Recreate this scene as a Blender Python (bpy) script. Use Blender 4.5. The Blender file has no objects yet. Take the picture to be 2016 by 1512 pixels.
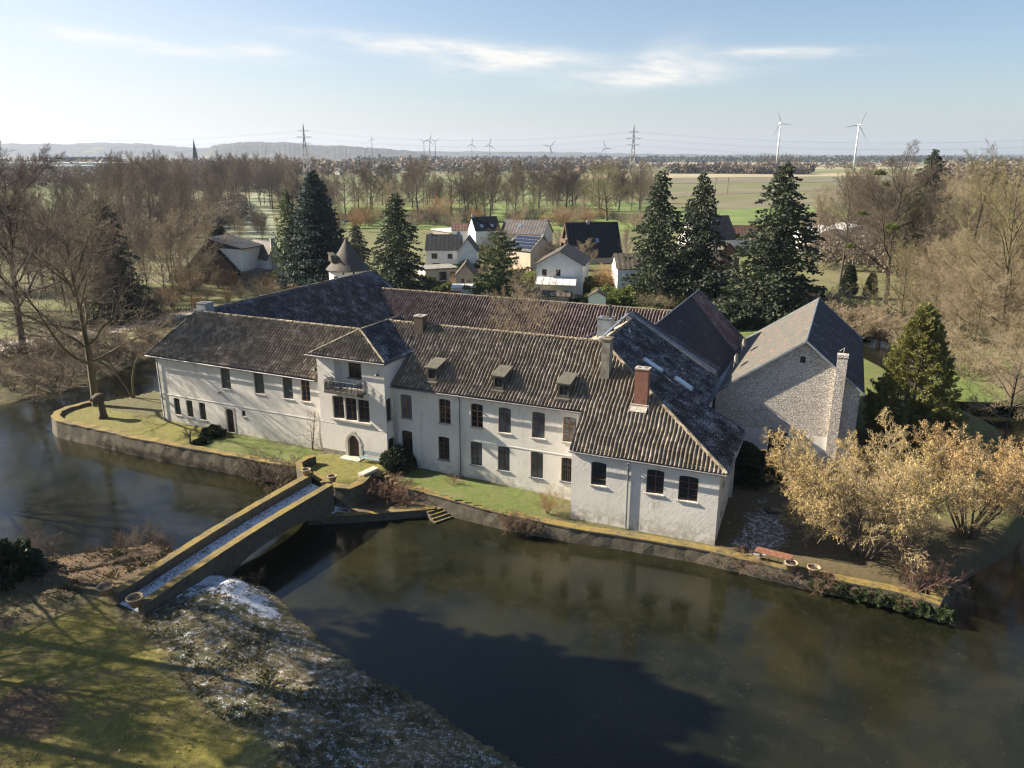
import bpy, bmesh, math, random
import numpy as np
from mathutils import Vector, Matrix, noise
from mathutils.geometry import tessellate_polygon
R = math.radians
random.seed(7)
SC = bpy.context.scene
COL = SC.collection

# ------------------------------------------------------------------ camera, sky, sun, exposure
FPX, HOR, CAMH = 1500.0, 304.0, 27.0
PITCH = math.atan((756 - HOR) / FPX)
cam_d = bpy.data.cameras.new('camera'); cam = bpy.data.objects.new('camera', cam_d); COL.objects.link(cam)
cam_d.sensor_width = 36.0; cam_d.lens = 36.0 * FPX / 2016.0
cam_d.clip_start = 0.5; cam_d.clip_end = 40000
cam.location = (0, 0, CAMH); cam.rotation_euler = (math.pi / 2 - PITCH, 0, 0)
SC.camera = cam

SUN_AZ, SUN_EL = R(14), R(31.5)          # sun stands left of the view, a little beyond the facades
sun_dir = Vector((-math.cos(SUN_AZ) * math.cos(SUN_EL), math.sin(SUN_AZ) * math.cos(SUN_EL), math.sin(SUN_EL)))
sd_ = bpy.data.lights.new('sun', 'SUN'); sd_.energy = 5.0; sd_.angle = R(0.5); sd_.color = (1.0, 0.87, 0.69)
so = bpy.data.objects.new('sun', sd_); COL.objects.link(so); so.rotation_euler = sun_dir.to_track_quat('Z', 'Y').to_euler()

world = bpy.data.worlds.new('World'); SC.world = world; world.use_nodes = True
world.cycles.sampling_method = 'MANUAL'; world.cycles.sample_map_resolution = 1024
wn = world.node_tree; wn.nodes.clear()
def wnode(t, **k):
    n = wn.nodes.new(t)
    for a, b in k.items(): setattr(n, a, b)
    return n
sky = wnode('ShaderNodeTexSky', sky_type='NISHITA', sun_disc=False, sun_elevation=SUN_EL,
            sun_rotation=math.atan2(sun_dir.x, sun_dir.y), altitude=100, air_density=1.0, dust_density=1.2, ozone_density=4.0)
bg = wnode('ShaderNodeBackground'); bg.inputs[1].default_value = 0.05
wo = wnode('ShaderNodeOutputWorld')
geo = wnode('ShaderNodeTexCoord')
sep = wnode('ShaderNodeSeparateXYZ'); wn.links.new(geo.outputs['Generated'], sep.inputs[0])
def wm(op, a, b=None, c=None):
    n = wnode('ShaderNodeMath', operation=op)
    for i, x in enumerate((a, b, c)):
        if x is None: continue
        if isinstance(x, (int, float)): n.inputs[i].default_value = x
        else: wn.links.new(x, n.inputs[i])
    return n.outputs[0]
az = wm('ARCTAN2', sep.outputs[0], sep.outputs[1])                 # azimuth from +Y, towards +X
el = wm('ARCSINE', sep.outputs[2])
cv = wnode('ShaderNodeCombineXYZ')
# thin cirrus: stretched noise in azimuth/elevation, kept inside a few streak-shaped areas
wn.links.new(wm('ADD', wm('MULTIPLY', az, 9.0), wm('MULTIPLY', el, 14.0)), cv.inputs[0]); wn.links.new(wm('MULTIPLY', el, 42.0), cv.inputs[1])
nz = wnode('ShaderNodeTexNoise'); nz.inputs['Scale'].default_value = 1.6; nz.inputs['Detail'].default_value = 9; nz.inputs['Roughness'].default_value = 0.62
wn.links.new(cv.outputs[0], nz.inputs['Vector'])
def px_ang(u, v):
    a = (u - 1008) / FPX; b = (756 - v) / FPX
    d = Vector((a, math.cos(PITCH) + b * math.sin(PITCH), -math.sin(PITCH) + b * math.cos(PITCH))).normalized()
    return math.atan2(d.x, d.y), math.asin(d.z)
tot = None
for (u, v, ru, rv, k, tilt) in [(890, 98, 250, 17, 1.2, .07), (970, 125, 110, 20, 1.0, -.05), (1285, 148, 165, 20, 1.1, -.05), (1300, 118, 60, 28, .8, -.3),
                          (1540, 103, 130, 9, 1.0, .03), (225, 80, 100, 13, 1.0, .08), (400, 103, 60, 9, .6, .05), (520, 104, 75, 13, .9, .12)]:
    a0, e0 = px_ang(u, v); ra = ru / FPX * 1.0; re = rv / FPX
    dx = wm('DIVIDE', wm('SUBTRACT', az, a0), ra)
    dy = wm('DIVIDE', wm('ADD', wm('SUBTRACT', el, e0), wm('MULTIPLY', wm('SUBTRACT', az, a0), tilt)), re)
    r2 = wm('ADD', wm('MULTIPLY', dx, dx), wm('MULTIPLY', dy, dy))
    g_ = wm('MULTIPLY', wm('POWER', 2.718, wm('MULTIPLY', r2, -1.1)), k)
    tot = g_ if tot is None else wm('ADD', tot, g_)
dens = wm('MULTIPLY', tot, wm('MULTIPLY', wm('MAXIMUM', wm('SUBTRACT', nz.outputs['Fac'], 0.27), 0.0), 2.3))
dens = wm('MINIMUM', dens, 0.85)
mixc = wnode('ShaderNodeMix', data_type='RGBA'); wn.links.new(dens, mixc.inputs[0])
# a warm milky band low in the air, stronger towards the sun
low = wm('POWER', 2.718, wm('MULTIPLY', wm('MAXIMUM', el, 0.0), -9.5))
azq = wm('ADD', az, 0.72); glow = wm('MULTIPLY', wm('POWER', 2.718, wm('MULTIPLY', wm('ADD', wm('MULTIPLY', wm('MULTIPLY', azq, azq), 5.0), wm('MULTIPLY', wm('MULTIPLY', el, el), 9.0)), -1.0)), 0.42)
hz = wnode('ShaderNodeMix', data_type='RGBA'); hz.inputs[7].default_value = (6.6, 6.4, 6.2, 1)
wn.links.new(wm('MINIMUM', wm('ADD', glow, wm('MULTIPLY', low, wm('SUBTRACT', 0.42, wm('MULTIPLY', az, 0.25)))), 0.9), hz.inputs[0]); wn.links.new(sky.outputs[0], hz.inputs[6])
wn.links.new(hz.outputs[2], mixc.inputs[6]); mixc.inputs[7].default_value = (7.2, 6.9, 6.4, 1)
wn.links.new(mixc.outputs[2], bg.inputs[0]); wn.links.new(bg.outputs[0], wo.inputs[0])
SC.view_settings.view_transform = 'Standard'; SC.view_settings.look = 'None'
SC.view_settings.exposure = 1.58
SC.cycles.use_denoising = True; SC.cycles.denoising_prefilter = 'ACCURATE'; SC.cycles.denoising_quality = 'HIGH'; SC.cycles.use_adaptive_sampling = False; SC.cycles.diffuse_bounces = 2; SC.cycles.glossy_bounces = 2; SC.cycles.sample_clamp_indirect = 2.0; SC.cycles.filter_width = 1.25; SC.view_settings.gamma = 1.0

# ------------------------------------------------------------------ helpers
def ray(u, v):
    a = (u - 1008) / FPX; b = (756 - v) / FPX
    return Vector((a, math.cos(PITCH) + b * math.sin(PITCH), -math.sin(PITCH) + b * math.cos(PITCH)))
def at(u, v, z=0.0):
    d = ray(u, v); t = (z - CAMH) / d.z
    return Vector((d.x * t, d.y * t, z))
def onplane(u, v, P, n):
    d = ray(u, v); o = Vector((0, 0, CAMH)); t = (P - o).dot(n) / d.dot(n)
    return o + d * t
class Fr:
    def __init__(s, x, y, deg):
        s.o = Vector((x, y, 0)); a = R(deg); s.e = Vector((math.cos(a), math.sin(a), 0)); s.b = Vector((-math.sin(a), math.cos(a), 0)); s.rot = a
    def __call__(s, a, t, z=0.0): return s.o + s.e * a + s.b * t + Vector((0, 0, z))
    def loc(s, P): d = P - s.o; return d.dot(s.e), d.dot(s.b), P.z
    def wpx(s, t, u, v):            # point of the facade plane at depth t -> (s, z)
        q = onplane(u, v, s(0, t), s.b); return (q - s.o).dot(s.e), q.z
def tag(o, label=None, cat=None, group=None, kind=None):
    if label: o['label'] = label
    if cat: o['category'] = cat
    if group: o['group'] = group
    if kind: o['kind'] = kind
    return o
def thing(name, label, cat, loc=(0, 0, 0), group=None):
    o = bpy.data.objects.new(name, None); COL.objects.link(o); o.location = loc; o.empty_display_size = 0.5
    return tag(o, label, cat, group)
def link(name, me, mats, parent=None):
    for m in (mats if isinstance(mats, (list, tuple)) else [mats]): me.materials.append(m)
    o = bpy.data.objects.new(name, me); COL.objects.link(o)
    if parent is not None:
        o.parent = parent
        r = parent; off = Vector((0, 0, 0))
        while r is not None: off += r.location; r = r.parent
        o.location = -off
    return o
class MB:
    def __init__(s): s.v = []; s.f = []; s.mi = []; s.cur = 0
    def add(s, vs, fs):
        b = len(s.v); s.v += [tuple(x) for x in vs]
        for f in fs: s.f.append(tuple(i + b for i in f)); s.mi.append(s.cur)
    def poly(s, pts): s.add(pts, [tuple(range(len(pts)))])
    def box(s, fr, s0, s1, t0, t1, z0, z1):
        P = [fr(a, t, z) for z in (z0, z1) for (a, t) in ((s0, t0), (s1, t0), (s1, t1), (s0, t1))]
        s.add(P, [(3, 2, 1, 0), (4, 5, 6, 7), (0, 1, 5, 4), (1, 2, 6, 5), (2, 3, 7, 6), (3, 0, 4, 7)])
    def prism(s, pts, z0, z1):
        n = len(pts); a = [Vector((p[0], p[1], z0)) for p in pts]; b = [Vector((p[0], p[1], z1)) for p in pts]
        s.add(a + b, [tuple(range(n - 1, -1, -1)), tuple(range(n, 2 * n))] + [(i, (i + 1) % n, n + (i + 1) % n, n + i) for i in range(n)])
    def slab(s, pts, off):                 # polygon extruded by vector off
        off = Vector(off); n = len(pts)
        s.add([Vector(p) for p in pts] + [Vector(p) + off for p in pts], [tuple(range(n)), tuple(range(2 * n - 1, n - 1, -1))] + [(i, n + i, n + (i + 1) % n, (i + 1) % n) for i in range(n)])
    def tube(s, path, rad, k=6, cap=True):
        path = [Vector(p) for p in path]; rings = []
        if not isinstance(rad, (list, tuple)): rad = [rad] * len(path)
        ref = None
        for i, p in enumerate(path):
            d = (path[min(i + 1, len(path) - 1)] - path[max(i - 1, 0)]).normalized()
            if ref is None: ref = d.orthogonal().normalized()
            x = (ref - d * ref.dot(d)); x = x.normalized() if x.length > 1e-4 else d.orthogonal().normalized(); ref = x; y = d.cross(x)
            rings.append([p + (x * math.cos(2 * math.pi * j / k) + y * math.sin(2 * math.pi * j / k)) * rad[i] for j in range(k)])
        fs = []
        for i in range(len(path) - 1):
            for j in range(k): fs.append((i * k + j, i * k + (j + 1) % k, (i + 1) * k + (j + 1) % k, (i + 1) * k + j))
        if cap: fs.append(tuple(range(k - 1, -1, -1))); fs.append(tuple((len(path) - 1) * k + j for j in range(k)))
        s.add([q for r_ in rings for q in r_], fs)
    def lathe(s, c, prof, k=16):           # prof: list of (r, z)
        c = Vector(c); vs = []; fs = []
        for r_, z in prof: vs += [c + Vector((r_ * math.cos(2 * math.pi * j / k), r_ * math.sin(2 * math.pi * j / k), z)) for j in range(k)]
        for i in range(len(prof) - 1):
            for j in range(k): fs.append((i * k + j, i * k + (j + 1) % k, (i + 1) * k + (j + 1) % k, (i + 1) * k + j))
        fs.append(tuple(range(k - 1, -1, -1))); fs.append(tuple((len(prof) - 1) * k + j for j in range(k)))
        s.add(vs, fs)
    def wall(s, fr, t, outer, holes, depth=0.22, flip=False):
        """front face (towards -b) with openings and their reveals; outer/holes are lists of (s,z)"""
        loops = [outer] + holes
        pts = [p for l in loops for p in l]
        tri = tessellate_polygon([[Vector((a, b, 0)) for a, b in l] for l in loops])
        vs = [fr(a, t, z) for a, z in pts]; base = len(s.v); s.v += [tuple(x) for x in vs]
        nb = -fr.b if not flip else fr.b
        for f in tri:
            A, B, C_ = (vs[i] for i in f)
            n = (B - A).cross(C_ - A)
            if n.length < 1e-9: continue
            f = tuple(f) if n.dot(nb) > 0 else tuple(reversed(f))
            s.f.append(tuple(base + i for i in f)); s.mi.append(s.cur)
        dd = depth if not flip else -depth
        for h in holes:
            n = len(h); s.add([fr(a, t, z) for a, z in h] + [fr(a, t + dd, z) for a, z in h], [(i, (i + 1) % n, n + (i + 1) % n, n + i) for i in range(n)])
    def build(s, name, mats, parent=None, smooth=False):
        me = bpy.data.meshes.new(name); me.from_pydata(s.v, [], s.f); me.update()
        if max(s.mi, default=0): me.polygons.foreach_set('material_index', s.mi)
        uv = me.uv_layers.new(name='UVMap'); auto_uv(me, uv)
        if smooth: me.polygons.foreach_set('use_smooth', [True] * len(me.polygons))
        return link(name, me, mats, parent)
def auto_uv(me, uv):
    V = me.vertices; L = me.loops; out = [0.0] * (2 * len(L))
    for p in me.polygons:
        n = p.normal
        if abs(n.z) < 0.9:
            tx, ty = -n.y, n.x; l = math.hypot(tx, ty) or 1; tx /= l; ty /= l
            k = 1.0 / max(0.3, math.hypot(n.x, n.y))
            for li in p.loop_indices:
                c = V[L[li].vertex_index].co; out[2 * li] = c.x * tx + c.y * ty; out[2 * li + 1] = c.z * k
        else:
            for li in p.loop_indices:
                c = V[L[li].vertex_index].co; out[2 * li] = c.x; out[2 * li + 1] = c.y
    uv.data.foreach_set('uv', out)
def arched(s0, s1, z0, z1, rise, n=6):
    p = [(s0, z0), (s1, z0)]
    if rise <= 0: return p + [(s1, z1), (s0, z1)]
    return p + [(s1 + (s0 - s1) * i / n, z1 - rise + rise * math.sin(math.pi * i / n)) for i in range(n + 1)]

# ------------------------------------------------------------------ materials
class NT:
    def __init__(s, name):
        s.m = bpy.data.materials.new(name); s.m.use_nodes = True; s.t = s.m.node_tree
        s.bsdf = s.t.nodes['Principled BSDF']; s.out = s.t.nodes['Material Output']
    def n(s, t, **k):
        x = s.t.nodes.new(t)
        for a, b in k.items(): setattr(x, a, b)
        return x
    def l(s, a, b): s.t.links.new(a, b)
    def set(s, sock, v):
        if hasattr(v, 'default_value') or isinstance(v, bpy.types.NodeSocket): s.l(v, sock)
        elif isinstance(v, (tuple, list)) and len(v) == 3 and sock.type == 'RGBA': sock.default_value = (*v, 1)
        else: sock.default_value = v
    def coord(s, kind='Object'): return s.n('ShaderNodeTexCoord').outputs[kind]
    def noise(s, vec, scale, detail=4, rough=.6, dist=0, out='Fac'):
        x = s.n('ShaderNodeTexNoise'); s.l(vec, x.inputs['Vector'])
        x.inputs['Scale'].default_value = scale; x.inputs['Detail'].default_value = detail; x.inputs['Roughness'].default_value = rough; x.inputs['Distortion'].default_value = dist
        return x.outputs[out]
    def scale(s, vec, sc):
        x = s.n('ShaderNodeMapping'); s.l(vec, x.inputs[0]); x.inputs['Scale'].default_value = sc; return x.outputs[0]
    def math(s, op, a, b=None, clamp=False):
        x = s.n('ShaderNodeMath', operation=op); x.use_clamp = clamp; s.set(x.inputs[0], a)
        if b is not None: s.set(x.inputs[1], b)
        return x.outputs[0]
    def step(s, x, a, b):                     # smooth 0..1 between a and b
        m = s.n('ShaderNodeMapRange', interpolation_type='SMOOTHSTEP'); s.l(x, m.inputs[0]); m.inputs[1].default_value = a; m.inputs[2].default_value = b; return m.outputs[0]
    def mix(s, f, a, b, blend='MIX'):
        x = s.n('ShaderNodeMix', data_type='RGBA', blend_type=blend); s.set(x.inputs[0], f); s.set(x.inputs[6], a); s.set(x.inputs[7], b); return x.outputs[2]
    def bump(s, h, strength=.5, dist=.02, normal=None):
        x = s.n('ShaderNodeBump'); x.inputs['Strength'].default_value = strength; x.inputs['Distance'].default_value = dist; s.l(h, x.inputs['Height'])
        if normal is not None: s.l(normal, x.inputs['Normal'])
        return x.outputs[0]
    def attr(s, name):
        return s.n('ShaderNodeAttribute', attribute_name=name)
    def done(s, color, rough=.8, normal=None, **kw):
        s.set(s.bsdf.inputs['Base Color'], color); s.set(s.bsdf.inputs['Roughness'], rough)
        if normal is not None: s.l(normal, s.bsdf.inputs['Normal'])
        for k, v in kw.items(): s.set(s.bsdf.inputs[k.replace('_', ' ')], v)
        return s.m
def plain(name, c, rough=.7, var=.25, scale=3.0, bump=0.0, **kw):
    m = NT(name); v = m.coord(); f = m.noise(v, scale, 5)
    col = m.mix(m.step(f, .3, .7), tuple(x * (1 - var) for x in c), tuple(min(1, x * (1 + var)) for x in c))
    return m.done(col, rough, m.bump(m.noise(v, scale * 6, 3), bump, .03) if bump else None, **kw)

def mat_whitewash(name, base=(.77, .74, .68), brick=.55, stain=.75, bs=1.0, peel=.5):
    m = NT(name); uv = m.coord('UV'); ob = m.coord('Object')
    br = m.n('ShaderNodeTexBrick'); m.l(uv, br.inputs['Vector']); br.inputs['Scale'].default_value = 1.0 / bs
    br.inputs['Brick Width'].default_value = .27; br.inputs['Row Height'].default_value = .095; br.inputs['Mortar Size'].default_value = .014
    br.inputs['Mortar Smooth'].default_value = .6; br.inputs['Color1'].default_value = (1, 1, 1, 1); br.inputs['Color2'].default_value = (.55, .55, .55, 1); br.inputs['Mortar'].default_value = (0, 0, 0, 1)
    big = m.noise(ob, .35, 6, .65); mid = m.noise(ob, 1.7, 6, .7); fine = m.noise(ob, 9, 5, .7)
    col = m.mix(m.step(big, .35, .72), base, tuple(x * .86 for x in base))
    st = m.noise(m.scale(ob, (1.3, 1.3, .22)), 1.1, 6, .7)      # rain streaks
    col = m.mix(m.math('MULTIPLY', m.step(st, .52, .8), stain), col, (.36, .34, .25))
    pz = m.math('MULTIPLY', m.step(m.math('ADD', fine, m.math('MULTIPLY', mid, .8)), 1.10 - .06 * peel, 1.2 - .06 * peel), peel)
    col = m.mix(pz, col, (.23, .15, .11))
    sp = m.n('ShaderNodeSeparateXYZ'); m.l(ob, sp.inputs[0])
    foot = m.math('MULTIPLY', m.math('SUBTRACT', 1.0, m.step(sp.outputs[2], -.2, 1.5), True), m.step(mid, .38, .62))
    col = m.mix(m.math('MULTIPLY', foot, .7), col, (.27, .24, .17))
    col = m.mix(m.math('MULTIPLY', br.outputs['Fac'], .42), col, (.36, .34, .30)); col = m.mix(m.math('MULTIPLY', m.step(fine, .35, .65), .10), col, (.5, .47, .42))
    h = m.math('ADD', m.math('MULTIPLY', br.outputs['Color'], brick), m.math('ADD', m.math('MULTIPLY', fine, .7), m.math('MULTIPLY', mid, .8)))
    return m.done(col, .9, m.bump(h, 1.0, .038))
def mat_tiles(name, dark, light, frost=0.0, moss=.2, redbit=0.0):
    m = NT(name); uv = m.coord('UV'); ob = m.coord('Object')
    fl = m.n('ShaderNodeVectorMath', operation='FLOOR'); m.l(uv, fl.inputs[0])
    wn_ = m.n('ShaderNodeTexWhiteNoise', noise_dimensions='3D'); m.l(fl.outputs[0], wn_.inputs['Vector'])
    big = m.noise(ob, .5, 5); f = m.noise(ob, 14, 4, .7)
    col = m.mix(m.math('ADD', .15, m.math('MULTIPLY', m.math('POWER', wn_.outputs['Value'], 1.6), .75)), dark, light)
    col = m.mix(m.math('MULTIPLY', m.step(big, .4, .7), .35), col, tuple(x * .5 for x in dark))
    if redbit:
        w2 = m.n('ShaderNodeTexWhiteNoise', noise_dimensions='3D'); a = m.n('ShaderNodeVectorMath', operation='ADD'); m.l(fl.outputs[0], a.inputs[0]); a.inputs[1].default_value = (17.3, 5.1, 2)
        m.l(a.outputs[0], w2.inputs['Vector']); col = m.mix(m.step(w2.outputs['Value'], 1 - redbit, 1.001 - redbit), col, (.32, .10, .045))
    mo = m.math('MULTIPLY', m.step(m.math('ADD', f, m.math('MULTIPLY', big, .5)), .80, .92), moss)
    col = m.mix(mo, col, (.22, .20, .06))
    if frost:
        fn = m.noise(ob, 11, 5, .8); fb = m.noise(ob, .8, 4)
        fr = m.step(m.math('ADD', fn, m.math('MULTIPLY', fb, .45)), .86 - .16 * frost, .98 - .16 * frost)
        col = m.mix(m.math('MULTIPLY', fr, .75), col, (.52, .57, .68))
    sx = m.n('ShaderNodeSeparateXYZ'); m.l(uv, sx.inputs[0]); cr = m.math('ABSOLUTE', m.math('SUBTRACT', m.math('FRACT', sx.outputs[0]), .5)); groove_shade = m.math('MULTIPLY', m.step(cr, .22, .46), m.step(f, .2, .5))
    col = m.mix(m.math('MULTIPLY', groove_shade, .8), col, tuple(x * .35 for x in dark))   # channels between the rolls darkened in the colour to strengthen their shading
    return m.done(col, .7, m.bump(f, .4, .02), Specular_IOR_Level=.25)
def mat_slate(name, c1, c2, red=0.0, rust=0.0, w=.45, h=.28, frost=0.0):
    m = NT(name); uv = m.coord('UV'); ob = m.coord('Object')
    br = m.n('ShaderNodeTexBrick'); m.l(uv, br.inputs['Vector']); br.inputs['Scale'].default_value = 1.0
    br.inputs['Brick Width'].default_value = w; br.inputs['Row Height'].default_value = h; br.inputs['Mortar Size'].default_value = .016; br.inputs['Bias'].default_value = 0
    br.inputs['Color1'].default_value = (*c1, 1); br.inputs['Color2'].default_value = (*c2, 1); br.inputs['Mortar'].default_value = (c1[0] * .3, c1[1] * .3, c1[2] * .3, 1)
    sn = m.n('ShaderNodeVectorMath', operation='SNAP'); m.l(uv, sn.inputs[0]); sn.inputs[1].default_value = (w, h, 1)
    wn_ = m.n('ShaderNodeTexWhiteNoise', noise_dimensions='3D'); m.l(sn.outputs[0], wn_.inputs['Vector'])
    big = m.noise(ob, .6, 5); col = m.mix(m.math('MULTIPLY', m.step(big, .4, .7), .4), br.outputs['Color'], tuple(x * .55 for x in c1))
    if red: col = m.mix(m.math('MULTIPLY', m.step(wn_.outputs['Value'], 1 - red, 1.001 - red), .7), col, (.36, .13, .07))
    if rust: col = m.mix(m.math('MULTIPLY', m.step(big, .48, .55), rust), col, (.20, .085, .05))  # reddish tint over noise-chosen areas
    if frost:
        fn = m.noise(ob, 6, 5, .75); fr = m.step(m.math('ADD', fn, m.math('MULTIPLY', big, .5)), .9 - .15 * frost, 1.05 - .15 * frost)
        col = m.mix(m.math('MULTIPLY', fr, .6), col, (.5, .56, .66))
    return m.done(col, .7, m.bump(br.outputs['Fac'], .5, .02), Specular_IOR_Level=.2)
def mat_brick(name, c1, c2, mortar, bw=.25, rh=.08, ms=.012, moss=0.0, rough=.9, bump=.7):
    m = NT(name); uv = m.coord('UV'); ob = m.coord('Object')
    br = m.n('ShaderNodeTexBrick'); m.l(uv, br.inputs['Vector']); br.inputs['Scale'].default_value = 1.0
    br.inputs['Brick Width'].default_value = bw; br.inputs['Row Height'].default_value = rh; br.inputs['Mortar Size'].default_value = ms
    br.inputs['Color1'].default_value = (*c1, 1); br.inputs['Color2'].default_value = (*c2, 1); br.inputs['Mortar'].default_value = (*mortar, 1)
    n1 = m.noise(ob, 2.5, 6, .7); n2 = m.noise(ob, 12, 4, .7)
    col = m.mix(m.math('MULTIPLY', m.step(n1, .45, .75), .55), br.outputs['Color'], tuple(x * .4 for x in c1))
    if moss:
        g = m.n('ShaderNodeNewGeometry'); sp = m.n('ShaderNodeSeparateXYZ'); m.l(g.outputs['Normal'], sp.inputs[0])
        col = m.mix(m.math('MULTIPLY', m.step(n1, .42, .6), moss * .6), col, (.055, .065, .025))
        n0 = m.noise(ob, 1.1, 5, .7); col = m.mix(m.math('MULTIPLY', m.step(n1, .35, .6), .5), col, (.15, .125, .095)); col = m.mix(m.step(sp.outputs[2], .5, .8), col, m.mix(m.step(n2, .35, .65), (.055, .05, .038), (.15, .13, .10))); col = m.mix(m.math('MULTIPLY', m.step(sp.outputs[2], .5, .8), m.step(m.math('ADD', n2, n0), .84, 1.02)), col, m.mix(n1, (.12, .105, .025), (.30, .205, .05)))
    h = m.math('ADD', br.outputs['Fac'], m.math('MULTIPLY', n2, -1.2))
    return m.done(col, rough, m.bump(h, bump, -.03))
M = {}
M['white'] = mat_whitewash('whitewashed_brick')
M['white2'] = mat_whitewash('smooth_whitewash', base=(.78, .77, .74), brick=.25, stain=.35, peel=.25)
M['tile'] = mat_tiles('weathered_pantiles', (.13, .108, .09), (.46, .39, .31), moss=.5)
M['tile_frost_shade'] = mat_tiles('frosted_shaded_pantiles', (.026, .027, .034), (.085, .082, .09), frost=.78, moss=.1)  # real frost, over base colours darkened for the shade of slopes facing away
M['tile_frost_shade2'] = mat_tiles('frosted_shaded_pantiles_large_roof', (.03, .031, .038), (.10, .095, .10), frost=.7, moss=.1)  # same frosted tiles, base likewise darkened for the shaded slopes
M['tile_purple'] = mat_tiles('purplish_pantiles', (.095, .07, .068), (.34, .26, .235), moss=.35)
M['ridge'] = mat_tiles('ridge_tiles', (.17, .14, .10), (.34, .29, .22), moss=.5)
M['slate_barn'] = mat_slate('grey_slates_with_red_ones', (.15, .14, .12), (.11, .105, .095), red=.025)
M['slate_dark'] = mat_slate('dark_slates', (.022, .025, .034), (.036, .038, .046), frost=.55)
M['slate_square'] = mat_slate('dark_square_slates', (.026, .024, .03), (.05, .038, .038), rust=.0, w=.6, h=.5, frost=.3)
M['slate_square_red'] = mat_slate('reddish_square_slates', (.10, .05, .04), (.17, .085, .065), rust=.6, w=.6, h=.5, frost=.8)
M['slate_cone'] = mat_slate('small_grey_slates', (.085, .078, .07), (.13, .12, .105), w=.25, h=.18)
M['barnbrick'] = mat_brick('flaking_whitewashed_stone', (.74, .70, .63), (.56, .51, .45), (.24, .20, .17), .26, .13, .022, bump=1.0)
def mat_rubble(name, c1, c2, joint, sc=4.6):
    m = NT(name); uv = m.coord('UV'); ob = m.coord('Object'); wv = m.n('ShaderNodeVectorMath', operation='ADD'); nn = m.n('ShaderNodeTexNoise'); m.l(uv, nn.inputs['Vector']); nn.inputs['Scale'].default_value = 3; sc_ = m.n('ShaderNodeVectorMath', operation='SCALE'); m.l(nn.outputs['Color'], sc_.inputs[0]); sc_.inputs['Scale'].default_value = .18; m.l(uv, wv.inputs[0]); m.l(sc_.outputs[0], wv.inputs[1])
    mp = m.scale(wv.outputs[0], (.75, 1.35, 1)); v = m.n('ShaderNodeTexVoronoi'); m.l(mp, v.inputs['Vector']); v.inputs['Scale'].default_value = sc; ve = m.n('ShaderNodeTexVoronoi', feature='DISTANCE_TO_EDGE'); m.l(mp, ve.inputs['Vector']); ve.inputs['Scale'].default_value = sc
    wn_ = m.n('ShaderNodeTexWhiteNoise', noise_dimensions='3D'); m.l(v.outputs['Position'], wn_.inputs['Vector']); big = m.noise(ob, .6, 5, .7); fine = m.noise(ob, 8, 5, .7)
    col = m.mix(m.math('POWER', wn_.outputs['Value'], 1.5), c1, c2); ed = m.step(ve.outputs['Distance'], .02, .10); col = m.mix(ed, joint, col)
    col = m.mix(m.math('MULTIPLY', m.step(big, .5, .75), .5), col, c1); col = m.mix(m.math('MULTIPLY', m.step(fine, .58, .72), .5), col, (.20, .17, .14)); return m.done(col, .92, m.bump(m.math('ADD', ed, m.math('MULTIPLY', fine, .8)), 1.0, .05))
M['barnbrick'] = mat_rubble('flaking_whitewashed_rubble', (.76, .71, .64), (.52, .47, .41), (.27, .235, .20), 6.0)
M['redbrick'] = mat_brick('red_chimney_brick', (.30, .085, .05), (.20, .06, .04), (.22, .17, .13), .24, .085)
M['brownbrick'] = mat_brick('brown_chimney_brick', (.13, .095, .07), (.085, .065, .05), (.06, .05, .04))
M['moat'] = mat_brick('mossy_moat_wall', (.12, .10, .075), (.075, .062, .048), (.035, .03, .024), .26, .1, .018, moss=1.0)
M['greyrender'] = plain('grey_cement_render', (.20, .185, .155), .9, .35, 2.0, .5)
M['stone'] = plain('pale_dressed_stone', (.42, .39, .33), .85, .25, 4.0, .3)
M['lead'] = plain('lead_sheet', (.12, .14, .17), .55, .3, 2.0, .1)
M['zinc'] = plain('zinc_cladding', (.20, .23, .26), .4, .2, 2.0)
M['wood'] = plain('brown_window_wood', (.10, .045, .022), .6, .3, 6.0)
M['woodlight'] = plain('orange_brown_window_wood', (.26, .13, .05), .6, .3, 6.0)
M['wooddark'] = plain('dark_door_wood', (.045, .027, .02), .65, .3, 5.0)
M['shutter'] = plain('grey_green_shutter', (.045, .05, .05), .6, .3, 5.0)
M['dormer'] = plain('dark_weathered_dormer_boards', (.075, .072, .06), .9, .3, 3.0, .3); M['dormertop'] = plain('mossy_dormer_roofing', (.085, .08, .06), .9, .3, 3.0, .3); M['iron'] = plain('wrought_iron', (.03, .033, .033), .5, .3, 5.0)
M['pipe'] = plain('grey_downpipe', (.13, .15, .165), .5, .3, 5.0)
M['gutter'] = plain('gutter_metal', (.16, .15, .16), .5, .3, 5.0)
M['glass'] = plain('dark_window_glass', (.018, .021, .026), .12, .4, 2.0)
M['curtain'] = plain('window_glass_with_net_curtain', (.10, .11, .12), .2, .5, 1.2)
M['curtain2'] = plain('window_glass_with_bright_curtain', (.20, .20, .19), .2, .5, 2.5); M['skyglass'] = plain('skylight_glass', (.35, .42, .45), .06, .1, 1.0, Metallic=.6)
M['paint'] = plain('white_painted_render', (.72, .72, .70), .8, .06, 1.0)
M['cream'] = plain('cream_render', (.60, .54, .43), .85, .1, 1.0)
M['bluegrey'] = plain('blue_grey_bench_paint', (.20, .26, .27), .5, .2, 4.0)
M['clay'] = plain('weathered_terracotta', (.27, .20, .13), .85, .35, 8.0, .3)
M['concrete'] = plain('grey_concrete', (.33, .31, .27), .85, .3, 6.0, .3)
M['soil'] = plain('dark_soil', (.04, .03, .022), .95, .3, 8.0)
M['planks'] = plain('reddish_planks', (.20, .095, .06), .6, .35, 5.0)
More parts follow.
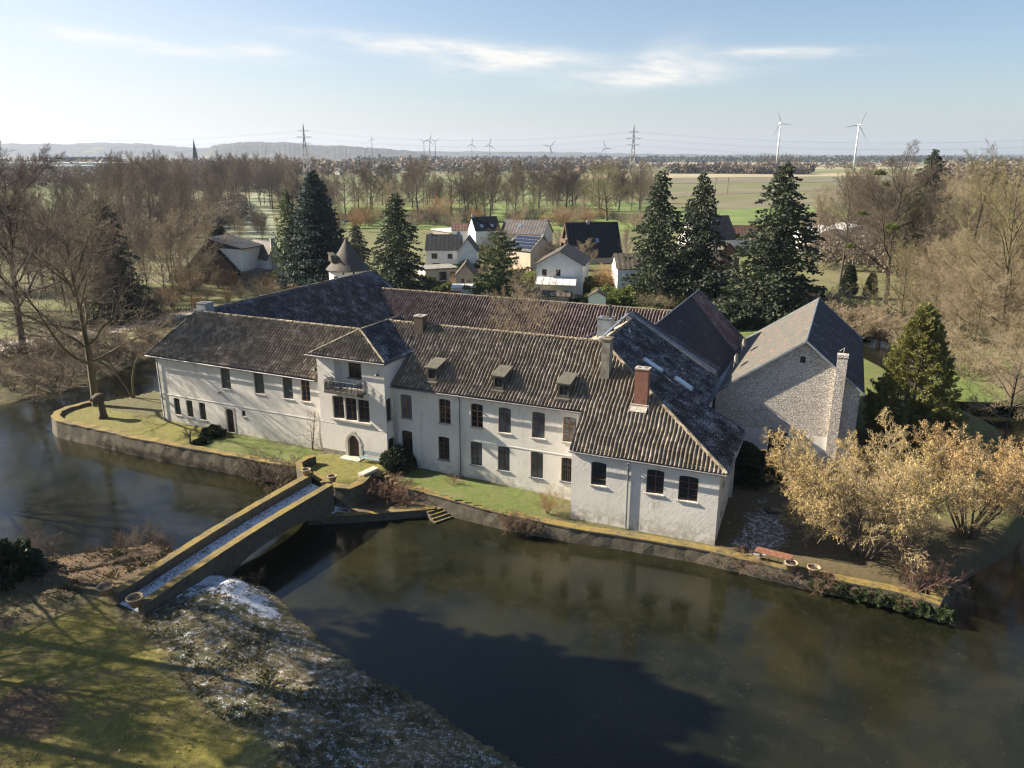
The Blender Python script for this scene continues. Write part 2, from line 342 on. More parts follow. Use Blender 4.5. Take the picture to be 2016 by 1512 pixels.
# ------------------------------------------------------------------ roofs
def tiled(name, pts, mat, parent, col=.31, row=.40, amp=.078, origin=None, sag=0.0, seed=1, thick=.14, cols=6, flare=0.0):
    """a pantile roof plane: corrugated, stepped rows, clipped to the convex polygon pts"""
    pts = [Vector(p) for p in pts]; n = (pts[1] - pts[0]).cross(pts[2] - pts[0]).normalized()
    if n.z < 0: n = -n
    dn = Vector((0, 0, -1)); dn = (dn - n * dn.dot(n)).normalized(); ac = n.cross(dn).normalized()
    if ac.cross(dn).dot(n) < 0: ac = -ac
    O = Vector(origin) if origin is not None else pts[0]
    U = [(p - O).dot(ac) for p in pts]; V = [(p - O).dot(dn) for p in pts]
    u0, u1, v0, v1 = math.floor(min(U) / col), math.ceil(max(U) / col), math.floor(min(V) / row), math.ceil(max(V) / row)
    rs = np.random.RandomState(seed)
    us = np.arange(u0 * cols, u1 * cols + 1) / cols
    rows = []
    for k in range(v0, v1): rows += [(k + .002, 0), (k + .998, 1)]
    vs = np.array([r_[0] for r_ in rows]); lift = np.array([r_[1] for r_ in rows])
    nu, nv = len(us), len(vs)
    ph = us * 2 * np.pi
    prof = amp * (np.cos(ph) + .35 * np.cos(2 * ph + .8))
    jit = rs.normal(0, .010, (nv // 2, u1 - u0 + 1)); jj = np.repeat(jit, 2, axis=0)
    ci = np.clip((us - u0).astype(int), 0, u1 - u0)
    Ht = prof[None, :] + (lift * .032 - .016)[:, None] + jj[:, ci] * (np.cos(ph) > -.3)[None, :]
    wob = .05 * np.sin(us * .23 + seed)[None, :] * np.cos(vs * .31)[:, None]
    Ht = Ht + wob
    L0, L1 = min(V), max(V)
    frac = (vs * row - L0) / max(.1, L1 - L0)
    Ht = Ht - sag * np.sin(np.pi * np.clip(frac, 0, 1))[:, None] + (flare * np.clip((frac - .62) / .38, 0, 1) ** 2)[:, None]
    ud = us + 0 * us
    off = .05 * np.sin(vs * .9 + seed)                        # slightly wandering courses
    P = (np.array(O)[None, None, :] + np.array(ac)[None, None, :] * ((ud * col)[None, :, None] + off[:, None, None] * .6)
         + np.array(dn)[None, None, :] * (vs * row)[:, None, None] + np.array(n)[None, None, :] * Ht[:, :, None])
    me = bpy.data.meshes.new(name)
    idx = np.arange(nu * nv).reshape(nv, nu)
    F = np.stack([idx[:-1, :-1], idx[1:, :-1], idx[1:, 1:], idx[:-1, 1:]], -1).reshape(-1, 4)
    nf = len(F)
    me.vertices.add(nu * nv); me.vertices.foreach_set('co', P.reshape(-1)); me.loops.add(nf * 4); me.polygons.add(nf)
    me.loops.foreach_set('vertex_index', F.reshape(-1)); me.polygons.foreach_set('loop_start', np.arange(0, nf * 4, 4)); me.polygons.foreach_set('loop_total', np.full(nf, 4))
    me.update(calc_edges=True)
    uvl = me.uv_layers.new(name='UVMap')
    UV = np.zeros((nv, nu, 2)); UV[:, :, 0] = us[None, :] + .5; UV[:, :, 1] = vs[:, None]
    uvl.data.foreach_set('uv', UV.reshape(-1, 2)[F.reshape(-1)].reshape(-1))
    me.polygons.foreach_set('use_smooth', np.ones(nf, bool))
    bm = bmesh.new(); bm.from_mesh(me)
    c = sum(pts, Vector()) / len(pts)
    for i in range(len(pts)):
        a, b = pts[i], pts[(i + 1) % len(pts)]
        no = (b - a).cross(n).normalized()
        if no.dot(c - a) > 0: no = -no
        bmesh.ops.bisect_plane(bm, geom=bm.verts[:] + bm.edges[:] + bm.faces[:], plane_co=a, plane_no=no, clear_outer=True)
    # soffit slab below
    dn_ = amp * 1.35 + .06 + sag; lo = [p - n * dn_ for p in pts]; lo2 = [p - n * (dn_ + thick) for p in pts]
    A = [bm.verts.new(p) for p in lo]; B = [bm.verts.new(p) for p in lo2]; k = len(pts)
    up = (pts[1] - pts[0]).cross(pts[2] - pts[0]).dot(n) > 0
    fs = [bm.faces.new(A if up else A[::-1]), bm.faces.new(B[::-1] if up else B)]
    for i in range(k):
        q = [A[i], B[i], B[(i + 1) % k], A[(i + 1) % k]]; fs.append(bm.faces.new(q if up else q[::-1]))
    lay = bm.loops.layers.uv[0]
    for f_ in fs:
        f_.material_index = 1
        for l_ in f_.loops: l_[lay].uv = (l_.vert.co.x, l_.vert.co.z)
    bm.to_mesh(me); bm.free()
    return link(name, me, [mat, M['gutter']], parent)
def flatroof(name, pts, mat, parent, thick=.12, off=0.0):
    """a planar slated roof plane with thickness; its uv runs across and down the slope"""
    pts = [Vector(p) for p in pts]; n = (pts[1] - pts[0]).cross(pts[2] - pts[0]).normalized()
    if n.z < 0: n = -n; pts = pts[::-1]
    mb = MB(); mb.slab([p + n * off for p in pts], -n * thick)
    return mb.build(name, mat, parent)
def ridgecap(name, a, b, mat, parent, r=.13, step=.42):
    a, b = Vector(a), Vector(b); L = (b - a).length; n = max(1, int(L / step)); mb = MB(); d = (b - a) / n
    rr = random.Random(int(L * 100))
    for i in range(n):
        p = a + d * i; q = a + d * (i + .98); j = Vector((0, 0, rr.uniform(-.012, .012)))
        mb.tube([p + j, q + j + Vector((0, 0, .02))], [r * .92, r * 1.06], 7)
    return mb.build(name, mat, parent, smooth=False)

# ------------------------------------------------------------------ windows and doors
def glazing(parent, fr, t, o, style='case', frame='wood', pane='glass', bars=False, sill='stone', name='window', dep=.15, mull=1, trans=(.68,), munt=2):
    s0, s1, z0, z1, rise = o; w = .055
    mb = MB()
    out = arched(s0, s1, z0, z1, rise); inn = arched(s0 + w, s1 - w, z0 + w, z1 - w, rise * .85)
    k = len(out); vs = [fr(a, t + dep, z) for a, z in out] + [fr(a, t + dep, z) for a, z in inn] + [fr(a, t + dep + .05, z) for a, z in inn]
    mb.add(vs, [(i, (i + 1) % k, k + (i + 1) % k, k + i) for i in range(k)] + [(k + i, k + (i + 1) % k, 2 * k + (i + 1) % k, 2 * k + i) for i in range(k)])
    ww, hh = s1 - s0, z1 - z0
    ztop = z1 - rise * .5
    if style == 'shut':
        for i in range(2):
            a = s0 + w + i * (ww - 2 * w) / 2
            mb.box(fr, a + .01, a + (ww - 2 * w) / 2 - .01, t + dep - .02, t + dep + .04, z0 + w, z1 - rise - .02)
        mb.box(fr, s0 + w, s1 - w, t + dep - .035, t + dep - .02, z0 + hh * .3, z0 + hh * .3 + .06)
    else:
        for i in range(1, mull + 1):
            x = s0 + ww * i / (mull + 1); mb.box(fr, x - w * .6, x + w * .6, t + dep - .02, t + dep + .045, z0 + w, ztop - .02)
        for q in trans: mb.box(fr, s0 + w, s1 - w, t + dep - .03, t + dep + .045, z0 + hh * q - w * .6, z0 + hh * q + w * .6)
        for i in range(mull + 1):
            if munt:
                x0 = s0 + ww * i / (mull + 1); x1 = s0 + ww * (i + 1) / (mull + 1)
                top = z0 + hh * (trans[0] if trans else 1)
                for j in range(1, munt + 1):
                    z = z0 + (top - z0) * j / (munt + 1); mb.box(fr, x0 + w * .7, x1 - w * .7, t + dep + .0, t + dep + .03, z - .014, z + .014)
    wdo = mb.build(name, M[frame] if style != 'shut' else M['shutter'], parent)
    g = MB(); g.poly([fr(a, t + dep + .035, z) for a, z in arched(s0 + .02, s1 - .02, z0 + .02, z1 - .02, rise * .9)])
    g.build('pane', M[pane], wdo)
    if bars:
        b = MB(); nb = max(3, int(ww / .16))
        for i in range(1, nb): x = s0 + ww * i / nb; b.tube([fr(x, t + .03, z0), fr(x, t + .03, z1 - rise * .4)], .013, 5)
        for q in (.25, .5, .75): b.box(fr, s0, s1, t + .015, t + .045, z0 + hh * q - .012, z0 + hh * q + .012)
        b.build('grille', M['iron'], wdo)
    if sill:
        b = MB(); b.box(fr, s0 - .1, s1 + .1, t - .09, t + dep - .003, z0 - .09, z0 - .003); b.build('sill', M[sill], wdo)
    return wdo
def opx(fr, t, uc, vt, vb, w, rise=.12):
    s_, _ = fr.wpx(t, uc, (vt + vb) / 2); z1 = fr.wpx(t, uc, vt)[1]; z0 = fr.wpx(t, uc, vb)[1]
    return (s_ - w / 2, s_ + w / 2, z0, z1, rise)
def chimney(name, parent, fr, s0, s1, t0, t1, z0, z1, mat, flues=2, cap=.05, capmat='concrete'):
    mb = MB(); mb.box(fr, s0, s1, t0, t1, z0, z1)
    o = mb.build(name, mat, parent)
    c = MB(); c.box(fr, s0 - cap, s1 + cap, t0 - cap, t1 + cap, z1 + .002, z1 + .11)
    for i in range(flues):
        x = s0 + (s1 - s0) * (i + .5) / flues; h = (s1 - s0) / flues * .28
        c.cur = 1; c.box(fr, x - h, x + h, (t0 + t1) / 2 - h, (t0 + t1) / 2 + h, z1 + .05, z1 + .118)
    c.build('chimney_cap', [M[capmat], M['soil']], o)
    return o

FL, FT, FM = Fr(-37.03, 76.47, -24.7), Fr(-17.5, 65.9, -24.3), Fr(-10.3, 64.1, -23.4)

# ------------------------------------------------------------------ left wing
LWING = thing('manor_wing', 'long low whitewashed manor wing left of the gate tower, under a hipped pantile roof', 'building', FL(0, 0), None)
Ue = 7.1
lw_up = [opx(FL, 0, *q, rise=.06) for q in ((443.7, 722, 765, 1.25), (509.5, 732.4, 775, 1.25), (566, 741, 785, 1.2), (600.8, 746, 790, 1.1))]
lw_lo = [opx(FL, 0, *q, rise=.06) for q in ((349, 784, 816, .85), (373.7, 788.5, 820.5, .85), (399, 793, 826, .85))]
lw_dr = opx(FL, 0, 453.7, 806, 851, .95, .1); lw_sm = opx(FL, 0, 479.4, 808.6, 819.6, .5, 0)
mb = MB()
mb.wall(FL, 0, [(0, -.6), (21.6, -.6), (21.6, Ue), (0, Ue)], [arched(*o) for o in lw_up + lw_lo + [lw_dr, lw_sm]], .24)
W_ = Fr(*FL(0, 0)[:2], -24.7 - 90)           # left end wall, seen edge on
mb.add([FL(0, 0, -.6), FL(0, 38, -.6), FL(0, 38, Ue), FL(0, 0, Ue)], [(0, 1, 2, 3)])
mb.build('wall', M['white'], LWING)
for i, o in enumerate(lw_up): glazing(LWING, FL, 0, o, 'shut' if i < 3 else 'case', 'woodlight')
for o in lw_lo: glazing(LWING, FL, 0, o, 'case', 'shutter', 'glass', True, trans=())
glazing(LWING, FL, 0, lw_sm, 'case', 'wooddark', 'glass', False, trans=(), munt=0)
mb = MB(); s0, s1, z0, z1, _ = lw_dr
mb.box(FL, s0, s1, .14, .2, z0, z1)
for i in range(1, 5): x = s0 + (s1 - s0) * i / 5; mb.box(FL, x - .008, x + .008, .125, .14, z0, z1 - .03)
d_ = mb.build('door', M['wooddark'], LWING)
mb = MB(); mb.lathe(FL(s0 + .15, .10, (z0 + z1) / 2 - .1), [(.03, -.03), (.04, 0), (.03, .03)], 8); mb.build('handle', M['iron'], d_)
mb = MB(); mb.box(FL, s0 - .22, s0, -.03, .12, z0, z1 + .02); mb.box(FL, s1, s1 + .22, -.03, .12, z0, z1 + .02); mb.box(FL, s0 - .25, s1 + .25, -.035, .12, z1 + .02, z1 + .2); mb.build('door_surround', M['stone'], LWING)
# roof: front slope, steep left end
RZ, RT, ES, RS = 10.9, 4.9, -.9, 1.3
k_ = (RZ - 7.15) / (RT + .35)
tiled('roof', [FL(ES, -.35, 7.15), FL(21.0, -.35, 7.15), FL(21.0, RT, RZ), FL(RS, RT, RZ)], M['tile'], LWING, seed=3, sag=.10, col=.36, amp=.105)
tiled('roof', [FL(21.0, 3.2, 7.15 + k_ * 3.55), FL(23.4, 3.2, 7.15 + k_ * 3.55), FL(23.4, RT, RZ), FL(21.0, RT, RZ)], M['tile'], LWING, seed=3, origin=FL(ES, -.35, 7.15), col=.36)
tiled('end_roof', [FL(ES, 12, 7.15), FL(ES, -.35, 7.15), FL(RS, RT, RZ), FL(RS, 12, RZ)], M['tile'], LWING, seed=4)
tiled('rear_roof', [FL(9, 10.5, 6.9), FL(9, RT, RZ), FL(23.5, RT, RZ), FL(23.5, 10.5, 6.9)], M['tile_frost_shade'], LWING, seed=5)
ridgecap('ridge', FL(RS, RT, RZ + .03), FL(23.2, RT, RZ + .03), M['ridge'], LWING)
ridgecap('hip', FL(ES, -.35, 7.2), FL(RS, RT, RZ + .03), M['tile'], LWING, .10)
mb = MB(); mb.tube([FL(ES - .0, -.45, 7.02), FL(20.9, -.45, 6.98)], .07, 6); mb.build('gutter', M['gutter'], LWING)
mb = MB(); mb.tube([FL(-.1, -.4, 7.0), FL(.35, -.12, 6.5), FL(.35, -.1, 0)], .055, 6); mb.build('downpipe', M['pipe'], LWING)
mb = MB(); mb.box(FL, 0.02, 20.3, -.035, .003, 2.95, 3.03); mb.build('string_course', M['white2'], LWING)
mb = MB(); q = FL.wpx(0, 432.4, 773); mb.box(FL, q[0] - .1, q[0] + .1, -.22, -.02, q[1] - .12, q[1] + .12); mb.box(FL, q[0] - .14, q[0] + .14, -.26, -.0, q[1] + .12, q[1] + .17)
mb.build('wall_lamp', M['stone'], LWING)
chimney('chimney', LWING, FL, .6, 1.9, 5.6, 6.8, 9.9, 11.55, M['zinc'], 1, .03, 'lead')

# ------------------------------------------------------------------ gate tower
TOW = thing('gate_tower', 'three storey whitewashed gate tower with balcony and arched door at the end of the bridge', 'building', FT(0, 0), None)
TW, TZ = 7.1, 9.95
bal = FT.wpx(0, 684.8, 713), FT.wpx(0, 684.8, 757); bs = FT.wpx(0, 684.8, 735)[0]
bo = (bs - 1.45, bs + 1.45, bal[1][1] - .35, bal[0][1], 0)
tri = FT.wpx(0, 691, 784)[1], FT.wpx(0, 691, 828)[1]; ts = FT.wpx(0, 691, 806)[0]
trio = [(ts - 2.0 + i * 1.36, ts - 2.0 + i * 1.36 + 1.24, tri[1], tri[0], 0) for i in range(3)]
do = opx(FT, 0, 696.5, 857, 907, 1.2, .6); do = (do[0], do[1], .68, do[3], .6)
mb = MB()
mb.wall(FT, 0, [(0, -.3), (TW, -.3), (TW, TZ), (0, TZ)], [arched(*o) for o in trio] + [arched(*bo)], .25)
mb2 = None
mb.v = []; mb.f = []; mb.mi = []
mb.wall(FT, 0, [(0, -.3), (TW, -.3), (TW, TZ), (0, TZ)], [arched(*o) for o in trio] + [arched(*bo)] + [arched(do[0], do[1], .68, do[3], .6, 10)], .28)
# right flank (seen), left flank
FTR = Fr(*FT(TW, 0)[:2], -24 + 90)
sw = [FTR.wpx(0, 766.5, 784), FTR.wpx(0, 766.5, 829)]
ss = FTR.wpx(0, 766.3, 806)[0]; so2 = (ss - .42, ss + .42, sw[1][1], sw[0][1], 0)
gs = FTR.wpx(0, 770.8, 872)[0]; gz = FTR.wpx(0, 770.8, 885)[1], FTR.wpx(0, 770.8, 862)[1]; so3 = (gs - .45, gs + .45, gz[0], gz[1], 0)
mb.wall(FTR, 0, [(0, -.3), (8.4, -.3), (8.4, TZ), (0, TZ)], [arched(*so2), arched(*so3)], .2)
mb.add([FT(0, 0, -.3), FT(0, 8.4, -.3), FT(0, 8.4, TZ), FT(0, 0, TZ)], [(0, 1, 2, 3)])
mb.add([FT(0, 8.4, -.3), FT(TW, 8.4, -.3), FT(TW, 8.4, TZ), FT(0, 8.4, TZ)], [(0, 1, 2, 3)])
mb.build('wall', M['white'], TOW)
mb = MB(); mb.box(FT, bo[0] - .005, bo[1] + .005, .28, 1.0, bo[2] - .2, bo[2] - .02); mb.box(FT, bo[0] - .2, bo[0] - .004, .27, 1.0, bo[2], bo[3] + .2); mb.box(FT, bo[1] + .004, bo[1] + .2, .27, 1.0, bo[2], bo[3] + .2)
mb.box(FT, bo[0] - .2, bo[1] + .2, 1.0, 1.15, bo[2] - .2, bo[3] + .2); mb.box(FT, bo[0] - .2, bo[1] + .2, .27, 1.0, bo[3] + .004, bo[3] + .2)
mb.build('loggia', M['white2'], TOW)
wd = (bo[0] + .9, bo[1] - .02, bo[2] + .75, bo[3] - .12, 0)
glazing(TOW, FT, .76, wd, 'case', 'wood', 'glass', False, 'lead', mull=2, trans=(), munt=1)
for o in trio: glazing(TOW, FT, 0, o, 'case', 'wood', 'glass', False, None, trans=(.66,), munt=1, dep=.2)
mb = MB(); mb.box(FT, trio[0][0] - .15, trio[2][1] + .15, -.14, .02, tri[1] - .16, tri[1] - .004); mb.build('long_sill', M['stone'], TOW)
FTRn = FTR
glazing(TOW, FTR, 0, so2, 'case', 'wood', 'glass', False, 'stone', mull=0, munt=3, trans=())
glazing(TOW, FTR, 0, so3, 'case', 'shutter', 'glass', True, None, mull=1, munt=3, trans=())
# arched door
mb = MB(); mb.slab([FT(a, .2, z) for a, z in arched(do[0] + .01, do[1] - .01, .68, do[3], .6, 10)], FT.b * .06)
for i in range(1, 8): x = do[0] + (do[1] - do[0]) * i / 8; mb.box(FT, x - .008, x + .008, .185, .2, .7, do[3] - .35)
dr = mb.build('door', M['wooddark'], TOW)
mb = MB(); mb.lathe(FT(do[1] - .18, .17, 1.7), [(.03, -.05), (.045, 0), (.03, .05)], 8); mb.build('handle', M['iron'], dr)
mb = MB(); inn = arched(do[0], do[1], .12, do[3], .6, 12)[2:]; cx = (do[0] + do[1]) / 2; zc = do[3] - .6
for i in range(12):
    a0, a1 = math.pi * i / 12, math.pi * (i + 1) / 12 - .02; r0, r1 = (do[1] - do[0]) / 2, (do[1] - do[0]) / 2 + (.2 if i not in (5, 6) else .38)
    P = [(cx + r_ * math.cos(a), zc + (r_ / r0) * .6 * math.sin(a) if r_ == r0 else zc + (.6 + r1 - r0) * math.sin(a)) for r_, a in ((r0, a0), (r1, a0), (r1, a1), (r0, a1))]
    mb.slab([FT(x, -.045, z) for x, z in P], FT.b * .17)
for sgn in (0, 1):
    for j in range(5):
        z = .68 + (zc - .68) * j / 5; wj = .24 if j % 2 else .34
        a = (do[0] - wj, do[0]) if sgn == 0 else (do[1], do[1] + wj)
        mb.box(FT, a[0], a[1], -.04 - .004 * (j % 2), .125, z + .008, z + (zc - .68) / 5 - .008)
mb.build('door_surround', M['stone'], TOW)
mb = MB(); mb.box(FT, do[0] - .45, do[1] + .45, -.85, -.05, -.2, .69); mb.build('door_step', M['stone'], TOW)
mb = MB(); mb.box(FT, 0.02, do[0] - .36, -.045, -.0, -.3, 1.0); mb.box(FT, do[1] + .36, TW - .02, -.045, 0, -.3, .95); mb.build('plinth', M['greyrender'], TOW)
mb = MB(); mb.box(FT, 0.02, TW - .03, -.02, .002, 3.6, 3.65); mb.build('string_course', M['white2'], TOW)
# balcony
bx0, bx1, bz, bd = bs - 1.75, bs + 1.72, bo[2] - .05, 1.15
mb = MB(); mb.box(FT, bx0 - .06, bx1 + .06, -bd - .06, -.01, bz - .22, bz - .04)
for x in (bx0 + .3, bx1 - .3): mb.slab([FT(x - .06, -.01, bz - .22), FT(x - .06, -.9, bz - .22), FT(x - .06, -.01, bz - .7)], FT.e * .12)
B_ = mb.build('balcony', M['dormer'], TOW)
mb = MB()
def rail(P, Q):
    n = int((Q - P).length / .14)
    for z in (.08, .98): mb.tube([P + Vector((0, 0, z)), Q + Vector((0, 0, z))], .035, 5)
    for i in range(n + 1):
        c = P.lerp(Q, i / n); mb.tube([c + Vector((0, 0, .0)), c + Vector((0, 0, .98))], .022 if i % 4 else .035, 4)
        if i < n:                               # curled infill
            m_ = P.lerp(Q, (i + .5) / n); dq = (Q - P).normalized()
            mb.tube([m_ + dq * .05 * math.cos(a) + Vector((0, 0, .3 + .12 * math.sin(a))) for a in np.linspace(0, 5.5, 8)], .018, 4, False)
            mb.tube([m_ + dq * .05 * math.cos(a) + Vector((0, 0, .62 + .12 * math.sin(a))) for a in np.linspace(2, 7.5, 8)], .018, 4, False)
c1, c2, c3, c4 = FT(bx0, -.02, bz - .05), FT(bx0, -bd, bz - .05), FT(bx1, -bd, bz - .05), FT(bx1, -.02, bz - .05)
rail(c1, c2); rail(c2, c3); rail(c3, c4); mb.build('railing', M['iron'], B_)
# tower roof
e, ez, ax, at_, az_ = .42, 10.0, 3.55, 1.9, 12.1
E0, E1, EB = -e, TW + e, 8.9
A_, R_ = FT(ax, at_, az_), FT(ax, 8.3, az_)
tiled('roof', [FT(E0, -e, ez), FT(E1, -e, ez), A_], M['tile'], TOW, seed=8, amp=.10, col=.34)
tiled('side_roof', [FT(E1, -e, ez), FT(E1, EB, ez), R_, A_], M['tile_frost_shade'], TOW, seed=9)
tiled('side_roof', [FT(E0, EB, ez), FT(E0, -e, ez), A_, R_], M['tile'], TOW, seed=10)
tiled('rear_roof', [FT(E1, EB, ez), FT(E0, EB, ez), R_], M['tile_frost_shade'], TOW, seed=11)
for a, b in ((FT(E0, -e, ez + .06), A_), (FT(E1, -e, ez + .06), A_), (A_, R_), (FT(E1, EB, ez + .06), R_)): ridgecap('ridge', a, b + Vector((0, 0, .04)), M['ridge'], TOW, .11)
mb = MB(); mb.tube([FT(E0 - .5, -e - .07, ez - .12), FT(E1, -e - .07, ez - .12)], .065, 6); mb.build('gutter', M['gutter'], TOW)
for q in (FT.wpx(0, 745.8, 735), FT.wpx(0, 625, 724)):
    mb = MB(); mb.tube([FT(q[0], 0, q[1] + .2), FT(q[0], -.2, q[1] + .3), FT(q[0], -.35, q[1] + .1)], .025, 5); mb.lathe(FT(q[0], -.35, q[1] - .1), [(.05, .22), (.09, .12), (.24, 0), (.22, -.02)], 10)
    mb.build('wall_lamp', M['iron'], TOW)

# ------------------------------------------------------------------ main house with pavilion and east range
MH = thing('manor_house', 'main whitewashed manor house with two rows of windows, three dormers and a waterside pavilion', 'building', FM(0, 0), None)
EZ, K = 7.6, .782
def mz(t): return 7.97 + K * t
mu = [opx(FM, 0, *q, 1.15, .07) for q in ((799.5, 777, 824), (875.3, 786, 834.5), (938.4, 795, 842), (993.3, 802.6, 852.3), (1059.5, 811.5, 862.7), (1121, 821, 871))]
ml = [opx(FM, 0, *q, 1.1, .07) for q in ((801.6, 848, 892.5), (873.8, 860, 905), (937.8, 870, 916), (991.6, 879, 926.7), (1056.8, 890, 940.7), (1117, 901.4, 949))]
mb = MB()
mb.wall(FM, 0, [(-.6, -.6), (17.5, -.6), (17.5, EZ), (-.6, EZ)], [arched(*o) for o in mu + ml], .22)
PT = -2.95; PS0, PS1, PZ = 17.5, 28.65, 5.6
pv = [opx(FM, PT, *q, w, .08) for q, w in (((1178.5, 910, 956), 1.2), ((1289.7, 925, 972.5), 1.3), ((1354.8, 937.5, 987), 1.4))]
mb.wall(FM, PT, [(PS0, -1.6), (PS1, -1.6), (PS1, PZ), (PS0, PZ)], [arched(*o) for o in pv], .22)
FPR = Fr(*FM(PS1, PT)[:2], -21.8 + 90)        # pavilion flank facing right
fl = [(2.2, 3.1, 3.3, 4.4, 0), (5.2, 6.1, 3.3, 4.4, 0), (2.4, 3.1, .9, 1.8, 0)]
mb.wall(FPR, 0, [(0, -1.4), (8.9, -1.4), (8.9, PZ - .1), (0, PZ - .1)], [arched(*o) for o in fl], .15)
mb.add([FM(PS0, PT, -1.6), FM(PS0, 0, -1.6), FM(PS0, 0, 7.7), FM(PS0, PT, PZ)], [(0, 1, 2, 3)])
mb.add([FM(PS1, 5.95, -1.2), FM(25.2, 5.95, -1.2), FM(25.2, 5.95, 7.2), FM(PS1, 5.95, 5.45)], [(0, 1, 2, 3)])      # back of the pavilion
mb.add([FM(25.15, 5.95, -1.2), FM(25.15, 17, -1.2), FM(25.15, 17, 7.3), FM(25.15, 5.95, 7.3)], [(0, 1, 2, 3)])      # flank of the east range
mb.add([FM(-1.2, 11, -.3), FM(9, 11, -.3), FM(9, 11, 7.7), FM(-1.2, 11, 7.7)], [(3, 2, 1, 0)])
mb.add([FM(9, 11, -.3), FM(9, 17, -.3), FM(9, 17, 7.5), FM(9, 11, 7.5)], [(3, 2, 1, 0)])
mb.add([FM(9, 17, -.3), FM(25.15, 17, -.3), FM(25.15, 17, 7.3), FM(17.1, 17, 11.8), FM(9, 17, 7.5)], [(4, 3, 2, 1, 0)])
mb.build('wall', M['white'], MH)
pn = ['curtain', 'glass', 'glass', 'curtain', 'curtain', 'curtain2']
fr_ = ['woodlight', 'woodlight', 'woodlight', 'wood', 'wood', 'woodlight']
for i, o in enumerate(mu): glazing(MH, FM, 0, o, 'case', fr_[i], pn[i], False, 'stone', munt=1 if i in (3, 4, 5, 0) else 2)
for i, o in enumerate(ml): glazing(MH, FM, 0, o, 'case', 'wood', 'curtain' if i in (2, 3, 4) else 'glass', True, 'lead')
for i, o in enumerate(pv): glazing(MH, FM, PT, o, 'case', 'wood', 'glass', False, 'stone', mull=0 if i == 0 else 1, trans=(.25,) if i == 0 else (.72,), munt=0 if i == 0 else 2)
for o in fl: glazing(MH, FPR, 0, o, 'case', 'wooddark', 'glass', False, 'stone', trans=(), munt=1)
og = FM(0, -.4, mz(-.4))
RTm = (12.0 - 7.97) / K
tiled('roof', [FM(-.5, -.4, mz(-.4)), FM(17.4, -.4, mz(-.4)), FM(17.4, RTm, 12), FM(-.5, RTm, 12)], M['tile'], MH, origin=og, seed=21, sag=.12)
tiled('roof', [FM(-4, 2.6, mz(2.6)), FM(-.5, 2.6, mz(2.6)), FM(-.5, RTm, 12), FM(-4, RTm, 12)], M['tile'], MH, origin=og, seed=21)
HS = 17.3 + (12.0 - mz(-3.25)) / .555
tiled('pavilion_roof', [FM(17.4, -3.25, mz(-3.25)), FM(HS, -3.25, mz(-3.25)), FM(17.4, RTm, 12)], M['tile'], MH, origin=og, seed=22)
def ezf(s_): return 12.0 - .555 * (s_ - 17.3)
tiled('side_roof', [FM(HS, -3.25, ezf(HS)), FM(HS, 6.3, ezf(HS)), FM(25.8, 6.3, ezf(25.8)), FM(17.3, 6.3, 12.0), FM(17.3, RTm, 12.0)], M['tile_frost_shade'], MH, origin=FM(17.3, 6.3, 12.0), seed=23)
tiled('side_roof', [FM(25.8, 6.3, ezf(25.8)), FM(25.8, 14.4, ezf(25.8)), FM(17.3, 14.4, 12.0), FM(17.3, 6.3, 12.0)], M['tile_frost_shade'], MH, origin=FM(17.3, 6.3, 12.0), seed=23)
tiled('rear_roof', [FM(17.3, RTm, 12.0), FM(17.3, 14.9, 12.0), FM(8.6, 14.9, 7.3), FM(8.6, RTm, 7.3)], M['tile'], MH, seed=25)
tiled('rear_roof', [FM(-4, RTm, 12.0), FM(14, RTm, 12.0), FM(14, 11.0, 7.5), FM(-4, 11.0, 7.5)], M['tile_frost_shade'], MH, seed=26)
ridgecap('ridge', FM(-4, RTm, 12.05), FM(17.2, RTm, 12.05), M['ridge'], MH)
ridgecap('ridge', FM(17.3, RTm, 12.06), FM(17.3, 14.4, 12.06), M['ridge'], MH, .13)
ridgecap('hip', FM(HS, -3.25, ezf(HS) + .05), FM(17.3, RTm, 12.06), M['ridge'], MH, .14)
# firewall, its lead cap, and the slate strip behind it
mb = MB(); P = [(16.7, 12.0), (25.3, 7.2), (25.3, 7.75), (16.85, 12.75)]
mb.slab([FM(a, 14.4, z) for a, z in P], FM.b * .5); mb.build('firewall', M['lead'], MH)
mb = MB(); mb.slab([FM(16.75, 14.3, 12.78), FM(25.4, 14.3, 7.78), FM(25.4, 15.0, 7.78), FM(16.75, 15.0, 12.78)], (0, 0, .07)); 
for i in range(30):
    f0 = i / 30; a = 16.8 + 8.5 * f0; z = 12.85 - 5 * f0; mb.slab([FM(a, 14.28, z), FM(a + .07, 14.28, z - .04), FM(a + .07, 15.02, z - .04), FM(a, 15.02, z)], (0, 0, .05))
mb.build('lead_capping', M['lead'], MH)
mb = MB(); mb.slab([FM(16.85, 5.2, 12.1), FM(17.1, 5.2, 12.15), FM(17.0, 14.9, 12.6), FM(16.75, 14.9, 12.55)], (0, 0, .12)); mb.build('lead_verge', M['lead'], MH)
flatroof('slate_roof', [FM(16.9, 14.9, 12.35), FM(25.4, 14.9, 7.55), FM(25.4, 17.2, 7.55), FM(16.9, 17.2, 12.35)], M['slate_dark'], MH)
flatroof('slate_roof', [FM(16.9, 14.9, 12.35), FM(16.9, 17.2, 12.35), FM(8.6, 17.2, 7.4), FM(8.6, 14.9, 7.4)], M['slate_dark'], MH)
mb = MB()
for a, b in ((FM(-.4, -.5, 7.5), FM(17.4, -.5, 7.5)), (FM(17.4, -3.36, mz(-3.25) - .12), FM(HS, -3.36, mz(-3.25) - .12)), (FM(HS + .08, -3.36, mz(-3.25) - .12), FM(HS + .08, 6.3, mz(-3.25) - .12))): mb.tube([a, b], .07, 6)
mb.build('gutter', M['gutter'], MH)
q1 = FM.wpx(0, 905, 790)[0]; q2 = FM.wpx(PT, 1235, 980)[0]
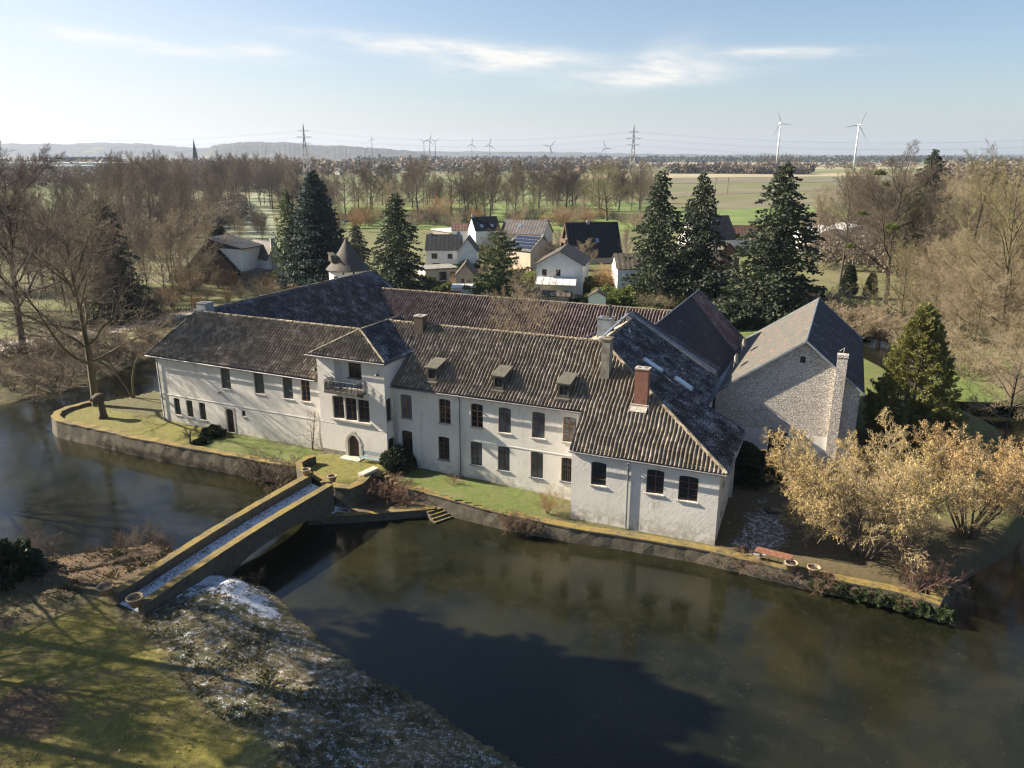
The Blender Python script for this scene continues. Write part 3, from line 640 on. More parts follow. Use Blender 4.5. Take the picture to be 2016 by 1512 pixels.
mb = MB(); mb.tube([FM(q1, -.45, 7.55), FM(q1, -.1, 7.2), FM(q1, -.1, -.1)], .055, 6); mb.tube([FM(q2, PT - .45, 5.1), FM(q2, PT - .1, 4.8), FM(q2, PT - .1, -1.3)], .065, 6); mb.build('downpipe', M['pipe'], MH)
mb = MB(); mb.box(FM, -.3, 17.0, -.035, .002, 3.5, 3.57); mb.build('string_course', M['white2'], MH)
mb = MB()                                      # saw-tooth brick cornice under the eaves
for i in range(86): a = -.8 + i * .207; mb.box(FM, a, a + .1, -.12, -.002, 7.32, 7.5)
mb.build('cornice', M['white2'], MH)
# dormers
nP = (FM.b * -K + Vector((0, 0, 1))).normalized()
for (u, v) in ((850.5, 750), (981, 767), (1109, 783)):
    p = onplane(u, v, FM(0, 0, 7.97), nP); s_, t_, z_ = FM.loc(p)
    mb = MB(); w, h, dl = .5, 1.15, 1.5
    zf = z_ + h; zb = mz(t_ + dl)
    mb.slab([FM(s_ - w, t_, z_ - .1), FM(s_ - w, t_, zf), FM(s_ - w, t_ + dl, zf + .35), FM(s_ - w, t_ + dl, zb - .3)], FM.e * .08)
    mb.slab([FM(s_ + w - .08, t_, z_ - .1), FM(s_ + w - .08, t_, zf), FM(s_ + w - .08, t_ + dl, zf + .35), FM(s_ + w - .08, t_ + dl, zb - .3)], FM.e * .08)
    mb.wall(FM, t_, [(s_ - w, z_ - .1), (s_ + w, z_ - .1), (s_ + w, zf), (s_ - w, zf)], [[(s_ - w + .16, z_ + .22), (s_ + w - .16, z_ + .22), (s_ + w - .16, zf - .2), (s_ - w + .16, zf - .2)]], .1)
    D = mb.build('dormer', M['dormer'], MH)
    g = MB(); g.box(FM, s_ - w + .16, s_ + w - .16, t_ + .07, t_ + .1, z_ + .22, zf - .2); g.cur = 1; g.box(FM, s_ - .02, s_ + .02, t_ + .045, t_ + .07, z_ + .22, zf - .2); g.build('dormer_window', [M['glass'], M['wooddark']], D)
    g = MB(); g.slab([FM(s_ - w - .12, t_ - .18, zf + .0), FM(s_ + w + .12, t_ - .18, zf + .0), FM(s_ + w + .12, t_ + dl + .25, zf + .42), FM(s_ - w - .12, t_ + dl + .25, zf + .42)], (0, 0, .09)); g.build('dormer_roof', M['dormertop'], D)
    g = MB(); g.box(FM, s_ - w - .1, s_ + w + .1, t_ - .35, t_ - .02, z_ - .2, z_ - .02); g.build('flashing', M['dormer'], D)
# chimneys
chimney('chimney', MH, FM, -.4, .5, 4.3, 5.15, 10.6, 12.85, M['brownbrick'], 1, .04)
p = onplane(1190, 746, FM(0, 0, 7.97), nP); s_, t_, z_ = FM.loc(p)
chimney('chimney', MH, FM, s_ - .35, s_ + .35, t_, t_ + .9, z_ - .3, 12.9, M['greyrender'], 1, .06, 'ridge')
p = onplane(1260, 801, FM(0, 0, 7.97), nP); s_, t_, z_ = FM.loc(p)
chimney('chimney', MH, FM, s_ - .52, s_ + .52, t_, t_ + .72, z_ - .4, z_ + 2.95, M['redbrick'], 2, .04)
mb = MB(); mb.box(FM, s_ - .72, s_ + .72, t_ - .14, t_ - .01, z_ - .3, z_ + .2); mb.slab([FM(s_ - .7, t_ - .5, mz(t_ - .5) + .09), FM(s_ + .6, t_ - .5, mz(t_ - .5) + .09), FM(s_ + .6, t_ - .12, mz(t_ - .12) + .12), FM(s_ - .7, t_ - .12, mz(t_ - .12) + .12)], (0, 0, .05)); mb.build('flashing', M['concrete'], MH)
zx = chimney('chimney', MH, FM, 14.9, 16.2, 11.2, 12.3, 9.5, 12.6, M['zinc'], 1, .03, 'lead')
mb = MB(); mb.tube([FM(15.9, 11.8, 12.6), FM(15.9, 11.8, 13.9)], .14, 8); mb.build('flue', M['iron'], zx)
# skylights on the east slope
nE = (FM.e * .562 + Vector((0, 0, 1))).normalized(); dnE = (FM.e - Vector((0, 0, .562))).normalized()
for pts in (((1270, 707), (1303, 729)), ((1332, 744), (1359, 768))):
    a = onplane(*pts[0], FM(17.1, 0, 12.25), nE); b = onplane(*pts[1], FM(17.1, 0, 12.25), nE); d_ = (b - a); d_ -= FM.b * d_.dot(FM.b); wv = FM.b * .42
    mb = MB(); a2 = a - d_.normalized() * .15; q = d_.normalized() * (d_.length + .3); mb.slab([a2 - wv * 1.25, a2 + q - wv * 1.25, a2 + q + wv * 1.25, a2 + wv * 1.25], nE * -.22)
    sk = mb.build('skylight', M['zinc'], MH); g = MB(); g.slab([a - wv, a + d_ - wv, a + d_ + wv, a + wv], nE * .03); g.build('pane', M['skyglass'], sk)
p = onplane(1240, 662, FM(17.1, 0, 12.05), nE); mb = MB(); mb.tube([p, p + Vector((0, 0, .6)), p + Vector((-.1, 0, .7))], .05, 6); mb.tube([p + Vector((0, 0, .02)), p + Vector((.5, -.1, -.25))], .03, 5); mb.build('vent_pipe', M['zinc'], MH)
# aerial
p = onplane(983.5, 718, FM(0, 0, 7.97), nP); tp = p + Vector((0, 0, 2.4)); mb = MB(); mb.tube([p - Vector((0, 0, .2)), tp], .03, 6)
dA = Vector((-1, .25, -.1)).normalized(); mb.tube([tp - dA * .3 - Vector((0, 0, .15)), tp + dA * 1.4 - Vector((0, 0, .15))], .018, 4); sd = dA.cross(Vector((0, 0, 1))).normalized()
for i in range(11): c = tp + dA * (-.2 + .15 * i) - Vector((0, 0, .15)); L_ = .28 - .012 * i; mb.tube([c - sd * L_ + Vector((0, 0, .14)), c + sd * L_ - Vector((0, 0, .14))], .010, 4)
mb.build('aerial', plain('rusty_aerial_metal', (.32, .17, .12), .6), MH)

# ------------------------------------------------------------------ west range, north range, far east range, barn, dovecote
WR = thing('stable_range', 'large stable range running back behind the left wing, its frosted slope facing the courtyard', 'building', FL(1.3, 20), None)
mb = MB(); mb.prism([FL(0.05, 5)[:2], FL(9.3, 5)[:2], FL(9.3, 37.6)[:2], FL(.05, 37.6)[:2]], -.2, 5.6)
mb.slab([FL(.05, 37.55, 5.6), FL(9.3, 37.55, 5.6), FL(RS + .3, 37.55, 10.6)], FL.b * -.3); mb.build('wall', M['white2'], WR)
tiled('courtyard_roof', [FL(RS, RT, RZ), FL(RS, 38.1, RZ), FL(9.9, 38.1, 5.1), FL(9.9, RT, 5.1)], M['tile_frost_shade2'], WR, seed=31, col=.36, row=.42, sag=.1)
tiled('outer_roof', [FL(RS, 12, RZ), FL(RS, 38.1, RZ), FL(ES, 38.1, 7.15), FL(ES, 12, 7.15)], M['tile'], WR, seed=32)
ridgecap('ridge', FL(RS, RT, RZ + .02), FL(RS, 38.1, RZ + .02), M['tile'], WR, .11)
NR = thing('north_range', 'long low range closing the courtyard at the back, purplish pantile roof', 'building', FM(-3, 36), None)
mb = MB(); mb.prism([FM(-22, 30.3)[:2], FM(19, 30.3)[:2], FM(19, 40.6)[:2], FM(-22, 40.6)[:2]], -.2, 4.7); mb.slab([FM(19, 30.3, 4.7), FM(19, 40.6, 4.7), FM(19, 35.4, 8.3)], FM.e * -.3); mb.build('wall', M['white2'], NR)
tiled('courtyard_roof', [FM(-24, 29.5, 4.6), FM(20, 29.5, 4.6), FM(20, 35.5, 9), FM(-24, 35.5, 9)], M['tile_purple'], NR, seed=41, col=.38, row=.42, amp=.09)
tiled('outer_roof', [FM(-24, 35.5, 9), FM(20, 35.5, 9), FM(20, 41.5, 4.6), FM(-24, 41.5, 4.6)], M['tile_frost_shade2'], NR, seed=42, col=.28)
ridgecap('ridge', FM(-24, 35.5, 9.03), FM(20, 35.5, 9.03), M['ridge'], NR, .11)
# far east range with the steep dark and reddish slate roof
ER = thing('slate_roofed_range', 'range beside the barn under a steep dark slate roof with a reddish band', 'building', FM(21, 25), None)
mb = MB(); mb.prism([FM(15.5, 17.3)[:2], FM(25.1, 17.3)[:2], FM(25.1, 34.4)[:2], FM(15.5, 34.4)[:2]], -.2, 6.0)
mb.slab([FM(15.5, 17.3, 6), FM(25.1, 17.3, 6), FM(18.9, 17.3, 10.7)], FM.b * .3); mb.slab([FM(15.5, 34.4, 6), FM(25.1, 34.4, 6), FM(19.9, 34.4, 11.4)], FM.b * -.3); mb.build('wall', M['white2'], ER)
flatroof('roof', [FM(18.9, 17.2, 11.15), FM(25.3, 17.2, 6.1), FM(25.25, 29.5, 6.1), FM(19.7, 31.3, 11.77)], M['slate_square'], ER)
flatroof('reddish_roof', [FM(19.7, 31.3, 11.77), FM(25.25, 29.5, 6.1), FM(25.2, 36.9, 6.1), FM(19.9, 34.6, 11.9)], M['slate_square_red'], ER)  # far band in a lighter, redder slate colour than the rest
flatroof('rear_roof', [FM(18.9, 17.2, 11.15), FM(19.9, 34.6, 11.9), FM(14.9, 36.5, 6.2), FM(14.9, 17.25, 6.2)], M['slate_square'], ER)
mb = MB(); mb.tube([FM(18.9, 17.2, 11.2), FM(19.9, 34.6, 11.95)], .08, 6); mb.build('ridge', M['lead'], ER)
mb = MB(); mb.tube([FM(19.9, 34.6, 11.95), FM(25.2, 36.9, 6.15)], .09, 6); mb.build('verge', M['lead'], ER)
# lead valley gutter between the ranges and the barn
mb = MB(); mb.slab([FM(25.1, 6, 6.4), FM(25.75, 6, 6.4), FM(25.9, 37, 5.6), FM(25.1, 37, 5.6)], (0, 0, .12)); mb.slab([FM(25.7, 14.9, 5.9), FM(26.5, 14.9, 6.55), FM(26.3, 37, 6.3), FM(25.5, 37, 5.7)], (0, 0, .06))
mb.build('valley_gutter', M['lead'], ER)
BN = thing('barn', 'big barn with flaking whitewashed gable wall, slate roof and slim outside chimney', 'building', FM(31.5, 26), None)
g1, g2, gr, gt = 25.4, 37.6, 32.8, 15.35
gz1, gz2, grz = 5.85, 7.3, 11.2
hb = FM.wpx(gt, 1581, 707); hole = [(hb[0] - .22, hb[1] - .35), (hb[0] + .22, hb[1] - .35), (hb[0] + .22, hb[1] + .25), (hb[0] - .22, hb[1] + .25)]
dd0 = FM.wpx(gt, 1527, 860)[0]
mb = MB()
mb.wall(FM, gt, [(g1, 2.7), (g2, 2.7), (g2, gz2), (gr, grz), (g1, gz1)], [hole], .4)
for p_ in ([FM(g2, gt, -.3), FM(g2, 36.8, -.3), FM(g2, 36.8, gz2), FM(g2, gt, gz2)], [FM(g1, gt, -.3), FM(g1, 36.8, -.3), FM(g1, 36.8, gz1), FM(g1, gt, gz1)], [FM(g1, 36.8, -.3), FM(g2, 36.8, -.3), FM(g2, 36.8, gz2), FM(gr, 36.8, grz), FM(g1, 36.8, gz1)], [FM(g1, 16.5, 3.1), FM(g2, 16.5, 3.1), FM(g2, 16.5, gz2), FM(gr, 16.5, grz), FM(g1, 16.5, gz1)]): mb.poly(p_)
mb.build('wall', M['barnbrick'], BN)
mb = MB(); mb.wall(FM, gt - .03, [(g1, -.3), (g2, -.3), (g2, 2.7), (g1, 2.7)], [[(dd0 - .6, -.29), (dd0 + 1.0, -.29), (dd0 + 1.0, 2.6), (dd0 - .6, 2.6)]], .35); mb.build('plastered_base', M['white2'], BN)
mb = MB(); mb.box(FM, dd0 - .6, dd0 - .48, gt + .15, gt + .3, -.3, 2.6); mb.box(FM, dd0 + .88, dd0 + 1.0, gt + .15, gt + .3, -.3, 2.6); mb.box(FM, dd0 - .48, dd0 + .88, gt + .2, gt + .26, -.3, 2.48); mb.box(FM, dd0 - .6, dd0 + 1, gt + .15, gt + .3, 2.48, 2.6); mb.build('door', M['wooddark'], BN)
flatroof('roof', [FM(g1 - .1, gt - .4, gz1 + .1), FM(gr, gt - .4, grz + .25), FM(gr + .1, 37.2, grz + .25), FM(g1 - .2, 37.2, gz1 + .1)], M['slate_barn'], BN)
flatroof('side_roof', [FM(gr, gt - .4, grz + .25), FM(g2 + .35, gt - .4, gz2 - .1), FM(g2 + .35, 37.2, gz2 - .1), FM(gr + .1, 37.2, grz + .25)], M['slate_dark'], BN)  # unlit slope of the same roof, its shade put into a darker slate colour
mb = MB(); mb.slab([FM(g1 - .1, gt - .42, gz1 - .1), FM(gr, gt - .42, grz + .05), FM(gr, gt - .42, grz + .27), FM(g1 - .1, gt - .42, gz1 + .13)], FM.b * -.04); mb.slab([FM(g2 + .35, gt - .42, gz2 - .32), FM(gr, gt - .42, grz + .05), FM(gr, gt - .42, grz + .27), FM(g2 + .35, gt - .42, gz2 - .1)], FM.b * -.04); mb.build('bargeboard', M['zinc'], BN)
mb = MB(); mb.tube([FM(gr, gt - .42, grz + .27), FM(gr + .1, 37.2, grz + .27)], .09, 6); mb.build('ridge', M['lead'], BN)
mb = MB(); mb.tube([FM(g1 - .2, 37.2, gz1 + .12), FM(gr + .1, 37.2, grz + .27), FM(g2 + .35, 37.2, gz2 - .1)], .07, 5); mb.build('verge', M['zinc'], BN)
cs = FM.wpx(gt - .35, 1654, 745)[0]
mb = MB(); mb.box(FM, cs - .42, cs + .42, gt - .62, gt - .0, -.3, 10.4); mb.box(FM, cs - .46, cs + .46, gt - .66, gt + .05, 10.25, 10.5); mb.tube([FM(cs, gt - .35, 10.5), FM(cs + .05, gt - .35, 11.1), FM(cs - .3, gt - .35, 10.75)], .03, 5); mb.build('chimney', M['barnbrick'], BN)
for (u, v) in ((1446, 706), (1462, 674)):       # two pale satellite dishes in the valley
    c = FM(26.0, 0, 0); q = onplane(u, v, FM(26.2, 0, 0), FM.e); mb = MB(); mb.tube([q + Vector((0, 0, -1.0)), q], .03, 5)
    ax_ = Vector((.85, -.5, .15)).normalized(); X = ax_.orthogonal().normalized(); Y = ax_.cross(X)
    rg = [[q + ax_ * (.22 * (r_ / .55) ** 2) + (X * math.cos(2 * math.pi * j / 14) + Y * math.sin(2 * math.pi * j / 14)) * r_ for j in range(14)] for r_ in (.04, .3, .55)]
    mb.add([p_ for r_ in rg for p_ in r_], [(i * 14 + j, i * 14 + (j + 1) % 14, (i + 1) * 14 + (j + 1) % 14, (i + 1) * 14 + j) for i in range(2) for j in range(14)])
    mb.build('satellite_dish', M['concrete'], BN)
DV = thing('round_tower', 'round white tower with conical slate roof and weather vane behind the frosted stable roof', 'tower', (-25.7, 119.5, 0), None)
mb = MB(); mb.lathe((-25.7, 119.5, 0), [(2.95, -.2), (2.95, 10.0)], 40); mb.build('wall', M['white2'], DV)
mb = MB(); mb.lathe((-25.7, 119.5, 0), [(3.35, 9.75), (3.4, 9.9), (2.6, 10.75), (1.3, 12.6), (.35, 14.1), (.06, 14.7)], 40); rf = mb.build('roof', M['slate_cone'], DV)
me = rf.data; uvl = me.uv_layers[0]
for p_ in me.polygons:
    aa = [math.atan2(me.vertices[me.loops[l_].vertex_index].co.y - 119.5, me.vertices[me.loops[l_].vertex_index].co.x + 25.7) for l_ in p_.loop_indices]
    m0 = aa[0]
    for l_, a in zip(p_.loop_indices, aa):
        while a - m0 > math.pi: a -= 2 * math.pi
        while a - m0 < -math.pi: a += 2 * math.pi
        uvl.data[l_].uv = (a * 2.6, me.vertices[me.loops[l_].vertex_index].co.z * 1.2)
mb = MB(); c = Vector((-25.7, 119.5, 14.6)); mb.tube([c, c + Vector((0, 0, 2.9))], .035, 5); mb.lathe(c + Vector((0, 0, .5)), [(.02, -.12), (.13, 0), (.02, .12)], 8)
mb.slab([c + Vector(q) for q in ((-.1, 0, 2.4), (.5, 0, 2.35), (.55, 0, 2.75), (.25, 0, 2.6), (-.05, 0, 2.8))], (0, .03, 0)); mb.build('weather_vane', M['lead'], DV)
mb = MB(); F0 = Fr(-25.7 - 1.9, 119.5 - 1.6, 35)
mb.box(F0, -.35, .35, -.2, .9, 11.2, 12.1); mb.slab([F0(-.45, -.3, 12.05), F0(.45, -.3, 12.05), F0(.45, 1.0, 12.4), F0(-.45, 1.0, 12.4)], (0, 0, .12)); mb.build('dormer', M['slate_cone'], DV)
for a, zz, hh in ((-118, 8.6, .9), (-92, 9.5, .28), (-62, 9.55, .28)):
    F1 = Fr(-25.7 + 2.93 * math.cos(R(a)), 119.5 + 2.93 * math.sin(R(a)), a + 90); mb = MB(); w = .36 if hh > .5 else .14; mb.box(F1, -w, w, -.05, .05, zz - hh / 2, zz + hh / 2); mb.build('window', M['glass'], DV)
# ------------------------------------------------------------------ terrain, moat, island
WZ = -1.55
def xy(p): return (p[0], p[1])
shore = [xy(at(u, v, WZ)) for u, v in ((-300, 1098), (0, 1098), (120, 1103), (240, 1092), (330, 1078), (400, 1110), (470, 1140), (520, 1152), (560, 1190), (640, 1268), (700, 1312), (800, 1370), (900, 1430), (1030, 1512))]
moat = shore + [(8, 17), (60, 12), (80, 40), (72, 62), (62, 84), (58, 140), (-30, 152), (-42, 118)] + [xy(at(u, v, WZ)) for u, v in ((310, 700), (215, 740), (110, 772), (0, 800), (-200, 812))] + [(-110, 84)]
moat = moat[::-1]
def sdist(X, Y, poly):
    """signed distance to polygon, negative inside"""
    P = np.array(poly); Q = np.roll(P, -1, 0); d = np.full(X.shape, 1e9); ins = np.zeros(X.shape, bool)
    for (ax, ay), (bx, by) in zip(P, Q):
        ex, ey = bx - ax, by - ay; wx, wy = X - ax, Y - ay
        t = np.clip((wx * ex + wy * ey) / (ex * ex + ey * ey + 1e-12), 0, 1); d = np.minimum(d, np.hypot(wx - ex * t, wy - ey * t))
        c = ((ay > Y) != (by > Y)); xx = ax + (Y - ay) * ex / (ey if abs(ey) > 1e-9 else 1e-9); ins ^= c & (X < xx)
    return np.where(ins, -d, d)
def blurn(X, Y, sc, seed=0):                 # cheap value noise
    rs = np.random.RandomState(seed); G = rs.rand(64, 64); x = X / sc; y = Y / sc; xi = np.floor(x).astype(int); yi = np.floor(y).astype(int); fx = x - xi; fy = y - yi
    fx = fx * fx * (3 - 2 * fx); fy = fy * fy * (3 - 2 * fy); g = lambda a, b: G[a % 64, b % 64]
    return (g(xi, yi) * (1 - fx) + g(xi + 1, yi) * fx) * (1 - fy) + (g(xi, yi + 1) * (1 - fx) + g(xi + 1, yi + 1) * fx) * fy
def fbm(X, Y, sc, o=4, seed=0):
    r_ = 0; a = .5; t = 0
    for i in range(o): r_ = r_ + a * blurn(X, Y, sc / 2 ** i, seed + i); t += a; a *= .55
    return r_ / t
lawn_px = [(-400, 1330), (0, 1250), (190, 1190), (240, 1215), (285, 1235), (330, 1300), (380, 1380), (430, 1420), (520, 1450), (560, 1540), (500, 1700), (-600, 1900)]
lawn = [xy(at(u, v, 0)) for u, v in lawn_px]
leafbed = [xy(at(u, v, 0)) for u, v in ((0, 1380), (30, 1355), (90, 1350), (140, 1385), (130, 1420), (80, 1455), (0, 1440), (-60, 1410))]
snowz = [xy(at(u, v, -.5)) for u, v in ((275, 1205), (390, 1145), (480, 1130), (520, 1155), (560, 1200), (500, 1205), (420, 1180), (330, 1200))]
FX0, FX1, FY0, FY1 = -78.0, 66.0, 17.0, 126.0
def grid_mesh(name, x0, x1, y0, y1, step, zf, parent=None):
    nx, ny = int((x1 - x0) / step) + 1, int((y1 - y0) / step) + 1
    X, Y = np.meshgrid(np.linspace(x0, x1, nx), np.linspace(y0, y1, ny)); Z, at_ = zf(X, Y)
    idx = np.arange(nx * ny).reshape(ny, nx); F = np.stack([idx[:-1, :-1], idx[:-1, 1:], idx[1:, 1:], idx[1:, :-1]], -1).reshape(-1, 4)
    return X, Y, Z, at_, F
def to_mesh(name, X, Y, Z, A, F, mat, hole=None):
    P = np.stack([X, Y, Z], -1).reshape(-1, 3)
    me = bpy.data.meshes.new(name); me.vertices.add(len(P)); me.vertices.foreach_set('co', P.reshape(-1)); me.loops.add(len(F) * 4); me.polygons.add(len(F))
    me.loops.foreach_set('vertex_index', F.reshape(-1)); me.polygons.foreach_set('loop_start', np.arange(0, len(F) * 4, 4)); me.polygons.foreach_set('loop_total', np.full(len(F), 4)); me.update(calc_edges=True)
    me.polygons.foreach_set('use_smooth', np.ones(len(F), bool))
    for k, v in A.items():
        c = me.color_attributes.new(k, 'FLOAT_COLOR', 'POINT'); c.data.foreach_set('color', np.concatenate([v.reshape(-1, 3), np.ones((len(P), 1))], 1).reshape(-1))
    return link(name, me, mat)
def sm(x, a, b): t = np.clip((x - a) / (b - a), 0, 1); return t * t * (3 - 2 * t)
def zterrain(X, Y):
    sd = sdist(X, Y, moat) + (fbm(X, Y, 1.6, 3, 5) - .5) * .7
    W = 2.6 + 5.5 * sm(-Y, -46, -36) * sm(X, -26, -14) + 2.5 * sm(Y, 60, 70)
    z = np.where(sd > 0, WZ - .06 + (0 - WZ + .06) * sm(sd, -W * .15, W) - 0.0, WZ - .06 + sd * .9); z = np.maximum(z, -2.7)
    ld = sdist(X, Y, lawn); rough = sm(ld, -.3, .8)
    tus = np.maximum(0, fbm(X, Y, .85, 3, 9) - .45) * .55
    z = z + np.where(sd > .0, (fbm(X, Y, 3.0, 4, 2) - .5) * (.05 + .28 * rough) + rough * tus, 0)
    # zones: R = lawn moss, G = snow, B = dead leaves
    nz_ = fbm(X, Y, 2.5, 4, 11)
    lawnm = 1 - sm(ld + (nz_ - .5) * 1.6, -.4, .5)
    lb = sdist(X, Y, leafbed); leaf = 1 - sm(lb + (nz_ - .5) * 1.5, -.3, .4)
    leaf = np.maximum(leaf, (1 - sm(np.abs(ld + 2.2) + (nz_ - .5) * 3, 0, 1)) * 0)
    leaf = np.maximum(leaf, sm(Y, 42, 45) * (1 - sm(Y, 60, 62)) * (1 - lawnm) * .85 * (X < -18))
    snow = 1 - sm(sdist(X, Y, snowz) + (nz_ - .5) * 2.0, -.8, 1.2)
    bank = sm(sd, 0, .5) * (1 - sm(sd, 7, 11)) * (X > -24) * (Y < 46)
    snow = np.maximum(snow * .95, bank * .44)
    return z, np.stack([lawnm, snow, leaf], -1)
X, Y, Z, A, F = grid_mesh('g', FX0, FX1, FY0, FY1, .36, zterrain)
isl_top = {}
m = NT('winter_ground'); ob = m.coord('Object'); a = m.attr('zone'); sp = m.n('ShaderNodeSeparateColor'); m.l(a.outputs['Color'], sp.inputs[0])
n1 = m.noise(ob, .45, 6, .65); n2 = m.noise(ob, 2.6, 6, .7); n3 = m.noise(ob, 14, 5, .75); n4 = m.noise(ob, 40, 3, .7)
dry = m.mix(m.step(n2, .32, .68), (.10, .082, .038), (.23, .185, .095)); dry = m.mix(m.step(n1, .4, .65), dry, (.060, .068, .028)); dry = m.mix(m.step(n3, .52, .7), dry, (.035, .032, .018))
gr = m.mix(m.step(n2, .35, .65), (.12, .125, .018), (.25, .205, .034)); gr = m.mix(m.step(n1, .45, .68), gr, (.22, .175, .06)); gr = m.mix(m.step(n3, .44, .66), gr, (.055, .062, .014)); gr = m.mix(m.step(n4, .55, .75), gr, (.24, .20, .06))
lf = m.mix(m.step(n3, .4, .62), (.055, .035, .022), (.20, .125, .075))
col = m.mix(sp.outputs[0], dry, gr); col = m.mix(m.math('MULTIPLY', sp.outputs[2], m.step(n2, .3, .5)), col, lf)
sn = m.math('MULTIPLY', m.step(m.math('ADD', m.math('ADD', n3, m.math('MULTIPLY', n2, .8)), m.math('MULTIPLY', sp.outputs[1], .42)), 1.16, 1.22), m.step(sp.outputs[1], .02, .2))
col = m.mix(sn, col, (.72, .75, .80))
GROUND = m.done(col, .95, m.bump(m.math('ADD', n3, m.math('MULTIPLY', n4, .6)), .9, .07))
Zg = Z.copy()
ter = to_mesh('ground', X, Y, Z, {'zone': A}, F, GROUND); tag(ter, 'winter lawn and rough grass banks around the moat', None, None, 'structure')
def gz(x, y):
    i = int(round((x - FX0) / (FX1 - FX0) * (X.shape[1] - 1))); j = int(round((y - FY0) / (FY1 - FY0) * (X.shape[0] - 1)))
    if 0 <= i < X.shape[1] and 0 <= j < X.shape[0]: return float(Zg[j, i])
    return 0.0
# distant ground: a frame around the fine sheet, out to the horizon
m = NT('fields_and_meadow'); ob = m.coord('Object'); n1 = m.noise(ob, .012, 5, .6); n2 = m.noise(ob, .15, 6, .7)
gc = m.mix(m.step(n1, .4, .6), (.10, .115, .032), (.135, .125, .055)); gc = m.mix(m.step(n2, .45, .7), gc, (.085, .072, .035)); FIELD = m.done(gc, .95)
mb = MB(); Bg = 14000
for (a0, a1, b0, b1) in ((-Bg, FX0, -300, Bg), (FX1, Bg, -300, Bg), (FX0, FX1, FY1, Bg), (FX0, FX1, -300, FY0)): mb.poly([(a0, b0, -.02), (a1, b0, -.02), (a1, b1, -.02), (a0, b1, -.02)])
tag(mb.build('meadow', FIELD), 'flat winter meadows and farmland reaching the horizon', None, None, 'structure')
# water: thin dull ice over dark green water, leaf specks frozen in
m = NT('frozen_moat_water'); ob = m.coord('Object')
n1 = m.noise(ob, .16, 5, .6, .4); n2 = m.noise(ob, 1.1, 6, .7, .6); vo = m.n('ShaderNodeTexVoronoi'); m.l(ob, vo.inputs['Vector']); vo.inputs['Scale'].default_value = 4.6
vn = m.n('ShaderNodeTexWhiteNoise', noise_dimensions='3D'); m.l(vo.outputs['Position'], vn.inputs['Vector'])
spk = m.math('MULTIPLY', m.math('LESS_THAN', vo.outputs['Distance'], m.math('MULTIPLY', vn.outputs['Value'], .16)), m.math('GREATER_THAN', m.math('ADD', vn.outputs['Value'], m.math('MULTIPLY', n1, .6)), .9))
base = m.mix(m.step(n1, .35, .68), (.007, .0085, .0045), (.019, .0190, .0085)); base = m.mix(m.math('MULTIPLY', m.step(n2, .5, .75), .3), base, (.040, .039, .024))
base = m.mix(m.math('MULTIPLY', spk, .55), base, (.105, .088, .055))
rgh = m.math('ADD', .07, m.math('MULTIPLY', m.step(n2, .3, .7), .13))
WATER = m.done(base, rgh, m.bump(n2, .06, .02), IOR=1.35)
WATER.node_tree.nodes['Principled BSDF'].inputs['Specular IOR Level'].default_value = .6
mb = MB(); mb.poly([(x, y, WZ) for x, y in [(-120, 36), (-30, 30), (0, 14), (90, 5), (95, 150), (-60, 156), (-120, 120)]]); tag(mb.build('water', WATER), 'frozen greenish brown water of the castle moat', None, None, 'structure')

# island
WT = .32                      # top of the moat wall parapet on the left
front_l = [(195, 786), (160, 792), (130, 800), (108, 810), (101, 819), (111, 828), (159, 838), (199, 846), (259, 860), (338, 876), (417, 889), (480, 901), (530, 910), (578, 917)]
fl = [at(u, v, WT) for u, v in front_l]
head = [at(u, v, .75) for u, v in ((604, 933), (648, 956), (660, 959), (690, 962), (715, 951), (735, 930))]
fr_px = [(775, 953), (860, 975), (1000, 1011), (1123, 1037), (1228, 1054), (1372, 1079), (1419, 1089), (1559, 1123), (1614, 1134), (1779, 1168), (1850, 1190)]
frt_z = [.12, .02, -.12, -.3, -.38, -.42, -.42, -.42, -.42, -.42, -.42]
frt = [at(u, v, z) for (u, v), z in zip(fr_px, frt_z)]
rest = [(29, 44.5), (38, 50.5), (47, 60), (52, 75), (50, 118), (-16, 134), (-34, 124)] + [xy(FL(-3.2, 36)), xy(FL(-2.6, 6)), xy(at(306, 768)), xy(at(262, 781))]
island = [xy(p) for p in fl] + [xy(p) for p in head] + [xy(p) for p in frt] + rest
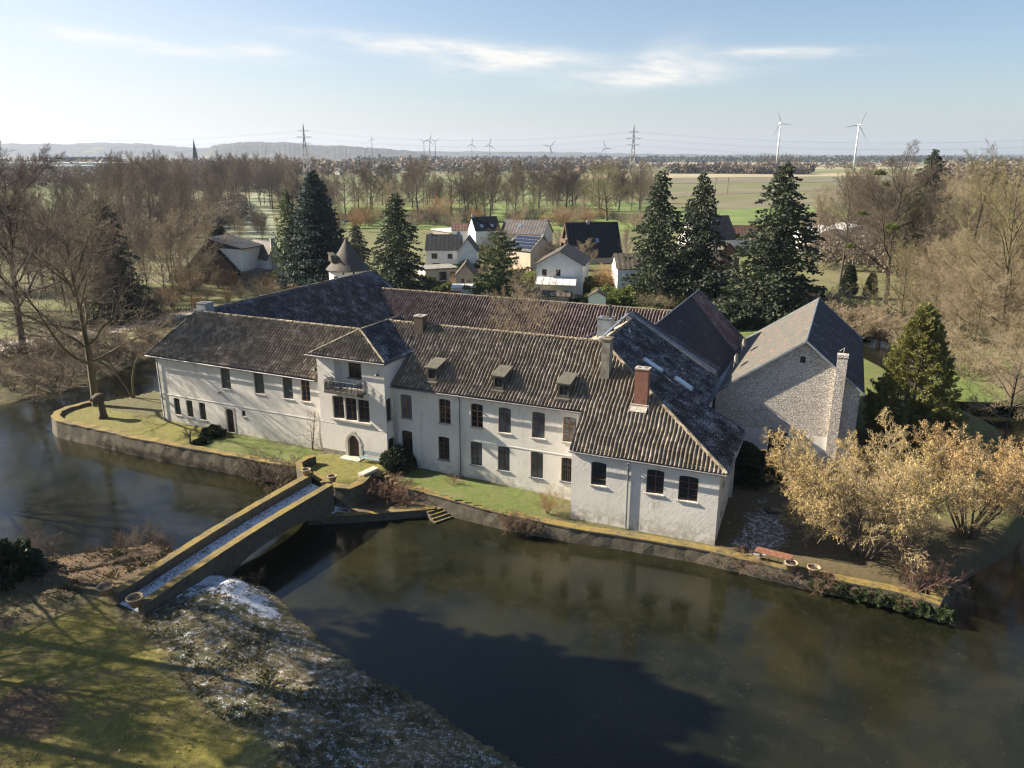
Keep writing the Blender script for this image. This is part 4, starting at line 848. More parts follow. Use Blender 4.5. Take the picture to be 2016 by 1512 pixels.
def zisl(X, Y):
    z = (fbm(X, Y, 2.2, 4, 22) - .5) * .12
    cx, cy = at(675, 925, .2)[:2]
    court = 1 - sm(np.hypot((X - cx) / 5.2, (Y - cy) / 4.2), .75, 1.0)
    z = z * (1 - court) + court * .62
    Sx, Tx = (X - FM.o.x) * FM.e.x + (Y - FM.o.y) * FM.e.y, (X - FM.o.x) * FM.b.x + (Y - FM.o.y) * FM.b.y
    Sl, Tl = (X - FL.o.x) * FL.e.x + (Y - FL.o.y) * FL.e.y, (X - FL.o.x) * FL.b.x + (Y - FL.o.y) * FL.b.y
    nz_ = fbm(X, Y, 2.0, 4, 31)
    # R = mown green grass, G = snow/frost, B = leaves, edge = orange moss handled by the wall
    green = sm(Sx, .5, 2) * (1 - sm(Sx, 15, 17)) * (Tx < 0) * 1.0
    green = np.maximum(green, sm(Sl, 7.5, 10) * (1 - sm(Sl, 20.5, 21)) * sm(Tl, -5.2, -3.6) * (Tl < 0) * 1.0)
    green = np.maximum(green, (Sx > 36) * (Tx > 8) * .9); green = np.maximum(green, sm(Tx, 38, 40) * 1.0)
    moss = court * .9 + (Sl < 8) * (Tl < 0) * .75 + ((Sl > 0) & (Tl < 0) & (Sl < 21)) * .45 * (1 - green)
    leaf = ((Sx > 28) & (Tx < 16)) * .8 + sm(Tx, 12, 14) * (Sx > 38) * sm(nz_, .45, .6) * .6
    snow = (1 - sm(np.hypot((Sx - 31.4) / 3.2, (Tx - 1.5) / 6.5) + (fbm(X, Y, 1.8, 4, 91) - .5) * 1.1, .35, 1.15)) * .62
    z = z - .42 * sm(Sx, 8, 18) * (Tx < 16) + .12 * (1 - sm(Sx, 0, 6)) * (Sx > -1)
    sd_e = sdist(X, Y, island); z = z - 2.4 * sm(sd_e, -2.2, .9) * ((Sx > 30.5) | (Tx > 20))
    return z, np.stack([np.clip(green, 0, 1), np.clip(snow, 0, 1), np.clip(leaf, 0, 1)], -1), np.stack([np.clip(moss, 0, 1)] * 3, -1)
stp = .4; xs = np.arange(-58, 56, stp); ys = np.arange(38, 136, stp); XI, YI = np.meshgrid(xs, ys); ZI, AI, MI = zisl(XI, YI)
sdi = sdist(XI, YI, island); SXI = (XI - FM.o.x) * FM.e.x + (YI - FM.o.y) * FM.e.y; TXI = (XI - FM.o.x) * FM.b.x + (YI - FM.o.y) * FM.b.y; sdi = np.where((SXI > 30.5) | (TXI > 20), sdi - 1.6, sdi)
ix = np.arange(XI.size).reshape(XI.shape); keep = (sdi < .12)
Fi = np.stack([ix[:-1, :-1], ix[:-1, 1:], ix[1:, 1:], ix[1:, :-1]], -1); kk = keep[:-1, :-1] & keep[:-1, 1:] & keep[1:, 1:] & keep[1:, :-1]; Fi = Fi[kk]
m = NT('island_ground'); ob = m.coord('Object'); a = m.attr('zone'); sp = m.n('ShaderNodeSeparateColor'); m.l(a.outputs['Color'], sp.inputs[0]); am = m.attr('moss'); sp2 = m.n('ShaderNodeSeparateColor'); m.l(am.outputs['Color'], sp2.inputs[0])
n1 = m.noise(ob, .5, 6, .65); n2 = m.noise(ob, 2.4, 6, .7); n3 = m.noise(ob, 13, 5, .75)
base = m.mix(m.step(n2, .35, .65), (.05, .055, .018), (.12, .105, .045))
base = m.mix(m.math('MULTIPLY', sp2.outputs[0], m.step(m.math('ADD', n2, m.math('MULTIPLY', n3, .4)), .5, .72)), base, m.mix(m.step(n3, .35, .65), (.075, .10, .018), (.23, .185, .035)))
grn = m.mix(m.step(n2, .3, .7), (.065, .098, .018), (.125, .15, .034)); grn = m.mix(m.step(n3, .5, .7), grn, (.05, .075, .018)); grn = m.mix(m.step(n1, .5, .7), grn, (.13, .12, .055))
base = m.mix(m.math('MULTIPLY', sp.outputs[0], m.step(m.math('ADD', n2, sp.outputs[0]), .85, 1.1)), base, grn)
base = m.mix(m.math('MULTIPLY', sp.outputs[2], m.step(n3, .35, .6)), base, m.mix(n3, (.03, .022, .014), (.14, .085, .05)))
sn = m.math('MULTIPLY', m.step(m.math('ADD', m.math('ADD', n3, m.math('MULTIPLY', n2, .6)), m.math('MULTIPLY', sp.outputs[1], .5)), 1.12, 1.2), m.step(sp.outputs[1], .02, .3))
base = m.mix(sn, base, (.62, .66, .74))
ISL = m.done(base, .95, m.bump(n3, .8, .05))
isl = to_mesh('island_ground', XI, YI, ZI, {'zone': AI, 'moss': MI}, Fi, ISL); tag(isl, 'mossy island ground around the manor', None, None, 'structure')
# moat walls: thick coping and battered outer face; top carries moss
def moatwall(name, label, path, top, bot=-2.2, w=.75, batter=.25, group=None, topj=.05, inner=True):
    P = [Vector((p[0], p[1], 0)) for p in path]; Q = []
    for i in range(len(P) - 1):
        n = max(1, int((P[i + 1] - P[i]).length / .7)); Q += [P[i].lerp(P[i + 1], k / n) for k in range(n)]
    Q.append(P[-1]); mb = MB(); rr = random.Random(len(Q)); vs = []
    for i, p in enumerate(Q):
        d = (Q[min(i + 1, len(Q) - 1)] - Q[max(i - 1, 0)]).normalized(); o = Vector((d.y, -d.x, 0))
        tz = top + rr.uniform(-topj, topj) if not callable(top) else top(i / (len(Q) - 1))
        j = rr.uniform(-.04, .04)
        prof = [(batter + rr.uniform(-.06, .06), bot), (batter * .5 + rr.uniform(-.05, .05), (bot + tz) * .5), (.02 + j, tz - .14), (.07 + j, tz - .13), (.06 + j, tz - rr.uniform(0, .03)), (-w * .5, tz + rr.uniform(0, .03)), (-w + j, tz), (-w, bot)]
        vs.append([p + o * a + Vector((0, 0, z)) for a, z in prof])
    k = 8; n = len(vs)
    mb.add([q for r_ in vs for q in r_], [(i * k + j, (i + 1) * k + j, (i + 1) * k + j + 1, i * k + j + 1) for i in range(n - 1) for j in range(k - 1)] + [tuple(range(k)), tuple((n - 1) * k + j for j in reversed(range(k)))])
    return tag(mb.build(name, M['moat']), label, 'wall', group)
moatwall('moat_wall', 'mossy brick moat wall curving round the terrace left of the manor', fl, WT)
moatwall('moat_wall', 'long mossy retaining wall below the front lawn and pavilion, running to the right corner', frt + [Vector((29, 44.5, 0))], lambda f: .12 - .52 * min(1, f / .42))
moatwall('moat_wall', 'curved bastion wall beside the bridge head', head, .78, topj=.02)
# lower terrace with its low quay wall
tz = -.95
low = [at(u, v, tz) for u, v in ((606, 1020), (700, 1016), (800, 1008), (856, 1003), (880, 990), (770, 957), (735, 935), (655, 962))]
mb = MB(); mb.slab([Vector((p.x, p.y, tz - .06)) for p in low], (0, 0, -1.6)); mb.build('quay_base', M['moat']); q_ = bpy.data.objects['quay_base']; tag(q_, 'low snow dusted terrace between bastion and moat', None, None, 'structure'); q_.name = 'terrace_ground'
xs = np.arange(-24, 0, .22); ys = np.arange(48, 70, .22); XL, YL = np.meshgrid(xs, ys); sl = sdist(XL, YL, [xy(p) for p in low]); ZL = tz - .03 + (fbm(XL, YL, 1.0, 4, 3) - .4) * .35 * sm(-sl, .1, .8)
ix = np.arange(XL.size).reshape(XL.shape); kp = sl < 0; Fl = np.stack([ix[:-1, :-1], ix[:-1, 1:], ix[1:, 1:], ix[1:, :-1]], -1); kk = kp[:-1, :-1] & kp[:-1, 1:] & kp[1:, 1:] & kp[1:, :-1]; Fl = Fl[kk]
gl, gr2 = at(650, 1000, tz), at(780, 985, tz)
sn_ = np.clip(1 - sm(XL, gl.x - .5, gr2.x - 1.5), 0, 1) * .95
tag(to_mesh('terrace_soil', XL, YL, ZL, {'zone': np.stack([np.zeros_like(XL), sn_, np.full_like(XL, .7)], -1)}, Fl, GROUND), 'snow and brambles on the low terrace', None, None, 'structure')
moatwall('quay_wall', 'low mossy quay wall edging the snowy terrace right of the bridge', low[:4], tz + .12, w=.4, batter=.05, topj=.02)
mb = MB()
for i in range(4):
    a_, b_ = at(845 + i * 0, 990, tz), None
    f0 = Fr(*(at(866, 1000, tz)[:2]), 38); mb.box(f0, -1.2, .9, -.35 * i - .1, -.35 * i + .26, -2.0, tz - .0 - .16 * i)
tag(mb.build('water_steps', M['moat']), 'worn mossy steps going down to the water at the end of the terrace', 'steps')
mb = MB()
for i in range(4):
    f0 = Fr(*(at(748 + 9 * i, 936 + 3.5 * i, .1)[:2]), -60); mb.box(f0, -.9, .9, -.22, .22, -.5, .62 - .14 * i)
tag(mb.build('garden_steps', M['moat']), 'four mossy stone steps from the bridge head down to the front lawn', 'steps')
mb = MB(); p0 = at(728, 925, .95); mb.box(Fr(p0.x, p0.y, 55), -1.1, .7, -.35, .3, .3, .98); tag(mb.build('stone_block', M['stone']), 'pale stone slab capping the end of the bastion wall by the bench', 'stone')
# left bridge head: curved parapet
cur = [at(u, v, 1.35) for u, v in ((608, 932), (590, 921), (588, 911), (602, 902), (619, 897))]
mb = MB()
def parapet(mb, path, w, top, bot):
    n = len(path); vs = []
    for i, p in enumerate(path):
        d = (path[min(i + 1, n - 1)] - path[max(i - 1, 0)]).normalized(); o = Vector((d.y, -d.x, 0)).normalized(); t_ = top[i] if isinstance(top, (list, tuple)) else top; b_ = bot[i] if isinstance(bot, (list, tuple)) else bot
        vs += [Vector((p.x, p.y, 0)) + o * a + Vector((0, 0, z)) for a, z in ((w / 2, b_), (w / 2, t_ - .1), (w / 2 + .05, t_ - .09), (w / 2 + .04, t_), (-w / 2 - .04, t_), (-w / 2 - .05, t_ - .09), (-w / 2, t_ - .1), (-w / 2, b_))]
    mb.add(vs, [(i * 8 + j, (i + 1) * 8 + j, (i + 1) * 8 + (j + 1) % 8, i * 8 + (j + 1) % 8) for i in range(n - 1) for j in range(8)] + [tuple(range(8)), tuple((n - 1) * 8 + j for j in reversed(range(8)))])
parapet(mb, cur, .5, 1.38, -.3); tag(mb.build('curved_parapet', M['moat']), 'short curved parapet at the far left end of the bridge', 'wall')

# ------------------------------------------------------------------ bridge
PN_L, PF_L = at(226, 1166, .75), at(608, 934, 1.4)      # left parapet axis (top), near and far
PN_R, PF_R = at(276, 1189, .75), at(650, 952, 1.4)
BR = thing('bridge', 'narrow brick arch bridge with mossy parapets and a snow covered walkway', 'bridge', ((PN_L + PF_R) / 2)[:2] + (0,) if False else tuple(((PN_L + PF_R) / 2)))
NB = 22
def hump(f): return math.sin(math.pi * min(1, max(0, f))) ** 1.2
def bp(P, Q, f): return P.lerp(Q, f)
def arc_z(f):                      # underside of the arch; opening between fa and fb
    fa, fb = .34, .93
    if f <= fa or f >= fb: return None
    x = (f - (fa + fb) / 2) / ((fb - fa) / 2); return WZ - .3 + (1.75) * math.sqrt(max(0, 1 - abs(x) ** 2.3)) + 0
def topz(f): return .75 + .65 * f + .22 * hump(f)
for nm, P, Q, sgn, snow in (('parapet', PN_L, PF_L, 1, 1), ('parapet', PN_R, PF_R, -1, 0)):
    d = (Q - P); d.z = 0; d.normalize(); o = Vector((d.y, -d.x, 0)) * -sgn        # outward
    mb = MB(); w = .27; vs = []; rr = random.Random(5 + sgn)
    fs_ = sorted(set([i / 44 for i in range(45)] + [.3401, .3399, .9299, .9301]))
    for f in fs_:
        p = bp(P, Q, f); p.z = 0; tz_ = topz(f); az_ = arc_z(f); b0 = -2.4 if az_ is None else az_
        j = rr.uniform(-.02, .02)
        vs.append([p + o * a + Vector((0, 0, z)) for a, z in ((w, b0), (w, tz_ - .12), (w + .05, tz_ - .11), (w + .04 + j, tz_ + j), (-w - .03, tz_ + j), (-w - .04, tz_ - .11), (-w, tz_ - .12), (-w, b0))])
    n = len(vs); mb.add([q for r_ in vs for q in r_], [(i * 8 + jj, (i + 1) * 8 + jj, (i + 1) * 8 + (jj + 1) % 8, i * 8 + (jj + 1) % 8) for i in range(n - 1) for jj in range(8)] + [tuple(range(8)), tuple((n - 1) * 8 + jj for jj in reversed(range(8)))])
    mb.build(nm, M['moat'], BR)
mb = MB(); vs = []
for f in fs_:
    a, b = bp(PN_L, PF_L, f), bp(PN_R, PF_R, f); az_ = arc_z(f); b0 = -2.4 if az_ is None else az_; t_ = topz(f) - .72
    a.z = b.z = 0; d = (b - a).normalized() * .2
    vs.append([a + d + Vector((0, 0, b0)), a + d + Vector((0, 0, t_)), b - d + Vector((0, 0, t_)), b - d + Vector((0, 0, b0))])
n = len(vs); mb.add([q for r_ in vs for q in r_], [(i * 4 + jj, (i + 1) * 4 + jj, (i + 1) * 4 + (jj + 1) % 4, i * 4 + (jj + 1) % 4) for i in range(n - 1) for jj in range(4)] + [(0, 1, 2, 3), tuple((n - 1) * 4 + jj for jj in (3, 2, 1, 0))])
m = NT('trodden_snow'); ob = m.coord('Object'); n2 = m.noise(ob, 1.6, 6, .7); n3 = m.noise(ob, 7, 6, .75)
g = m.n('ShaderNodeNewGeometry'); sp = m.n('ShaderNodeSeparateXYZ'); m.l(g.outputs['Normal'], sp.inputs[0])
c = m.mix(m.math('MULTIPLY', m.step(m.math('ADD', n3, m.math('MULTIPLY', n2, .5)), .62, .78), m.step(sp.outputs[2], .4, .8)), (.055, .05, .035), (.66, .69, .74))
SNOWM = m.done(c, .9, m.bump(n3, .6, .05))
mb.build('walkway', SNOWM, BR)
def pot(px, label, z, r=.36, h=.52, group='terracotta pots'):
    c = at(px[0], px[1], z); t = thing('plant_pot', label, 'pot', tuple(c), group)
    mb = MB(); mb.lathe(c, [(r * .62, 0), (r * .95, h * .82), (r * 1.08, h * .83), (r * 1.1, h), (r * .94, h), (r * .85, h * .8), (r * .8, h * .72)], 18); mb.build('pot', M['clay'], t, True)
    mb = MB(); mb.lathe(c + Vector((0, 0, h * .7)), [(r * .84, 0), (r * .5, .05)], 14); mb.build('soil', M['soil'], t)
pot((604, 935), 'empty clay pot on the far end of the left bridge parapet', 1.4)
pot((655, 948), 'empty clay pot on the far end of the right bridge parapet', 1.4)
pot((210, 1170), 'dark shaded pot at the near end of the left bridge parapet', .55, .48, .6)
pot((268, 1192), 'dark shaded pot at the near end of the right bridge parapet', .55, .48, .6)
pot((1557, 1122), 'pale clay pot on the moat wall next to the planks', -.42, .42, .6)
pot((1601, 1131), 'pale clay pot on the moat wall, farther from the planks', -.42, .42, .6)
# planks, tyre, bench
a = at(1484, 1094, -.1); b = at(1556, 1112, -.1); t = thing('plank_table', 'weathered reddish plank bench lying along the moat wall', 'bench', tuple((a + b) / 2)); f0 = Fr(a.x, a.y, math.degrees(math.atan2(b.y - a.y, b.x - a.x)))
L_ = (b - a).length; mb = MB()
for i in range(4): mb.box(f0, 0, L_, .02 + i * .21, .2 + i * .21, .2, .26)
mb.build('seat', M['planks'], t)
for x in (.25, L_ - .45): mb = MB(); mb.box(f0, x, x + .15, .05, .8, -.45, .2); mb.build('leg', M['concrete'], t)
c = at(1519, 1003, -.28); mb = MB(); vs = []; 
for i in range(28):
    for j in range(10):
        A_, B_2 = 2 * math.pi * i / 28, 2 * math.pi * j / 10; r_ = .48 + .16 * math.cos(B_2); vs.append(c + Vector((r_ * math.cos(A_), r_ * math.sin(A_), .14 * math.sin(B_2))))
mb.add(vs, [(i * 10 + j, ((i + 1) % 28) * 10 + j, ((i + 1) % 28) * 10 + (j + 1) % 10, i * 10 + (j + 1) % 10) for i in range(28) for j in range(10)])
tag(mb.build('tyre', M['iron'], None, True), 'old black tyre lying on the frosty grass behind the pavilion', 'tyre')
t = thing('garden_bench', 'grey blue slatted bench against the tower wall right of the door', 'bench', tuple(FT(5.6, -.6))); mb = MB()
for i in range(4): mb.box(FT, 4.45, 6.95, -.82 + i * .13, -.72 + i * .13, 1.05, 1.085)
mb.build('seat', M['bluegrey'], t); mb = MB()
for z in (1.27, 1.4, 1.53): mb.box(FT, 4.45, 6.95, -.32, -.29, z, z + .09)
mb.build('backrest', M['bluegrey'], t)
for x in (4.7, 6.65):
    for y in (-.8, -.36): mb = MB(); mb.box(FT, x, x + .06, y, y + .06, .55, 1.05 if y < -.5 else 1.6); mb.build('leg', M['iron'], t)
# ------------------------------------------------------------------ vegetation
def seg_mesh(name, P0, P1, R0, R1, k, mat):
    P0, P1 = np.array(P0), np.array(P1); R0 = np.array(R0); R1 = np.array(R1); n = len(P0)
    d = P1 - P0; d /= np.maximum(1e-6, np.linalg.norm(d, axis=1))[:, None]
    ref = np.where(np.abs(d[:, 2:3]) > .9, np.array([[1., 0, 0]]), np.array([[0, 0, 1.]]))
    x = np.cross(d, ref); x /= np.linalg.norm(x, axis=1)[:, None]; y = np.cross(d, x)
    a = np.arange(k) * 2 * np.pi / k
    off = x[:, None, :] * np.cos(a)[None, :, None] + y[:, None, :] * np.sin(a)[None, :, None]
    V = np.concatenate([P0[:, None, :] + off * R0[:, None, None], P1[:, None, :] + off * R1[:, None, None]], 1).reshape(-1, 3)
    j = np.arange(k); q = np.stack([j, (j + 1) % k, k + (j + 1) % k, k + j], -1)
    F = (q[None] + (np.arange(n) * 2 * k)[:, None, None]).reshape(-1, 4)
    return raw_mesh(name, V, F, mat)
def raw_mesh(name, V, F, mat, k=4):
    me = bpy.data.meshes.new(name); me.vertices.add(len(V)); me.vertices.foreach_set('co', np.asarray(V, float).reshape(-1)); nf = len(F)
    me.loops.add(nf * k); me.polygons.add(nf); me.loops.foreach_set('vertex_index', np.asarray(F).reshape(-1)); me.polygons.foreach_set('loop_start', np.arange(0, nf * k, k)); me.polygons.foreach_set('loop_total', np.full(nf, k))
    me.update(calc_edges=True); me.materials.append(mat); return me
def cards(name, C, S, mat, rs, aspect=1.6, down=0.0, outw=None):
    """many small leaf-sized quads at points C with size S"""
    n = len(C); a = rs.normal(size=(n, 3)); 
    if outw is not None: a = a * .6 + outw
    a[:, 2] -= down; a /= np.linalg.norm(a, axis=1)[:, None]; b = np.cross(a, rs.normal(size=(n, 3))); b /= np.linalg.norm(b, axis=1)[:, None]
    S = np.asarray(S)[:, None]; A = a * S * aspect; B = b * S * .5
    V = np.stack([C, C + A * .5 + B, C + A, C + A * .5 - B], 1).reshape(-1, 3)
    return raw_mesh(name, V, np.arange(4 * n).reshape(-1, 4), mat)
def grow(seed, H, r0, levels, clear=.3, lean=(0, 0), split=0, bend=.03, stems=1, base_r=0, rmin=.013):
    """levels: list of dict n, ratio, ang, up, wob, seg; returns segments with their level"""
    rs = random.Random(seed); S = []
    def branch(p, d, L, r, lev):
        lv = levels[lev]; ns = lv.get('seg', 4); pts = []; rr = r; kids = levels[lev + 1] if lev + 1 < len(levels) else None
        step = L / ns; tip = lv.get('tip', .25)
        nk = 0
        if kids: n = kids['n'] if lev == 0 else max(1, int(kids['n'] * (.55 + .45 * L / (levels[lev].get('ref', L) or L)))); fr = [(clear if lev == 0 else .2) + (1 - (clear if lev == 0 else .2)) * ((i + rs.random() * .8) / n) for i in range(n)]
        else: fr = []
        az = rs.random() * 6.28; fi = 0
        for i in range(ns):
            d = (d + Vector((rs.gauss(0, 1), rs.gauss(0, 1), rs.gauss(0, 1))) * lv['wob'] + Vector((0, 0, lv['up']))).normalized()
            q = p + d * step; r1 = max(rmin * .7, r * (1 - (1 - tip) * (i + 1) / ns))
            S.append((tuple(p), tuple(q), rr, r1, lev))
            while fi < len(fr) and fr[fi] <= (i + 1) / ns:
                f = fr[fi]; t = f * ns - i; c = p.lerp(q, min(1, max(0, t))); az += 2.4 + rs.gauss(0, .4); fi += 1
                o = d.orthogonal().normalized(); o = (Matrix.Rotation(az, 3, d) @ o); an = R(kids['ang'] * rs.uniform(.75, 1.25) * (1.15 - .45 * f))
                cd = d * math.cos(an) + o * math.sin(an)
                Lc = L * kids['ratio'] * (1.1 - .65 * f if lev == 0 else 1.1 - .5 * f) * rs.uniform(.75, 1.2)
                branch(c, cd.normalized(), Lc, max(rmin, min(rr * .75, r * kids.get('rr', .45) * (1.15 - .6 * f))), lev + 1)
            p = q; rr = r1
    for k in range(stems):
        if stems == 1: branch(Vector((0, 0, -.2)), Vector((lean[0], lean[1], 1)).normalized(), H, r0, 0)
        else:
            a = 6.283 * k / stems + rs.random(); sp = rs.uniform(.05, 1) * base_r
            branch(Vector((math.cos(a) * sp * .35, math.sin(a) * sp * .35, -.2)), Vector((math.cos(a) * lean[0] * rs.uniform(.4, 1.2), math.sin(a) * lean[0] * rs.uniform(.4, 1.2), 1)).normalized(), H * rs.uniform(.7, 1.05), r0 * rs.uniform(.6, 1.1), 0)
    return S
def bark(name, c1, c2, sc=5):
    m = NT(name); ob = m.coord(); n = m.noise(ob, sc, 4, .7); inf = m.n('ShaderNodeObjectInfo')
    col = m.mix(m.step(n, .3, .7), c1, c2); col = m.mix(m.math('MULTIPLY', inf.outputs['Random'], .35), col, tuple(x * .6 for x in c1)); return m.done(col, .9)
BK = {'grey': bark('grey_brown_bark', (.075, .062, .045), (.15, .125, .09)), 'moss': bark('mossy_bark', (.065, .056, .03), (.12, .10, .05)), 'dark': bark('dark_bark', (.045, .036, .027), (.09, .072, .052)),
      'twig': bark('brown_twigs', (.12, .090, .062), (.21, .165, .115)), 'twigdark': bark('dark_twigs', (.075, .058, .042), (.14, .11, .08)), 'beige': bark('pale_beige_twigs', (.23, .185, .115), (.37, .30, .195)), 'red': bark('reddish_twigs', (.12, .072, .05), (.22, .135, .09)),
      'rust': bark('russet_twigs', (.25, .145, .065), (.40, .25, .12)), 'olive': bark('olive_twigs', (.15, .13, .06), (.26, .22, .11))}
def leafm(name, c1, c2, sc=1.2, rough=.7):
    m = NT(name); ob = m.coord(); n = m.noise(ob, sc, 5, .7); n2 = m.noise(ob, sc * 9, 2); col = m.mix(m.step(n, .32, .68), c1, c2); col = m.mix(m.step(n2, .35, .75), col, tuple(min(1, x * 1.6) for x in c2)); inf = m.n('ShaderNodeObjectInfo')
    col = m.mix(m.math('MULTIPLY', inf.outputs['Random'], .3), col, tuple(x * .55 for x in c1)); m.done(col, rough)
    tr = m.n('ShaderNodeBsdfTranslucent'); m.set(tr.inputs[0], col); ms = m.n('ShaderNodeMixShader'); ms.inputs[0].default_value = .25; m.l(m.bsdf.outputs[0], ms.inputs[1]); m.l(tr.outputs[0], ms.inputs[2]); m.l(ms.outputs[0], m.out.inputs[0]); return m.m
LF = {'spruce': leafm('spruce_needles', (.016, .026, .014), (.040, .056, .026)), 'bluefir': leafm('blue_green_fir_needles', (.013, .026, .024), (.028, .05, .042)), 'pine': leafm('pine_needles', (.03, .048, .016), (.075, .10, .035)),
      'thuja': leafm('golden_green_cypress', (.045, .055, .016), (.18, .18, .05), 1.0), 'catkin': leafm('golden_catkins', (.30, .215, .075), (.56, .425, .16), .6), 'catkin2': leafm('tan_catkins', (.29, .19, .08), (.52, .36, .15), .6),
      'box': leafm('dark_evergreen_leaves', (.012, .022, .01), (.03, .045, .018)), 'hedge': leafm('green_hedge_leaves', (.07, .095, .02), (.16, .19, .05)), 'ivy': leafm('ivy_leaves', (.02, .035, .012), (.06, .085, .028)), 'dead': leafm('dead_leaves', (.14, .085, .045), (.30, .20, .12)), 'mist': leafm('mistletoe_leaves', (.09, .10, .02), (.17, .17, .05))}
PROTO = {}; BASEH = {}
def proto(key, name, S, bk, tw, cut=2, extra=None):
    """a tree prototype: trunk mesh (coarse levels) and crown mesh (fine twigs)"""
    a = [s for s in S if s[4] < cut]; b = [s for s in S if s[4] >= cut]
    ms = [('trunk', seg_mesh('trunk', [s[0] for s in a], [s[1] for s in a], [s[2] for s in a], [s[3] for s in a], 6, BK[bk]))]
    if b: ms.append(('crown', seg_mesh('crown', [s[0] for s in b], [s[1] for s in b], [s[2] for s in b], [s[3] for s in b], 3, BK[tw])))
    if extra: ms += extra
    PROTO[key] = (name, ms); BASEH[key] = max(max(q[1][2] for q in S), max((q[0][2] for q in S)))
def plant(key, x, y, z, rz, sc, label, cat='tree', group=None, name=None, szs=None):
    nm, ms = PROTO[key]; r = bpy.data.objects.new(name or nm, None); COL.objects.link(r); r.location = (x, y, z); r.rotation_euler = (0, 0, rz); r.scale = szs or (sc, sc, sc)
    tag(r, label, cat, group)
    for n, me in ms: o = bpy.data.objects.new(n, me); COL.objects.link(o); o.parent = r
    return r
L3 = lambda n1, n2, n3, n4=0, up=.05, a=(50, 45, 42, 40), w=.09, r=(.45, .42, .38, .4), rr=(.4, .4, .35, .5): [dict(wob=.03, up=.02, seg=9, tip=.12), dict(n=n1, ratio=r[0], ang=a[0], up=up, wob=w, seg=7, rr=rr[0], tip=.2), dict(n=n2, ratio=r[1], ang=a[1], up=up * .7, wob=w * 1.2, seg=5, rr=rr[1], tip=.25), dict(n=n3, ratio=r[2], ang=a[2], up=up * .5, wob=w * 1.4, seg=4, rr=rr[2], tip=.4)] + ([dict(n=n4, ratio=r[3], ang=a[3], up=up * .4, wob=w * 1.4, seg=3, rr=rr[3], tip=.6)] if n4 else [])
# tall narrow woodland trees, broad trees, bushes (all unit: metres, scaled when placed)
proto('tallA', 'bare_tree', grow(1, 20, .26, L3(20, 12, 9, 5, .07, (38, 38, 38, 40)), .25), 'grey', 'twig')
proto('tallB', 'bare_tree', grow(2, 20, .22, L3(18, 12, 9, 5, .09, (32, 36, 38, 40), r=(.5, .42, .38, .42)), .18), 'grey', 'twig')
proto('tallC', 'bare_tree', grow(3, 20, .30, L3(17, 12, 10, 5, .05, (48, 42, 40, 42), r=(.5, .45, .4, .42)), .3), 'dark', 'twigdark')
proto('broadA', 'bare_tree', grow(4, 20, .45, L3(20, 15, 12, 7, .045, (58, 48, 44, 44), .11, (.62, .45, .42, .5)), .25), 'dark', 'twigdark')
proto('broadB', 'bare_tree', grow(15, 20, .42, L3(17, 13, 11, 5, .05, (55, 48, 44, 44), .13, (.6, .47, .42, .5)), .22), 'moss', 'twig')
proto('oliveA', 'bare_tree', grow(6, 20, .34, L3(18, 13, 10, 5, .07, (46, 42, 40, 42), .1, (.55, .42, .38, .42)), .18), 'moss', 'olive')
proto('beigeA', 'bare_tree', grow(7, 20, .22, L3(20, 12, 10, 5, .05, (50, 42, 42, 42), .12, (.55, .42, .4, .45)), .1), 'moss', 'beige')
proto('beigeB', 'bare_tree', grow(8, 20, .24, L3(18, 13, 10, 5, .02, (60, 48, 44, 45), .14, (.6, .45, .4, .45)), .08), 'dark', 'beige')
B3 = lambda n1, n2, n3, up=.05, w=.12: [dict(wob=.08, up=.04, seg=6, tip=.2), dict(n=n1, ratio=.5, ang=38, up=up, wob=w, seg=4, rr=.5, tip=.3), dict(n=n2, ratio=.48, ang=42, up=up, wob=w, seg=3, rr=.5, tip=.4), dict(n=n3, ratio=.5, ang=45, up=up, wob=w, seg=2, rr=.6, tip=.6)]
proto('bushA', 'bare_bush', grow(9, 5, .05, B3(7, 6, 4), .1, (.55, 0), stems=11, base_r=1.2), 'dark', 'twig', 1)
proto('bushB', 'bare_bush', grow(10, 5, .05, B3(7, 6, 4, .02), .1, (.8, 0), stems=11, base_r=1.4), 'dark', 'beige', 1)
proto('bushR', 'bare_bush', grow(11, 5, .045, B3(7, 6, 4), .1, (.5, 0), stems=12, base_r=1.0), 'dark', 'rust', 1)
proto('bushRed', 'bare_bush', grow(12, 3, .03, B3(4, 4, 3, .06), .25, (.6, 0), stems=13, base_r=.7), 'red', 'red', 1)
proto('bramble', 'bramble_bush', grow(13, 2.4, .022, B3(5, 5, 3, -.12, .2), .1, (1.1, 0), stems=12, base_r=1.0), 'red', 'red', 1)
proto('brambleB', 'bramble_bush', grow(14, 2.0, .02, B3(5, 5, 4, -.10, .2), .1, (1.2, 0), stems=12, base_r=1.2), 'dark', 'twig', 1)
def catk(S, n, mat, seed, size=(.10, .22)):
    rs = np.random.RandomState(seed); t = [s for s in S if s[4] >= 2]; P0 = np.array([s[0] for s in t]); P1 = np.array([s[1] for s in t]); i = rs.randint(0, len(t), n); f = rs.rand(n, 1)
    return ('catkins', cards('catkins', P0[i] * (1 - f) + P1[i] * f + rs.normal(0, .05, (n, 3)), rs.uniform(size[0], size[1], n), LF[mat], rs, 3.2, 1.6))
SH = grow(21, 7.2, .075, [dict(wob=.05, up=.0, seg=7, tip=.2), dict(n=10, ratio=.45, ang=36, up=.03, wob=.1, seg=5, rr=.45, tip=.3), dict(n=9, ratio=.5, ang=42, up=.0, wob=.1, seg=3, rr=.5, tip=.4), dict(n=6, ratio=.5, ang=42, up=0, wob=.1, seg=2, rr=.6, tip=.6)], .25, (.75, 0), stems=17, base_r=1.3)
proto('hazelA', 'hazel_bush', SH, 'twigdark', 'beige', 1, [catk(SH, 42000, 'catkin', 5, (.024, .042))])
